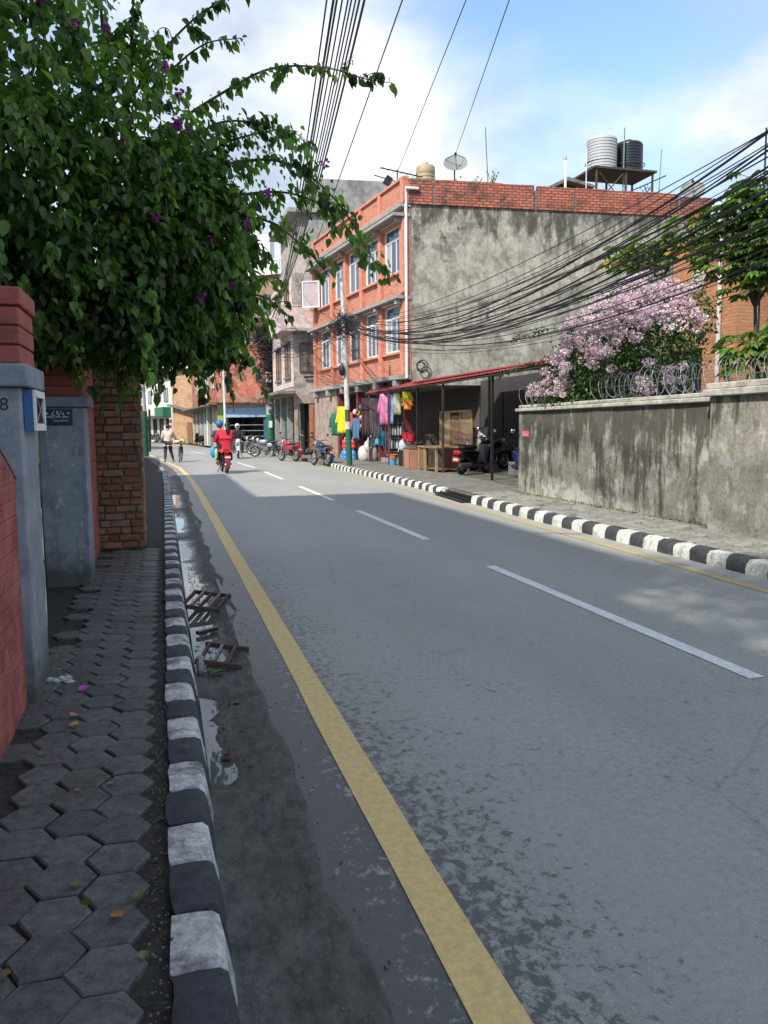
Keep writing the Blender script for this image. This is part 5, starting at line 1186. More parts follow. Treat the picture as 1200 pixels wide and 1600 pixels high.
def scooter(loc, rz, label, body_m, lean=0.0, seat_m=seat_black, cover=None):
    t = empty('scooter', loc, label, 'scooter'); t.rotation_euler = (0, lean, rz); K = dict(local=True)
    wheel(t, 'front_wheel', 0.60, 0.22, 0.09, spokes=6); wheel(t, 'rear_wheel', -0.58, 0.22, 0.10, spokes=6)
    b = MB(); b.extx([(0.34,0.24),(0.44,0.30),(0.56,0.86),(0.50,0.92),(0.43,0.86),(0.32,0.34)], -0.19, 0.19); b.build('leg_shield', body_m, t, bevel=0.03, seg=3, smooth=True, **K)
    b = MB(); b.extx([(-0.12,0.24),(0.36,0.22),(0.36,0.29),(-0.12,0.31)], -0.17,0.17); b.build('floorboard', plain('floor_rubber',(0.03,0.03,0.03),0.8), t, bevel=0.015, **K)
    b = MB(); b.extx([(-0.1,0.26),(0.02,0.66),(-0.2,0.72),(-0.75,0.74),(-0.88,0.66),(-0.80,0.50),(-0.5,0.44),(-0.3,0.30)], -0.17, 0.17); b.build('rear_body', body_m, t, bevel=0.05, seg=3, smooth=True, **K)
    b = MB(); b.blob((0,-0.36,0.78),0.14,0.40,0.07,12,6,3); b.build('seat', seat_m, t, smooth=True, **K)
    b = MB(); b.blob((0,0.47,0.98),0.16,0.11,0.09,12,7,2.6); b.build('headset', body_m, t, smooth=True, **K)
    b = MB(); b.blob((0,0.56,0.97),0.08,0.035,0.05,10,6); b.build('headlight', lens, t, smooth=True, **K)
    MB().tube([(-0.35,0.36,1.04),(-0.12,0.46,1.0),(0.12,0.46,1.0),(0.35,0.36,1.04)],0.016,6).build('handlebar', black_metal, t, **K)
    for s_ in (-1,1):
        m_ = MB(); m_.tube([(s_*0.2,0.45,1.04),(s_*0.28,0.44,1.24)],0.007,5); m_.build('mirror_stem', black_metal, t, **K); MB().blob((s_*0.30,0.43,1.28),0.065,0.02,0.055,10,6).build('mirror', chrome, t, smooth=True, **K)
        m_ = MB(); m_.tube([(s_*0.085,0.60,0.22),(s_*0.06,0.47,0.72)],0.025,7); m_.build('fork', grey_iron, t, **K)
        MB().tube([(s_*0.14,-0.3,0.84),(s_*0.15,-0.8,0.86),(s_*0.05,-0.9,0.86)],0.013,5).build('grab_rail', black_metal, t, **K)
    b = MB(); strip(b, arc(0.60,0.22,0.26,10,160), 0.13); b.build('front_mudguard', body_m, t, **K)
    b = MB(); b.blob((0,-0.86,0.64),0.13,0.05,0.07,10,6,3); b.build('tail_light', red_lens, t, smooth=True, **K)
    MB().box(-0.11,0.11,-0.90,-0.89,0.38,0.52).build('number_plate', plate_red, t, **K); MB().box(-0.09,0.09,-0.902,-0.9005,0.42,0.48).build('plate_marks', plate_white, t, **K)
    b = MB(); b.box(-0.13,-0.05,-0.6,-0.1,0.16,0.34); b.lathe([(0.06,-0.5),(0.07,-0.4),(0.07,0.0),(0.03,0.06)],8,(0.15,-0.4,0.3),'y'); b.build('engine', plain('engine_grey',(0.13,0.13,0.135)), t, bevel=0.01, **K)
    MB().tube([(-0.1,-0.2,0.25),(-0.2,-0.22,0.0)],0.015,5).build('side_stand', black_metal, t, **K)
    return t
def bicycle(loc, rz, label, m, lean=0.0, sack=None):
    t = empty('bicycle', loc, label, 'bicycle'); t.rotation_euler = (0, lean, rz); K = dict(local=True)
    for nm, y in (('front_wheel',0.53),('rear_wheel',-0.53)): wheel(t, nm, y, 0.34, 0.034, spokes=18)
    b = MB()
    for p in ([(0,0.32,0.88),(0,-0.02,0.30)],[(0,0.34,0.82),(0,-0.18,0.78)],[(0,-0.22,0.92),(0,-0.02,0.30)],[(0.03,-0.53,0.34),(0,-0.17,0.76)],[(-0.03,-0.53,0.34),(0,-0.17,0.76)],[(0.03,-0.53,0.34),(0,-0.02,0.30)],[(0,0.30,0.95),(0,0.36,0.75)],[(0.04,0.53,0.34),(0.03,0.36,0.74)],[(-0.04,0.53,0.34),(-0.03,0.36,0.74)]): b.tube(p, 0.016, 6)
    b.build('frame', m, t, **K)
    MB().tube([(-0.29,0.12,1.0),(-0.24,0.28,1.04),(0,0.31,1.0),(0.24,0.28,1.04),(0.29,0.12,1.0)],0.012,6).build('handlebar', chrome, t, **K)
    b = MB(); b.blob((0,-0.26,0.95),0.09,0.14,0.035,9,5,2.4); b.build('saddle', seat_black, t, smooth=True, **K)
    b = MB(); b.box(-0.08,0.08,-0.75,-0.35,0.70,0.72); b.tube([(0.07,-0.72,0.70),(0.05,-0.53,0.34)],0.007,4); b.tube([(-0.07,-0.72,0.70),(-0.05,-0.53,0.34)],0.007,4); b.build('carrier', black_metal, t, **K)
    b = MB(); strip(b, arc(-0.53,0.34,0.365,190,60), 0.06, 0.006); strip(b, arc(0.53,0.34,0.365,0,140), 0.06, 0.006); b.build('mudguards', m, t, **K)
    b = MB(); b.lathe([(0.09,-0.01),(0.09,0.01)],14,(0.04,-0.02,0.30),'x'); b.tube([(0.06,-0.02,0.30),(0.06,0.08,0.17)],0.01,4); b.tube([(-0.06,-0.02,0.30),(-0.06,-0.12,0.43)],0.01,4); b.build('crank', chrome, t, **K)
    return t
# ================================================================== PEOPLE
def skin(name, J, E, m, parent, root, sub=2, local=True):
    names = list(J); idx = {n_: i for i, n_ in enumerate(names)}
    me = bpy.data.meshes.new(name); me.from_pydata([J[n_][0] for n_ in names], [(idx[a], idx[b]) for a, b in E], []); me.materials.append(m)
    o = bpy.data.objects.new(name, me); COL.objects.link(o)
    if parent is not None: o.parent = parent
    o.modifiers.new('skin', 'SKIN').use_smooth_shade = True; s_ = o.modifiers.new('sub', 'SUBSURF'); s_.levels = 1; s_.render_levels = sub
    for n_ in names:
        d = me.skin_vertices[0].data[idx[n_]]; r_ = J[n_][1]; d.radius = r_ if isinstance(r_, tuple) else (r_, r_); d.use_root = (n_ == root)
    return o
skin_m = plain('skin_brown', (0.30,0.16,0.10), 0.55, var=0.1); hair_m = plain('hair_black', (0.010,0.009,0.009), 0.45)
def person(loc, rz, label, P, shirt_m, trouser_m, shoe_m, long_sleeve=True, hair='short', helmet=None, extra=None, shirt_len=0.0, bulk=1.0):
    """P: joint positions in local space, figure faces +y"""
    t = empty('person', loc, label, 'person', rz=rz)
    V = {k_: Vector(v) for k_, v in P.items()}; J = {}; E = []
    def add(n_, p, r_, to=None):
        J[n_] = (tuple(p), r_)
        if to: E.append((to, n_))
    add('pelvis', V['pelvis'], (0.15,0.115)); mid_ = V['pelvis'].lerp(V['chest'],0.5); add('waist', mid_, (0.13,0.10), 'pelvis'); add('chest', V['chest'], (0.155,0.115), 'waist')
    add('neck', V['neck'], 0.055, 'chest'); hd = V['head']; add('jaw', V['neck'].lerp(hd,0.55), 0.068, 'neck'); add('skull', hd, (0.082,0.098), 'jaw'); add('crown', hd+Vector((0,0,0.07)), 0.062, 'skull')
    f = V.get('face', Vector((0,1,0))).normalized(); add('nose', hd+f*0.115-Vector((0,0,0.02)), 0.014, 'skull')
    for s_ in 'LR':
        add('sh'+s_, V['sh'+s_], 0.062, 'chest'); add('el'+s_, V['el'+s_], 0.043, 'sh'+s_); add('wr'+s_, V['wr'+s_], 0.028, 'el'+s_)
        d = (V['wr'+s_]-V['el'+s_]).normalized(); palm = V['wr'+s_]+d*0.07; add('pa'+s_, palm, (0.036,0.018), 'wr'+s_)
        side = d.cross(Vector((0,0,1))); side = side.normalized() if side.length > 0.1 else Vector((1,0,0)); dn = side.cross(d)
        for i, (o_, l_) in enumerate(((-0.026,0.066),(-0.009,0.078),(0.009,0.074),(0.026,0.058))):
            a = palm+side*o_+d*0.03; m_ = a+d*l_*0.5-dn*0.008; e = m_+d*l_*0.3-dn*l_*0.45
            add('f%d%s' % (i,s_), m_, 0.0085, 'pa'+s_); add('g%d%s' % (i,s_), e, 0.007, 'f%d%s' % (i,s_))
        th_ = palm-side*0.045-d*0.01-dn*0.015; add('th'+s_, th_, 0.010, 'pa'+s_); add('ti'+s_, th_+d*0.035-side*0.008, 0.008, 'th'+s_)
        add('hip'+s_, V['hip'+s_], 0.088, 'pelvis'); add('kn'+s_, V['kn'+s_], 0.058, 'hip'+s_); add('an'+s_, V['an'+s_], 0.040, 'kn'+s_); add('to'+s_, V['to'+s_], (0.042,0.028), 'an'+s_)
    skin('body', J, E, skin_m, t, 'pelvis')
    g_ = 0.045; S = {k_: (J[k_][0], tuple((x+g_)*bulk for x in (J[k_][1] if isinstance(J[k_][1], tuple) else (J[k_][1],)*2))) for k_ in ('pelvis','waist','chest')}
    S['neck'] = (tuple(V['chest'].lerp(V['neck'],0.75)), 0.085); Es = [('pelvis','waist'),('waist','chest'),('chest','neck')]
    if shirt_len: S['hem'] = (tuple(V['pelvis']-Vector((0,0,shirt_len))), (0.175,0.145)); Es.append(('pelvis','hem'))
    for s_ in 'LR':
        S['sh'+s_] = (J['sh'+s_][0], 0.095*bulk); S['el'+s_] = (J['el'+s_][0], 0.070*bulk); Es += [('chest','sh'+s_),('sh'+s_,'el'+s_)]
        if long_sleeve: S['wr'+s_] = (tuple(V['el'+s_].lerp(V['wr'+s_],0.92)), 0.045); Es.append(('el'+s_,'wr'+s_))
    skin('shirt', S, Es, shirt_m, t, 'pelvis')
    T = {'pelvis': (J['pelvis'][0], (0.185*bulk,0.15*bulk))}; Et = []
    for s_ in 'LR':
        T['hip'+s_] = (J['hip'+s_][0], 0.115*bulk); T['kn'+s_] = (J['kn'+s_][0], 0.082); T['an'+s_] = (tuple(V['kn'+s_].lerp(V['an'+s_],0.93)), 0.062); Et += [('pelvis','hip'+s_),('hip'+s_,'kn'+s_),('kn'+s_,'an'+s_)]
    skin('trousers', T, Et, trouser_m, t, 'pelvis')
    for s_ in 'LR':
        c = V['an'+s_].lerp(V['to'+s_],0.5); dd = (V['to'+s_]-V['an'+s_]); a = math.atan2(-dd.x, dd.y)
        MB(Matrix.Translation(c-Vector((0,0,0.015))) @ Matrix.Rotation(a,4,'Z')).blob((0,0.02,0),0.048,0.13,0.042,9,6,2.6).build('shoe', shoe_m, t, smooth=True, local=True)
    if helmet:
        h_ = MB(); h_.blob(hd+Vector((0,0,0.03))-f*0.012, 0.125,0.145,0.135,14,10,2.2); h_.build('helmet', helmet, t, smooth=True, local=True)
        v_ = MB(); v_.blob(hd+f*0.10+Vector((0,0,0.01)), 0.085,0.05,0.05,10,6,2.4); v_.build('visor', plain('visor',(0.02,0.02,0.025),0.1), t, smooth=True, local=True)
    else:
        h_ = MB(); h_.blob(hd+Vector((0,0,0.035))-f*0.022, 0.096,0.112,0.098,14,9,2.1)
        h_.build('hair', hair_m, t, smooth=True, local=True)
        if hair == 'braid':
            p = hd-f*0.11; MB().tube([p+Vector((0,0,0.02)),p+Vector((0,-0.05,-0.12)),p+Vector((0.01,-0.07,-0.22)),p+Vector((0.015,-0.07,-0.32)),p+Vector((0.01,-0.07,-0.38))],[0.06,0.065,0.058,0.045,0.015],8).build('braid', hair_m, t, smooth=True, local=True)
    for s_ in (-1,1): MB().blob(hd+f.cross(Vector((0,0,1)))*0.085*s_-Vector((0,0,0.01)),0.02,0.025,0.032,7,5).build('ear', skin_m, t, local=True)
    for s_ in (-1,1): MB().blob(hd+f*0.092+f.cross(Vector((0,0,1)))*0.033*s_+Vector((0,0,0.008)),0.012,0.010,0.008,6,4).build('eye', plain('eye_dark',(0.02,0.015,0.012),0.3), t, local=True)
    MB().blob(hd+f*0.088-Vector((0,0,0.062)),0.026,0.012,0.007,7,4).build('mouth', plain('lip',(0.25,0.09,0.08),0.5), t, local=True)
    return t
shoe_b = plain('shoe_black', (0.02,0.02,0.02), 0.5)
def seated(dx=0.0, y=-0.1, z=0.86, reach=(0.34,0.22,1.06), knee=0.12, foot=(0.22,0.02,0.32), lean=0.12):
    P = dict(pelvis=(0,y,z+0.08), chest=(0,y+lean,z+0.44), neck=(0,y+lean+0.03,z+0.62), head=(0,y+lean+0.06,z+0.75))
    for s_, q in (('L',-1),('R',1)):
        P['sh'+s_] = (q*0.19,y+lean,z+0.52); P['el'+s_] = (q*0.27,(y+lean+reach[1])/2-0.02,z+0.26); P['wr'+s_] = (q*reach[0]*0.94,reach[1]-0.08,reach[2]-0.0)
        P['hip'+s_] = (q*0.11,y+0.03,z+0.05); P['kn'+s_] = (q*0.21,y+0.42,z-0.08); P['an'+s_] = (q*foot[0],foot[1],foot[2]+0.05); P['to'+s_] = (q*foot[0],foot[1]+0.13,foot[2]+0.01)
    return P
# -- motorcycle with two riders, going away
H1 = R(3); L1 = (1.98,27.9,0.0)
motorcycle(L1, H1, 'red tailed motorcycle carrying two riders away up the road', plain('moto_maroon', (0.22,0.015,0.02), 0.25, var=0.08))
person(L1, H1, 'motorcycle driver in blue helmet sitting ahead of the red shirted passenger', {k_: (v[0]-(0.10 if k_ in ('chest','neck','head','shL','shR') else 0), v[1], v[2]+(0.03 if k_ == 'head' else 0)) for k_, v in seated(y=-0.02).items()}, plain('dark_jacket', (0.035,0.035,0.05), 0.8), plain('dark_trousers', (0.03,0.03,0.035), 0.85), shoe_b, helmet=plain('helmet_blue', (0.05,0.12,0.42), 0.3, var=0.05))
Pp = seated(y=-0.46, z=0.87, lean=0.05, reach=(0.24,0.02,1.02), foot=(0.21,-0.22,0.33)); Pp['face'] = (0.25,1,0)
for k_ in ('head','neck'): Pp[k_] = (0.10,Pp[k_][1],Pp[k_][2]-0.02)
person(L1, H1, 'pillion passenger in red shirt with long black braid seen from behind', Pp, plain('red_cloth', (0.60,0.02,0.045), 0.8, var=0.2), plain('maroon_trousers', (0.07,0.02,0.03), 0.85), shoe_b, hair='braid', shirt_len=0.06, bulk=1.18)
bgt = empty('shopping_bag', (1.62,27.6,0.55), 'blue and green plastic bag hanging beside the motorcycle riders', 'bag')
MB().blob((1.60,27.65,0.72),0.10,0.12,0.20,9,7,2.4).build('blue_part', plain('bag_blue',(0.05,0.25,0.65),0.5), bgt, smooth=True); MB().blob((1.70,27.50,0.66),0.06,0.09,0.19,9,7,2.4).build('green_part', plain('bag_green',(0.35,0.65,0.25),0.5), bgt, smooth=True)
# -- motorcycle coming the other way
H2 = R(180-4); L2_ = (3.62,41.0,0.0)
motorcycle(L2_, H2, 'white fronted motorcycle with one rider coming towards the camera', plain('moto_white', (0.55,0.55,0.56), 0.3, var=0.05), accent=plain('moto_white', (0.55,0.55,0.56)))
person(L2_, H2, 'rider in black jacket and white helmet on the approaching motorcycle', seated(y=-0.12), plain('black_jacket', (0.018,0.018,0.02), 0.7), plain('grey_trousers', (0.08,0.08,0.09), 0.85), shoe_b, helmet=plain('helmet_white', (0.62,0.62,0.62), 0.3, var=0.05))
# -- man walking his bicycle
Hm = R(2); Lm = (0.16,38.0,0.0)
P = dict(pelvis=(0,0,0.92), chest=(0.02,0.05,1.30), neck=(0.02,0.09,1.48), head=(0.03,0.13,1.60), shL=(-0.18,0.05,1.38), elL=(-0.24,0.08,1.10), wrL=(-0.12,0.26,0.98), shR=(0.21,0.06,1.38), elR=(0.33,0.16,1.14), wrR=(0.42,0.36,1.02), hipL=(-0.10,0,0.88), knL=(-0.11,0.05,0.48), anL=(-0.13,-0.06,0.09), toL=(-0.14,0.08,0.04), hipR=(0.10,0,0.88), knR=(0.14,0.10,0.48), anR=(0.24,0.10,0.09), toR=(0.25,0.24,0.04))
person(Lm, Hm, 'man in pale long shirt and dark trousers walking a bicycle away', P, plain('cream_shirt', (0.58,0.50,0.42), 0.85), plain('plum_trousers', (0.06,0.03,0.04), 0.85), plain('sandal', (0.10,0.07,0.05), 0.7), shirt_len=0.16)
bicycle((0.72,38.0,0.0), R(-6), 'black bicycle with yellow sack pushed along by the man in pale shirt', black_metal, 0.05)
sk = empty('sack', (0.85,38.2,0.8), 'yellow and cream cloth sack slung on the pushed bicycle', 'sack'); MB().blob((0.80,38.35,0.93),0.20,0.16,0.13,10,7,2.3).build('bundle', plain('sack_yellow',(0.6,0.5,0.12),0.8), sk, smooth=True); MB().blob((0.60,37.75,0.93),0.15,0.2,0.08,10,7,2.3).build('cloth', plain('sack_cream',(0.6,0.5,0.38),0.85), sk, smooth=True)
# -- parked along the far kerb
motorcycle((5.25,42.6,0.0), R(62), 'silver and black motorcycle parked nose out beside the green footed pole', plain('moto_silver', (0.35,0.37,0.38), 0.3, 0.4), 0.12)
motorcycle((5.45,36.2,0.0), R(-158+180), 'red motorcycle parked at the kerb beside the brown door', plain('moto_red', (0.40,0.015,0.03), 0.25, var=0.08), 0.12)
motorcycle((5.98,31.2,0.0), R(14), 'blue and black motorcycle parked beside the slim utility pole', plain('moto_blue', (0.02,0.035,0.09), 0.3, var=0.08), 0.12)
motorcycle((5.5,50.5,0.0), R(70), 'dark motorcycle parked beyond the thick pole beside metal stools', plain('moto_black', (0.02,0.02,0.022), 0.3), 0.12)
motorcycle((5.2,44.6,0.05), R(55), 'second dark motorcycle crowded behind the silver one', plain('moto_black', (0.02,0.02,0.022), 0.3), 0.12)
motorcycle((4.3,54.5,0.05), R(40), 'dark motorcycle parked before the blue shop awning', plain('moto_black', (0.02,0.02,0.022), 0.3), 0.12)
bicycle((6.65,38.2,0.13), R(75), 'black bicycle leaning by the brown door behind the red motorcycle', black_metal, 0.10)
scooter((8.62,21.5,0.14), R(-58), 'black scooter with red tail lamp parked under the shed', plain('scooter_black', (0.012,0.012,0.014), 0.2, var=0.1), 0.10)
scooter((9.05,18.9,0.14), R(165), 'dark blue scooter half hidden behind the end of plaster wall', plain('scooter_blue', (0.03,0.06,0.22), 0.3, var=0.1), 0.10)
scooter((3.0,71.5,0.1), R(30), 'black scooter parked far off before the roller shutters', plain('scooter_black', (0.012,0.012,0.014)), 0.10)
for i, (x, y, a) in enumerate(((-0.6,91.5,30),(-1.4,95.0,40))): motorcycle((x,y,0.1), R(a), ('distant motorcycle parked before the white house','second distant motorcycle parked beyond the first')[i], plain('moto_black', (0.02,0.02,0.022)), 0.1)
# ================================================================== GOODS AT THE SHOP FRONT
def garment(c, ang, w, h, m, label, kind='shirt', group=None):
    M = Matrix.Translation(c) @ Matrix.Rotation(ang,4,'Z'); t = empty('hanging_garment', c, label, 'clothes', group)
    b = MB(M); nx, nz_ = 10, 8; fo = random.uniform(0,6)
    def sheet(x0, x1, z0, z1, x0b, x1b, amp):
        g_ = []
        for j in range(nz_+1):
            v = j/nz_; row = []
            for i in range(nx+1):
                u = i/nx; x = (x0+(x1-x0)*u)*(1-v)+(x0b+(x1b-x0b)*u)*v
                row.append(b.v((x, amp*math.sin(u*9+fo)*(0.4+v)+0.03*math.sin(v*4+fo), z0+(z1-z0)*v+0.01*math.sin(u*5))))
            g_.append(row)
        for j in range(nz_):
            for i in range(nx): b.f(g_[j][i], g_[j][i+1], g_[j+1][i+1], g_[j+1][i])
    if kind == 'trousers':
        sheet(-w/2, w/2, 0, -h*0.32, -w*0.52, w*0.52, 0.015); sheet(-w*0.52, -w*0.02, -h*0.32, -h, -w*0.42, -w*0.08, 0.02); sheet(w*0.02, w*0.52, -h*0.32, -h, w*0.08, w*0.42, 0.02)
    else:
        sheet(-w*0.36, w*0.36, 0, -h, -w*0.40, w*0.42, 0.03); sheet(-w*0.36, -w*0.20, -0.01, -h*0.62, -w*0.62, -w*0.42, 0.012); sheet(w*0.20, w*0.36, -0.01, -h*0.62, w*0.42, w*0.62, 0.012)
    o = b.build('cloth', m, t, smooth=True); s_ = o.modifiers.new('thick','SOLIDIFY'); s_.thickness = 0.012
    MB(M).tube([(-w*0.3,0,0.0),(0,0,0.06),(w*0.3,0,0.0)],0.008,5).build('hanger', black_metal, t)
    MB(M).tube([(0,0,0.06),(0,0,0.16)],0.005,4).build('hook', steel, t)
cl_ = lambda n_, c: plain('cloth_'+n_, c, 0.85, var=0.3, scale=12)
ga = R(-40)
garment((7.50,34.0,2.42), ga, 0.55, 1.15, cl_('yellow',(0.72,0.55,0.02)), 'bright yellow raincoat hanging beside the utility pole')
garment((7.45,35.1,2.15), ga, 0.55, 1.0, cl_('green',(0.02,0.13,0.08)), 'dark green raincoat hanging beside the yellow raincoat')
garment((7.62,33.0,2.15), ga, 0.35, 0.8, cl_('red',(0.60,0.04,0.03)), 'small red jacket hanging right of the utility pole')
for i in range(5):
    y = 31.7-i*0.42
    garment((8.0,y,2.70-0.02*i), R(-25-8*i), 0.36, 1.55-0.1*(i%2), cl_('dark%d'%i, ((0.05,0.02,0.03),(0.07,0.03,0.045),(0.03,0.02,0.03),(0.09,0.06,0.07),(0.06,0.05,0.055))[i]), ('first dark trousers from the utility pole, hanging under the red eave','second dark trousers from the utility pole under the red eave','third dark trousers from the utility pole under the red eave','fourth greyish trousers from the utility pole under the red eave','fifth dark trousers hanging next to the pink shirt')[i], 'trousers', 'dark trousers under the eave')
garment((8.0,28.85,2.75), R(-35), 0.48, 1.15, cl_('pink',(0.72,0.22,0.42)), 'long pink shirt hanging under the red eave')
garment((8.02,28.1,2.72), R(-55), 0.34, 1.1, cl_('lightblue',(0.25,0.35,0.60)), 'light blue shirt hanging right of the pink shirt')
garment((8.15,30.3,1.55), R(-30), 0.36, 0.75, cl_('cyan',(0.06,0.42,0.60)), 'cyan shirt hanging low below the dark trousers')
garment((8.05,27.3,2.7), R(-50), 0.32, 0.75, cl_('floral',(0.45,0.42,0.3)), 'pale patterned dress hanging near the wooden hutch')
garment((8.1,26.3,2.72), R(-50), 0.42, 0.5, cl_('lime',(0.50,0.55,0.03)), 'lime green bag hanging above the wooden hutch')
garment((8.1,26.2,2.45), R(-50), 0.40, 0.35, cl_('orange',(0.65,0.22,0.03)), 'orange cloth hanging below the lime green bag')
garment((8.3,29.6,1.35), R(-30), 0.3, 0.7, cl_('jeans',(0.10,0.18,0.33)), 'pair of blue jeans hanging beside the doorway', 'trousers')
garment((7.75,32.4,1.9), R(-40), 0.4, 0.9, cl_('teal',(0.06,0.16,0.26)), 'teal jacket with white collar hanging by the doorway')
def jug(x, y, z, m, label):
    t = empty('water_jug', (x,y,z), label, 'water jug'); MB().lathe([(0.13,0),(0.14,0.03),(0.14,0.12),(0.128,0.14),(0.14,0.16),(0.14,0.30),(0.12,0.35),(0.05,0.40),(0.035,0.42)],16,(0,0,0)).build('body', m, t, smooth=True, local=True); MB().lathe([(0.038,0.42),(0.038,0.47),(0,0.475)],10,(0,0,0)).build('cap', plain('cap_white',(0.6,0.6,0.62),0.4), t, local=True)
jb = plain('jug_blue', (0.06,0.25,0.55), 0.15, var=0.1); jr = plain('jug_red', (0.50,0.05,0.05), 0.3)
for i, (x, y) in enumerate(((7.55,33.6),(7.85,33.4),(7.62,34.1))): jug(x, y, 0.135, jb, ('blue water jug standing nearest the utility pole','blue water jug standing nearer the shop step','blue water jug standing behind the other two')[i])
jug(7.55,33.62,0.62, jr, 'red water jug stacked on the blue jug nearest the pole'); jug(7.86,33.42,0.62, jr, 'red water jug stacked on the blue jug nearer the step')
def bucket(name, c, r, h, m, label, cat='bucket', lid=False):
    t = empty(name, c, label, cat); MB().lathe([(r*0.78,0),(r*0.80,0.02),(r*0.96,h*0.9),(r*1.04,h*0.92),(r*1.04,h),(r*0.94,h),(r*0.76,0.04),(0.0,0.035)],18,(0,0,0)).build('shell', m, t, smooth=True, local=True)
    MB().tube([(-r,0,h*0.95),(-r*0.7,0.02,h*1.2),(0,0.03,h*1.3),(r*0.7,0.02,h*1.2),(r,0,h*0.95)],0.006,4).build('handle', steel, t, local=True)
bucket('bucket', (8.25,26.9,1.02), 0.15, 0.30, cl_('bucket_red',(0.62,0.02,0.03)), 'large red plastic bucket set on the wooden crate stack')
bucket('bucket', (8.3,26.45,1.02), 0.13, 0.26, cl_('bucket_red2',(0.55,0.02,0.06)), 'smaller red plastic bucket beside the large red one')
bucket('bucket', (8.0,27.75,0.135), 0.14, 0.24, cl_('bucket_blue',(0.06,0.30,0.55)), 'sky blue bucket on the pavement behind the maroon post')
bucket('basket', (8.02,27.75,0.40), 0.16, 0.12, cl_('basket_orange',(0.65,0.14,0.02)), 'orange basket stacked on the sky blue bucket', 'basket')
bucket('dustbin', (8.2,27.1,0.135), 0.21, 0.52, plain('bin_black',(0.02,0.02,0.022),0.45), 'black plastic dustbin standing left of the wooden crate', 'bin')
bucket('dustbin', (8.5,27.7,0.135), 0.17, 0.65, plain('bin_navy',(0.03,0.05,0.10),0.45), 'dark blue tub standing behind the black dustbin', 'bin')
bucket('shelf_bin', (8.5,26.7,0.135), 0.3, 0.86, plain('crate_stack',(0.16,0.12,0.09),0.8), 'brown tub stand carrying the two red buckets', 'stand')
t = empty('plastic_sack', (8.05,26.95,0.7), 'pale blue clear plastic sack slumped on the black dustbin', 'sack'); MB().blob((8.22,27.1,0.86),0.18,0.18,0.24,10,8,2.2).build('film', plain('film_blue',(0.45,0.52,0.62),0.25), t, smooth=True)
t = empty('plastic_sack', (7.95,31.8,0.14), 'large white plastic sack slumped against the step', 'sack')
b = MB(); b.blob((7.95,31.8,0.42),0.28,0.3,0.36,10,8,2.3); b.blob((8.05,31.5,0.75),0.2,0.2,0.25,9,7); b.build('film', plain('film_white',(0.55,0.54,0.52),0.4, var=0.2), t, smooth=True)
t = empty('checked_sack', (8.1,31.2,0.14), 'blue white checked bundle above the white plastic sack', 'sack'); MB().blob((8.15,31.25,0.95),0.22,0.2,0.26,10,7,2.6).build('cloth', cl_('check',(0.42,0.45,0.55)), t, smooth=True); MB().blob((8.15,31.25,0.42),0.2,0.2,0.32,10,7,3).build('lower_bundle', cl_('check2',(0.3,0.28,0.26)), t, smooth=True)
t = empty('bottle_rack', (8.25,28.4,0.14), 'wire rack hung with pale bottles in front of shop', 'rack')
b = MB()
for x in (8.0,8.5):
    for y in (28.2,28.7): b.tube([(x,y,0.14),(x,y,1.7)],0.012,4)
for z in (0.6,1.1,1.65): b.tube([(8.0,28.2,z),(8.5,28.2,z),(8.5,28.7,z),(8.0,28.7,z),(8.0,28.2,z)],0.010,4)
b.build('frame', grey_iron, t)
for i in range(10): MB().lathe([(0.035,0),(0.04,0.02),(0.04,0.2),(0.015,0.27),(0.015,0.32)],9,(8.02+0.1*(i%5),28.16+0.12*(i//5),1.22-0.5*(i//5))).build('bottle', plain('bottle_pale',(0.5,0.56,0.55),0.15), t, smooth=True)
t = empty('toy_bundle', (7.75,32.9,1.3), 'cluster of small coloured toys hung at the doorway', 'toys')
for i in range(14): MB().blob((7.6+random.random()*0.5,32.2+random.random()*1.2,1.2+random.random()*1.3),0.09,0.09,0.12,7,5).build('toy', cl_('toy%d'%(i%6), ((0.6,0.05,0.05),(0.6,0.6,0.55),(0.6,0.45,0.03),(0.05,0.2,0.4),(0.05,0.3,0.15),(0.5,0.1,0.3))[i%6]), t, smooth=True)
# wooden desk with hutch, crate, leaning board
t = empty('wooden_counter', (8.3,23.5,0.14), 'old wooden counter with open front and tall board back', 'counter')
MB().box(7.85,8.75,22.6,24.4,0.86,0.91).build('counter_top', wood_pale, t, bevel=0.006)
for (x, y) in ((7.9,22.68),(7.9,24.32),(8.7,22.68),(8.7,24.32),(7.9,23.75)): MB().box(x-0.035,x+0.035,y-0.035,y+0.035,0.14,0.8595).build('leg', wood_pale, t)
MB().box(7.88,7.9,23.8,24.28,0.2,0.8).build('front_panel', wood_brown, t); MB().box(7.95,8.68,22.66,24.3,0.2,0.235).build('lower_shelf', wood_brown, t); MB().box(8.69,8.72,22.6,24.4,0.2,0.85).build('back_panel', wood_brown, t)
for i in range(3): MB().box(8.78,8.82,22.0+i*0.92,22.9+i*0.92,0.9,1.95-0.1*(i==1)).build('hutch_board', plain('board_%d'%i,((0.28,0.19,0.11),(0.20,0.13,0.075),(0.33,0.24,0.15))[i],0.8,var=0.3), t)
for i in range(4): MB().box(8.74,8.78,21.95+i*0.92,22.02+i*0.92,0.9,2.0).build('hutch_post', wood_pale, t)
MB().box(8.73,8.79,21.95,24.75,1.95,2.0).build('hutch_rail', wood_pale, t)
t = empty('wooden_crate', (7.95,25.2,0.14), 'reddish plywood crate standing left of the counter', 'crate'); MB().box(7.72,8.2,24.75,25.5,0.135,0.80).build('box', plain('ply_red',(0.36,0.19,0.12),0.75,var=0.25), t, bevel=0.008); MB().box(7.70,8.22,24.73,25.52,0.801,0.83).build('lid', wood_brown, t)
for y in (24.76,25.44): MB().box(7.70,7.7195,y,y+0.06,0.14,0.8).build('batten', wood_brown, t)
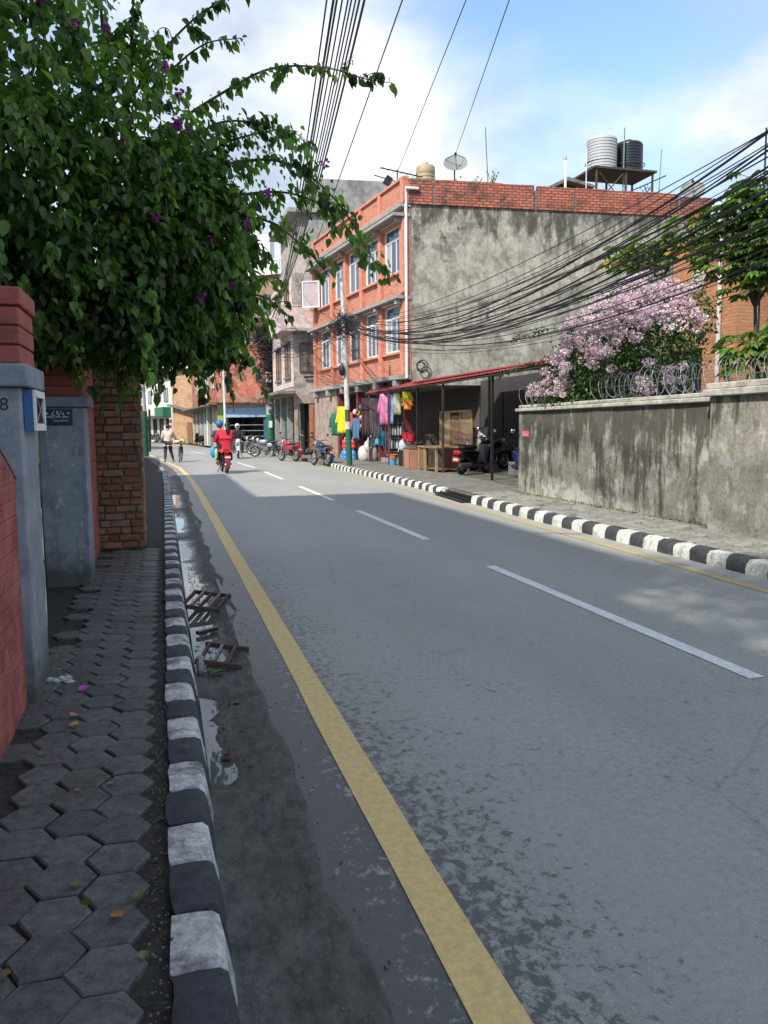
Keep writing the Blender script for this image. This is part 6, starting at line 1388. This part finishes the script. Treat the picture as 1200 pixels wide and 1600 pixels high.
t = empty('leaning_board', (8.35,21.9,0.14), 'dirty white printed board leaning behind the black scooter', 'board'); b = MB(Matrix.Translation((8.95,22.1,0.85)) @ Matrix.Rotation(R(-50),4,'Z') @ Matrix.Rotation(R(-12),4,'X')); b.box(-0.32,0.32,-0.012,0.012,0,0.65); b.build('panel', plain('board_white',(0.42,0.41,0.37),0.7,var=0.3,scale=4,dirt=0.6), t)
t = empty('side_table', (8.9,22.0,0.14), 'small trestle under the leaning white board', 'table'); MB().box(8.55,9.3,21.8,22.5,0.80,0.84).build('top', wood_pale, t)
for (x, y) in ((8.6,21.85),(9.25,21.85),(8.6,22.45),(9.25,22.45)): MB().box(x-0.025,x+0.025,y-0.025,y+0.025,0.14,0.7995).build('leg', wood_brown, t)
t = empty('concrete_block', (9.6,20.7,0.14), 'pale concrete block on the shed floor right of the black scooter', 'block'); MB().box(9.4,9.85,20.5,20.8,0.135,0.50).build('block', concrete, t, bevel=0.01)
for i, (x, y) in enumerate(((4.9,49.6),(5.4,49.9),(4.5,50.8))):
    t = empty('metal_stool', (x,y,0.1), ('metal stool nearest the thick pole','metal stool in the middle of three','metal stool farthest from the thick pole')[i], 'stool')
    MB().box(x-0.2,x+0.2,y-0.2,y+0.2,0.55,0.58).build('seat', steel, t)
    for a in (-0.17,0.17):
        for c in (-0.17,0.17): MB().tube([(x+a,y+c,0.1),(x+a*0.9,y+c*0.9,0.55)],0.014,5).build('leg', steel, t)
# clutter in the dim back of the shed
motorcycle((9.9,23.4,0.14), R(-70), 'dusty black motorcycle stored at the dim back of the shed', plain('moto_black', (0.02,0.02,0.022)), 0.1)
for i, (x, y, w, h) in enumerate(((9.7,25.6,0.7,0.9),(9.8,25.7,0.6,0.55),(9.3,26.8,0.6,1.1),(10.9,21.4,0.8,1.2))):
    z = 0.14 if i != 1 else 1.045
    t = empty('storage_box', (x,y,z), ('brown carton standing behind the counter','smaller carton stacked on the brown carton','tall drab cupboard beside the flank wall','grey cabinet against the back of the shed')[i], 'box')
    MB().box(x-w/2,x+w/2,y-w/2,y+w/2,z,z+h).build('case', plain('box_%d'%i, ((0.22,0.15,0.09),(0.26,0.19,0.12),(0.10,0.085,0.07),(0.09,0.095,0.1))[i], 0.8, var=0.3), t, bevel=0.01); MB().box(x-w/2-0.01,x+w/2+0.01,y-w/2-0.01,y+w/2+0.01,z+h-0.04,z+h+0.01).build('lid', wood_brown, t)
for i, (x, y) in enumerate(((8.25,25.9),(8.6,28.0))):
    t = empty('plastic_stool', (x,y,0.14), ('low red plastic stool behind the plywood crate','low red plastic stool beside the bottle rack')[i], 'stool'); MB().lathe([(0.17,0),(0.13,0.33),(0.15,0.34),(0.15,0.37),(0,0.375)],14,(x,y,0.135)).build('body', cl_('stool_red',(0.5,0.04,0.04)), t, smooth=True)
# ================================================================== VEGETATION
def leaves_mesh(name, P, Dv, Nv, size, m, parent, tint=None, w=0.72, shape='heart', local=False):
    """one joined mesh of many small folded leaves. P base points, Dv length directions, Nv rough normals"""
    P = np.asarray(P, float); n = len(P); Dv = np.asarray(Dv, float); Nv = np.asarray(Nv, float)
    Dv = Dv/np.linalg.norm(Dv, axis=1, keepdims=True); S = np.cross(Dv, Nv); S /= (np.linalg.norm(S, axis=1, keepdims=True)+1e-9); U = np.cross(S, Dv)
    size = np.broadcast_to(np.asarray(size, float), (n,))[:, None]
    if shape == 'heart': T = [(0,0,0),(-0.44,0.22,0.10),(-0.36,0.58,0.12),(0,1.0,-0.10),(0.36,0.58,0.12),(0.44,0.22,0.10)]
    elif shape == 'long': T = [(0,0,0),(-0.5,0.28,0.10),(-0.46,0.66,0.08),(0,1.0,-0.14),(0.46,0.66,0.08),(0.5,0.28,0.10)]
    else: T = [(0,0,0),(-0.5,0.35,0.12),(-0.42,0.75,0.16),(0,1.0,0.05),(0.42,0.75,0.16),(0.5,0.35,0.12)]
    V = np.zeros((n, 6, 3))
    for i, (a, b, c) in enumerate(T): V[:, i] = P+size*(S*a*w+Dv*b+U*c)
    org = np.array(root_loc(parent)) if (parent is not None and not local) else np.zeros(3)
    V = (V-org).reshape(-1, 3)
    base = (np.arange(n)*6)[:, None]; F = np.concatenate([base+np.array([0,1,2,3]), base+np.array([0,3,4,5])], 1).reshape(-1)
    me = bpy.data.meshes.new(name); me.vertices.add(n*6); me.vertices.foreach_set('co', V.astype(np.float32).ravel())
    me.loops.add(n*8); me.loops.foreach_set('vertex_index', F.astype(np.int32)); me.polygons.add(n*2)
    me.polygons.foreach_set('loop_start', (np.arange(n*2)*4).astype(np.int32)); me.polygons.foreach_set('loop_total', np.full(n*2, 4, np.int32))
    me.update(calc_edges=True); me.validate()
    at = me.attributes.new('tint', 'FLOAT', 'POINT')
    tt = rng.random(n) if tint is None else np.asarray(tint); at.data.foreach_set('value', np.repeat(tt, 6).astype(np.float32))
    me.materials.append(m); o = bpy.data.objects.new(name, me); COL.objects.link(o)
    if parent is not None: o.parent = parent
    return o
def unit(v): return v/(np.linalg.norm(v, axis=-1, keepdims=True)+1e-9)
def ball_points(c, r, n, shell=0.55, squash=1.0):
    v = unit(rng.normal(size=(n,3))); rad = r*(shell+(1-shell)*rng.random(n)**0.6)*(1+0.16*rng.normal(size=n)*0.6)
    v2 = v.copy(); v2[:,2] *= squash; return np.array(c)+v2*rad[:,None], v
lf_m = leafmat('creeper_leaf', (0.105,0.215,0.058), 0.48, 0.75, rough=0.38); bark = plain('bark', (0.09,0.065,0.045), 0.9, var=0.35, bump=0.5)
# ---- the bougainvillea hanging over the near footpath
bg = empty('hanging_creeper', (-1.75,7.0,0.1), 'large dark green bougainvillea hanging over the footpath beside the road', 'creeper')
balls = [((-0.84,7.0,4.25),0.80),((-0.34,7.15,3.96),0.70),((-0.65,7.48,3.37),1.0),((0.04,7.5,3.41),0.70),((0.19,7.61,2.89),0.66),((-0.25,7.28,2.58),0.60),((0.42,7.83,2.65),0.48),((-0.79,7.13,2.75),0.72),((0.47,7.67,3.2),0.46),((-0.02,7.42,2.33),0.33),((0.46,7.62,2.34),0.27),((0.30,7.66,3.7),0.34),((-1.15,6.6,3.5),0.75),((-1.5,6.6,4.3),0.85),((-1.6,6.9,3.0),0.75),((-1.1,7.2,2.45),0.42),((-0.6,7.9,2.55),0.5),((0.02,8.3,2.75),0.6),((-1.3,6.7,5.0),0.6),((-0.75,6.95,4.85),0.42)]
PP = []; NN = []; TT = []
for c, r in balls:
    n = int((2700 if c[2] < 3.6 else (1500 if c[2] < 4.1 else 800))*r*r)+(260 if c[2] < 3.8 else 110)
    p, v = ball_points(c, r, n, 0.5)
    PP.append(p); NN.append(v)
P = np.concatenate(PP); N = np.concatenate(NN)
# break the outline into sprays
cl = np.sin(P[:,0]*9+P[:,2]*7)+np.sin(P[:,1]*8-P[:,2]*10)+np.sin(P[:,0]*5-P[:,1]*6); keep = (cl > -1.25) | (rng.random(len(P)) < 0.35); P = P[keep]; N = N[keep]
keep = (P[:,2] > 1.98+0.10*np.sin(P[:,0]*11)); P = P[keep]; N = N[keep]
wild = np.where(rng.random((len(P),1)) < 0.3, 1.3, 0.35); Dv = unit(N*0.55+np.array([0,0,-0.8])+rng.normal(size=P.shape)*wild); Nv = unit(N+np.array([0,0,0.7])+rng.normal(size=P.shape)*0.4)
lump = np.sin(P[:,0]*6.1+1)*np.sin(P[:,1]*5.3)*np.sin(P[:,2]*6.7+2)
tint = np.clip(0.30+0.17*rng.normal(size=len(P))+0.20*(P[:,2]-3.0)+0.28*lump, 0, 1)  # leaves lighten with height: sunlight on the creeper top put into their colour
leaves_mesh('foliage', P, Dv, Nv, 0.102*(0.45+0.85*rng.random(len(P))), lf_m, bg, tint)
shoots = []
# arching sprays that reach over the road, leaf by leaf
sprays = [
 [(0.1,7.5,4.1),(0.55,7.5,4.42),(1.00,7.3,4.62),(1.45,7.1,4.60),(1.80,7.0,4.50),(2.02,6.95,4.47)],
 [(-0.2,7.3,4.2),(0.05,7.2,4.55),(0.35,7.1,4.85),(0.62,7.0,5.0),(0.95,6.9,5.15)],
 [(-0.1,7.3,4.2),(0.15,7.3,4.5),(0.45,7.2,4.72),(0.75,7.1,4.76)],
 [(0.45,7.6,3.85),(1.0,7.3,3.86),(1.35,7.2,3.70),(1.62,7.1,3.40),(1.82,7.0,3.02),(1.95,6.95,2.86)],
 [(0.60,7.6,3.45),(1.00,7.4,3.35),(1.28,7.3,3.12),(1.50,7.2,2.85)],
 [(0.65,7.7,2.75),(0.95,7.6,2.72),(1.18,7.5,2.52)],
 [(0.2,7.6,3.7),(0.6,7.6,4.05),(1.05,7.4,4.15),(1.25,7.3,4.12)],
 [(0.1,7.6,3.8),(0.5,7.6,4.2),(0.85,7.4,4.2),(1.15,7.25,4.05),(1.40,7.15,3.8)],
 [(0.6,7.6,3.6),(1.1,7.4,3.62),(1.45,7.25,3.48),(1.7,7.1,3.2)],
 [(-0.35,7.0,4.5),(-0.35,6.9,5.0),(-0.33,6.8,5.5)],[(-0.15,7.0,4.4),(-0.10,6.9,4.9),(-0.02,6.8,5.45)],[(-0.6,6.9,4.6),(-0.62,6.8,5.1),(-0.6,6.7,5.6)],
 [(0.35,7.8,2.4),(0.62,7.8,2.3),(0.8,7.7,2.12)],[(-0.2,7.5,2.2),(-0.1,7.5,2.05),(0.0,7.45,1.9)],[(0.1,7.4,2.3),(0.22,7.4,2.1),(0.26,7.4,1.93)]]
SP = []; SD = []; SN = []; stem = MB()
for c, r in balls:                                                  # short drooping shoots all over the mass
    for q in range(int(26*r)+4):
        v = unit(rng.normal(size=3)); v[1] -= 0.5; v[0] += 0.25; v = unit(v); p0 = np.array(c)+v*r*0.8; l_ = 0.25+0.25*rng.random()
        if p0[2] < 2.2: continue
        SHOOT = [p0, p0+v*l_*0.5+np.array([0,0,0.05]), p0+v*l_*0.85+np.array([0,0,-0.06]), p0+v*l_*1.0+np.array([0,0,-0.20])]
        shoots.append(SHOOT)
def catmull(pts, n):
    pts = [np.array(p, float) for p in pts]; pts = [2*pts[0]-pts[1]]+pts+[2*pts[-1]-pts[-2]]; out = []
    for i in range(1, len(pts)-2):
        p0, p1_, p2_, p3 = pts[i-1:i+3]
        for j in range(n):
            t = j/n; out.append(0.5*((2*p1_)+(-p0+p2_)*t+(2*p0-5*p1_+4*p2_-p3)*t*t+(-p0+3*p1_-3*p2_+p3)*t**3))
    out.append(pts[-2]); return out
def dress(path, dens, hang=0.9, spread=0.025):
    ph = rng.random()*6; nn = len(path)
    for ii, (a, b) in enumerate(zip(path, path[1:])):
        a = np.array(a); b = np.array(b); L_ = np.linalg.norm(b-a); t = (b-a)/L_
        dd = dens*(1+0.75*math.sin(ph+ii*1.1))*(1.1-0.5*ii/nn)
        for q in range(int(L_*dd+rng.random())):
            p = a+(b-a)*rng.random()+rng.normal(size=3)*spread; s_ = unit(np.cross(t, rng.normal(size=3)))
            SP.append(p); SD.append(unit(s_*0.55+t*0.35+np.array([0,0,-hang]))); SN.append(unit(np.array([0,0,0.6])+rng.normal(size=3)*0.6))
for e in shoots:
    path = catmull(e, 4); stem.tube(path, 0.004, 4, cap=False); dress(path, 46, 0.75, 0.012)
nsh = len(SP)
for s_i, s_ in enumerate(sprays):
    path = catmull(s_, 8); L_ = len(path)
    stem.tube(path, [0.011*(1-i/L_)+0.003 for i in range(L_)], 5)
    thick = 1.0 if s_i in (3,4,6,7,8) else 0.75
    dress(path, 130*thick, 0.9, 0.05 if thick == 1 else 0.020)
    for j in range(3, L_-3, 4):                                     # side twigs
        if random.random() < (0.85 if thick == 1 else 0.35):
            p = np.array(path[j]); t = np.array(path[j+1])-p; d = unit(unit(t)*0.6+rng.normal(size=3)*0.7+np.array([0,0,-0.25]))
            e = [p, p+d*0.10, p+d*0.20+np.array([0,0,-0.03])]; stem.tube(e, [0.005,0.004,0.002], 4); dress(e, 75, 0.9, 0.015)
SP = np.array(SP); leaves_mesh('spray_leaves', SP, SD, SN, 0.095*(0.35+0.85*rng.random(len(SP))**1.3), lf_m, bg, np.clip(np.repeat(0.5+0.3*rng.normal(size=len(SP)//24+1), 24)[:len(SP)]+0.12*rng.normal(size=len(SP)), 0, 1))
rr = random.Random(4)
for i in range(9): 
    c, r = balls[i]; p0 = (-1.75+rr.uniform(-0.1,0.1), 7.0+rr.uniform(-0.2,0.2), 0.1)
    stem.tube(catmull([p0, (-1.5+rr.uniform(-0.2,0.2),7.0,1.6), (0.5*c[0]-0.7,7.1,2.6+rr.uniform(-0.3,0.4)), c], 6), [0.035-0.0014*j for j in range(19)], 6)
stem.build('stems', bark, bg)
# purple bracts
fm = leafmat('purple_bract', (0.42,0.06,0.36), 0.4, 0.35, petal=True)
spots = [((0.10,6.9,4.38),8),((0.22,7.0,4.22),6),((-0.72,6.3,4.5),4),((-0.5,6.35,4.4),4),((0.05,6.95,4.15),6),((0.2,7.1,4.02),8),((0.28,7.1,3.98),5),((-0.30,6.75,4.55),4),((-0.15,6.8,3.9),4),((0.02,6.8,3.2),4),((0.75,7.1,3.25),4),((0.40,7.1,3.25),5),((0.45,7.1,3.1),5),((0.60,7.1,2.72),4),((1.45,7.1,3.8),4),((0.95,7.2,3.55),4),((-0.2,6.6,3.7),4),((0.35,7.0,2.6),4)]
for c, n in spots:
    q = n*4; leaves_mesh('flower_cluster', np.array(c)+np.clip(rng.normal(size=(q,3)),-1.3,1.3)*0.018, unit(rng.normal(size=(q,3))+np.array([0,-0.4,-0.3])), rng.normal(size=(q,3)), 0.034, fm, bg, None, 0.9, 'petal')
# ---- long-leaved branch at the upper left
lg = empty('long_leaved_tree', (-2.2,4.6,0.1), 'long narrow leaved branch drooping in front of the creeper', 'tree')
b = MB(); tips = []
b.tube(catmull([(-2.2,4.6,0.1),(-2.1,4.6,2.0),(-1.9,4.7,3.2),(-1.45,4.8,3.55)], 6), [0.05-0.002*i for i in range(19)], 6)
LPs = []; LD = []; LN = []
for tip in ((-1.02,5.05,3.48),(-1.28,4.9,3.62),(-1.2,4.9,3.3),(-0.92,5.0,3.38)):
    pth = catmull([(-1.45,4.8,3.55), ((-1.45+tip[0])/2,4.9,(3.6+tip[2])/2+0.03), tip], 5); b.tube(pth, 0.008, 4)
    for j in range(20):
        a = 2.4*j; p = np.array(pth[-1-(j%5)]); LPs.append(p); LD.append(unit(np.array([0.8*math.cos(a)+0.35,0.8*math.sin(a)*0.7-0.1,-0.55+0.5*rng.random()]))); LN.append(np.array([0,0,1])+rng.normal(size=3)*0.3)
b.build('trunk', bark, lg)
leaves_mesh('crown', LPs, LD, LN, 0.19*(0.7+0.5*rng.random(len(LPs))), leafmat('long_leaf', (0.07,0.13,0.035), 0.3, 0.4), lg, None, 0.26, 'long')
# ---- pink flowering bush over the plaster wall
pb = empty('flowering_bush', (8.3,12.2,0.1), 'pink blossomed bougainvillea spilling over the plaster wall and razor wire', 'bush')
pballs = [((7.75,11.9,2.75),0.85),((7.7,12.9,2.55),0.8),((7.55,13.7,2.35),0.62),((7.9,11.5,2.7),0.7),((8.0,12.0,3.25),0.72),((7.85,12.7,3.0),0.6),((7.4,14.2,2.2),0.42),((8.3,11.4,3.25),0.5),((7.35,13.5,2.0),0.36),((7.3,12.9,2.05),0.30),((7.65,13.3,2.95),0.55),((7.5,13.9,2.65),0.48),((7.75,12.5,3.35),0.5)]
P = []; N = []
for c, r in pballs:
    p, v = ball_points(c, r, int(2600*r*r)+150, 0.55); P.append(p); N.append(v)
P = np.concatenate(P); N = np.concatenate(N)
low = (P[:,0] < 7.45) & (P[:,2] < 2.42) & (P[:,1] < 12.3); P = P[~low]; N = N[~low]; kz = P[:,2] > 1.84; P = P[kz]; N = N[kz]
pl_m = leafmat('bush_leaf', (0.055,0.115,0.026), 0.3, 0.55, yellow=0.02)
leaves_mesh('foliage', P, unit(N*0.7+np.array([0,0,-0.6])+rng.normal(size=P.shape)*0.5), unit(N+np.array([0,0,0.6])+rng.normal(size=P.shape)*0.5), 0.062*(0.7+0.6*rng.random(len(P))), pl_m, pb)
FP = []; FD = []; FN = []; FT = []
cent = []
for i in range(1150):
    c, r = pballs[rng.choice(len(pballs), p=np.array([q[1]**2 for q in pballs])/sum(q[1]**2 for q in pballs))]
    v = unit(rng.normal(size=3)); v[0] = -abs(v[0])*1.1; v[1] -= 0.25; v = unit(v); p = np.array(c)+v*r*(1.0+0.08*rng.normal())
    if p[2] < 2.05 or (p[1] < 12.3 and p[0] < 7.42 and p[2] < 2.4): continue
    if math.sin(p[1]*4.3+1)+math.sin(p[2]*5.1+p[1]*2.0)+0.5*(p[2]-2.6)-0.15*(p[1]-12.2) < -0.25+0.5*rng.normal(): continue
    if any(np.linalg.norm(p-np.array(q[0])) < q[1]*0.86 for q in pballs): continue
    cent.append((p, v))
for p, v in cent:
    k_ = int(40+50*rng.random()); sp = 0.07+0.05*rng.random()
    dv = unit(rng.normal(size=(k_,3))+v*0.5); q = p+dv*sp*np.array([1,1.25,0.8])*(0.75+0.3*rng.random((k_,1)))
    FP += list(q); FD += list(unit(v*0.6+rng.normal(size=(k_,3))*0.8+np.array([0,0,0.3]))); FN += list(rng.normal(size=(k_,3))+v); FT += list(np.clip(0.5+0.3*rng.normal()+0.15*rng.normal(size=k_),0,1))
leaves_mesh('blossom', FP, FD, FN, 0.036, leafmat('pink_blossom', (0.77,0.61,0.665), 0.35, 0.2, petal=True), pb, FT, 0.95, 'petal')
st = MB()
for c, r in pballs[:8]: st.tube(catmull([(8.3,12.2,0.1),(8.2,12.2,1.2),((8.1+c[0])/2,(12.1+c[1])/2,1.9),c], 5), [0.04-0.002*j for j in range(16)], 6)
for e in ([(7.6,13.9,2.6),(7.2,14.6,2.75),(6.95,15.3,2.65),(6.85,15.8,2.5)],[(7.7,13.2,3.1),(7.3,13.9,3.35),(7.0,14.6,3.3),(6.8,15.1,3.2)],[(7.9,12.6,3.4),(7.6,13.0,3.75),(7.4,13.5,3.85)],[(8.0,11.6,3.7),(7.95,11.8,4.05),(7.9,12.1,4.2)]):
    path = catmull(e, 6); st.tube(path, 0.006, 4); SP = []; SD = []; SN = []; dress(path, 70, 0.4, 0.03); leaves_mesh('shoot_leaves', SP, SD, SN, 0.06, pl_m, pb)
st.build('stems', bark, pb)
# ---- small broad-leaved trees behind the wall
def palm_leaf_tree(name, label, base, tops, lsize, m, spread, fingers=7, stalks=14, seed=1):
    t = empty(name, base, label, 'tree'); rr = np.random.default_rng(seed); b = MB(); LPs = []; LD = []; LN = []; TI = []
    top0 = np.mean(np.array(tops), 0); fork = (base[0]*0.3+top0[0]*0.7, base[1]*0.3+top0[1]*0.7, base[2]+(min(q[2] for q in tops)-base[2])*0.86)
    b.tube(catmull([base, ((base[0]+fork[0])/2+0.05, (base[1]+fork[1])/2, (base[2]+fork[2])/2), fork], 6), [0.055-0.002*j for j in range(13)], 7)
    for tp in tops:
        b.tube(catmull([fork, ((fork[0]+tp[0])/2, (fork[1]+tp[1])/2, (fork[2]+tp[2])/2+0.04), tp], 4), [0.028-0.0015*j for j in range(9)], 6)
        for s_ in range(stalks):
            a = 2.4*s_+rr.random(); el = 0.7-1.3*s_/stalks; L_ = spread*(0.6+0.5*rr.random())
            e = np.array(tp)+np.array([math.cos(a)*math.cos(el), math.sin(a)*math.cos(el), math.sin(el)*0.8])*L_-np.array([0,0,0.12*s_/stalks]); b.tube([tp, (np.array(tp)+e)/2+np.array([0,0,0.04]), e], 0.006, 4)
            out = unit(e-np.array(tp)); ti = rr.random()
            for f in range(fingers):
                an = (f-(fingers-1)/2)*0.55; h = np.array([out[0]*math.cos(an)-out[1]*math.sin(an), out[0]*math.sin(an)+out[1]*math.cos(an), -0.35+0.1*rr.normal()])
                LPs.append(e); LD.append(unit(h)); LN.append(np.array([0,0,1])+rr.normal(size=3)*0.25); TI.append(np.clip(ti+0.1*rr.normal(),0,1))
    b.build('trunk', bark, t); sz = lsize*(0.7+0.5*rr.random(len(LPs)))
    leaves_mesh('crown', LPs, LD, LN, sz, m, t, TI, 0.36, 'long'); return t
pm = leafmat('papaya_leaf', (0.11,0.20,0.045), 0.4, 0.45); pmy = leafmat('papaya_leaf_yellowing', (0.12,0.21,0.045), 0.4, 0.45, yellow=0.07)
palm_leaf_tree('papaya_tree', 'papaya tree with yellowing leaves before the orange brick house', (9.9,14.6,0.1), [(9.75,14.6,5.1),(10.0,14.0,5.0),(9.55,14.9,4.95),(10.15,13.8,5.35),(9.6,15.3,5.05)], 0.20, pmy, 0.5, 8, 24, 3)
palm_leaf_tree('papaya_tree', 'taller dark papaya tree at the right picture edge', (10.7,12.6,0.1), [(10.35,12.5,5.25),(10.55,12.1,4.85),(10.25,12.8,4.95),(10.6,12.2,5.5),(10.5,12.2,4.5),(10.2,12.9,5.45),(10.45,12.4,5.75),(10.4,12.5,4.2),(10.7,12.1,4.3),(10.25,12.9,4.55),(10.65,12.2,5.15)], 0.22, leafmat('papaya_leaf_dark', (0.09,0.17,0.04), 0.4, 0.5), 0.5, 8, 26, 5)
palm_leaf_tree('cassava_shrub', 'leafy green shrub between the blossom and lattice screen', (9.6,11.6,0.1), [(9.35,11.3,2.85),(9.2,11.1,2.55),(9.6,10.9,2.75),(9.9,10.9,3.15),(9.8,10.4,2.95)], 0.24, pm, 0.38, 6, 16, 7)
# ---- tall shade tree behind the camera, whose thin crown dapples the road
tr = empty('shade_tree', (-2.3,-2.5,0.1), 'tall thin crowned shade tree growing behind the red wall', 'tree')
b = MB(); b.tube(catmull([(-2.3,-2.5,0.1),(-2.2,-2.4,4),(-2.4,-2.2,6.5),(-2.2,-2,8.5)], 5), [0.17-0.008*i for i in range(16)], 8)
P = []; N = []
for c, r in (((-2.2,-1.6,8.6),1.3),((-2.0,0.0,8.7),1.2),((-2.4,-3.4,9.0),1.4),((-2.2,-0.8,9.3),1.0),((-2.3,1.4,8.6),0.9)):
    b.tube(catmull([(-2.4,-2.2,6.5),((-2.4+c[0])/2,(-2.2+c[1])/2,7.6),c], 4), [0.07-0.006*i for i in range(9)], 6)
    p, v = ball_points(c, r, int(620*r*r), 0.2); P.append(p); N.append(v)
b.build('trunk', bark, tr); P = np.concatenate(P); N = np.concatenate(N)
leaves_mesh('crown', P, unit(N+rng.normal(size=P.shape)*0.6), unit(rng.normal(size=P.shape)+np.array([0,0,1])), 0.17, lf_m, tr, None, 0.6)
# ---- roof weeds
for i, (c, n, s_) in enumerate((((12.1,28.4,10.34),40,0.35),((10.9,28.9,10.36),28,0.26),((18.3,27.9,10.36),30,0.22),((11.6,28.6,10.3),24,0.3))):
    t = empty('roof_weed', c, ('upright weed growing on the parapet beside the aerial','low weed growing under the big satellite dish','bright weed growing on the parapet below the tanks','thin weed growing between dish and aerial')[i], 'weed')
    LPs = []; LD = []; b = MB()
    for j in range(7):
        e = np.array(c)+np.array([rng.normal()*0.14, rng.normal()*0.08, s_*(0.6+0.6*rng.random())*1.6]); b.tube([c, tuple(e)], 0.006, 4)
        for q in range(n//4): LPs.append(np.array(c)+(e-np.array(c))*(0.35+0.65*rng.random())); LD.append(unit(rng.normal(size=3)+np.array([0,0,0.5])))
    b.build('stalk', bark, t); leaves_mesh('leaves', LPs, LD, rng.normal(size=(len(LPs),3)), 0.07, pm, t, None, 0.5)
# grass and moss tufts along the walls
P = []; 
for i in range(420):
    y = rng.uniform(1.5,9.4); P.append((-0.695+abs(rng.normal())*0.03 if y < 4.2 else (-0.64+abs(rng.normal())*0.05 if y < 4.7 or 7.4<y<7.9 else -0.72+abs(rng.normal())*0.08), y, 0.13))
for i in range(500): P.append((rng.uniform(-1.0,-0.25), 9.46-abs(rng.normal())*0.10, 0.13))
for i in range(160): P.append((0.115+rng.normal()*0.004-0.15, rng.uniform(1.2,9), 0.14))
P = np.array(P); o = leaves_mesh('grass', P, unit(np.array([0,0,1.0])+rng.normal(size=P.shape)*0.55), rng.normal(size=P.shape), 0.018*(0.5+rng.random(len(P))), leafmat('tuft', (0.03,0.05,0.014), 0.2, 0.5), None, None, 0.3, 'long')
tag(o, 'tufts of grass and moss along the foot of walls', 'grass', kind='stuff')
P = np.array([(7.03-abs(rng.normal())*0.07-(0.1 if q % 4 == 0 else 0), rng.uniform(6.5,15.3), 0.14) for q in range(600)])
o = leaves_mesh('weeds', P, unit(np.array([0,0,1.0])+rng.normal(size=P.shape)*0.7), rng.normal(size=P.shape), 0.04*(0.5+rng.random(len(P))), pm, None, None, 0.35, 'long'); tag(o, 'low weeds along the foot of the plaster wall', 'weeds', kind='stuff')
# ---- fallen petals and leaves
def fallen(name, loc, s_, c, label, cat, group=None, sh='petal', rz=None):
    m = leafmat('fallen_%d' % int(c[0]*1000+c[1]*100+c[2]*10), c, 0.1, 0.15)
    o = leaves_mesh(name, [loc], [(math.cos(rz or random.uniform(0,6.3)), math.sin(rz or random.uniform(0,6.3)), 0.04)], [(random.uniform(-0.25,0.25),random.uniform(-0.25,0.25),1)], s_, m, None, [0.6], 0.8, sh)
    tag(o, label, cat, group); return o
fallen('fallen_petal', (-0.475,4.28,0.155), 0.062, (0.50,0.08,0.50), 'bright purple fallen petal on the pavers near grey pillar', 'petal')
fallen('fallen_petal', (-0.45,3.93,0.155), 0.05, (0.45,0.12,0.12), 'reddish fallen petal beside the yellow leaf', 'petal')
fallen('fallen_leaf', (-0.47,3.78,0.155), 0.05, (0.5,0.33,0.05), 'small yellow fallen leaf on the shaded pavers', 'leaf')
fallen('fallen_leaf', (-0.19,2.22,0.156), 0.045, (0.34,0.17,0.06), 'orange brown leaf flat on a near hexagonal paver', 'leaf')
for i in range(34):
    y = rng.uniform(1.8,9.0); x = rng.uniform(-0.62,-0.08) if y > 3 else rng.uniform(-0.5,-0.08)
    fallen('fallen_leaf', (x,y,0.155), rng.uniform(0.02,0.045), [(0.14,0.12,0.05),(0.20,0.19,0.13),(0.09,0.12,0.03),(0.22,0.16,0.08)][i%4], 'tiny dry fallen leaf scattered on the shaded footpath', 'leaf', 'dry leaves on the footpath')
for i in range(20):
    y = rng.choice([rng.uniform(3.4,4.4), rng.uniform(5,7.6)]); fallen('fallen_leaf', (rng.uniform(0.16,0.34),y,-0.015), rng.uniform(0.03,0.07), [(0.05,0.02,0.02),(0.10,0.03,0.05),(0.05,0.05,0.03)][i%3], 'dark wet leaf lying in the gutter water', 'leaf', 'wet leaves in the gutter')
for i, (x, y) in enumerate(((0.26,4.93),(0.31,4.86),(0.24,4.88))): fallen('fallen_leaf', (x,y,0.012), 0.08, (0.12,0.20,0.03), 'green leaf caught under the nearer drain grate', 'leaf', 'green leaves under the drain grate')
b = MB(); 
for i in range(12): b.blob((-0.60+rng.normal()*0.028,4.52+rng.normal()*0.02,0.142+rng.random()*0.016),0.022+0.012*rng.random(),0.012+0.012*rng.random(),0.008+0.012*rng.random(),6,4,1.3)
pbg = b.build('plastic_bag', plain('plastic_white', (0.36,0.37,0.38), 0.35)); tag(pbg, 'crumpled pale plastic bag at the foot of grey pillar', 'plastic bag')
P = MB()
for i in range(900):
    y = rng.uniform(1.4,9)**1.0; x = lroad(y)+abs(rng.normal())*0.16+0.02; s_ = rng.uniform(0.002,0.007)
    if x > 0.62: continue
    P.blob((x,y,-0.022+0.07*max(0,(x-0.15))*0.9), s_,s_*1.2,s_*0.8,5,3)
tag(P.build('debris', plain('dark_grit', (0.10,0.095,0.085), 0.9, var=0.5)), 'dark silt and small stones lying in the gutter', 'debris', kind='stuff')
# stones and grit between pavers and kerb
P = MB()
for i in range(700):
    y = rng.uniform(1.2,7); x = -0.06+rng.normal()*0.022 if i % 5 else rng.uniform(0.2,0.6); s_ = rng.uniform(0.0015,0.0048)
    P.blob((x,y,0.138 if i % 5 else 0.006), s_,s_*1.2,s_*0.8,5,3)
tag(P.build('gravel', plain('grit', (0.15,0.145,0.13), 0.9, var=0.4)), 'loose grit along the kerb and road edge', 'gravel', kind='stuff')
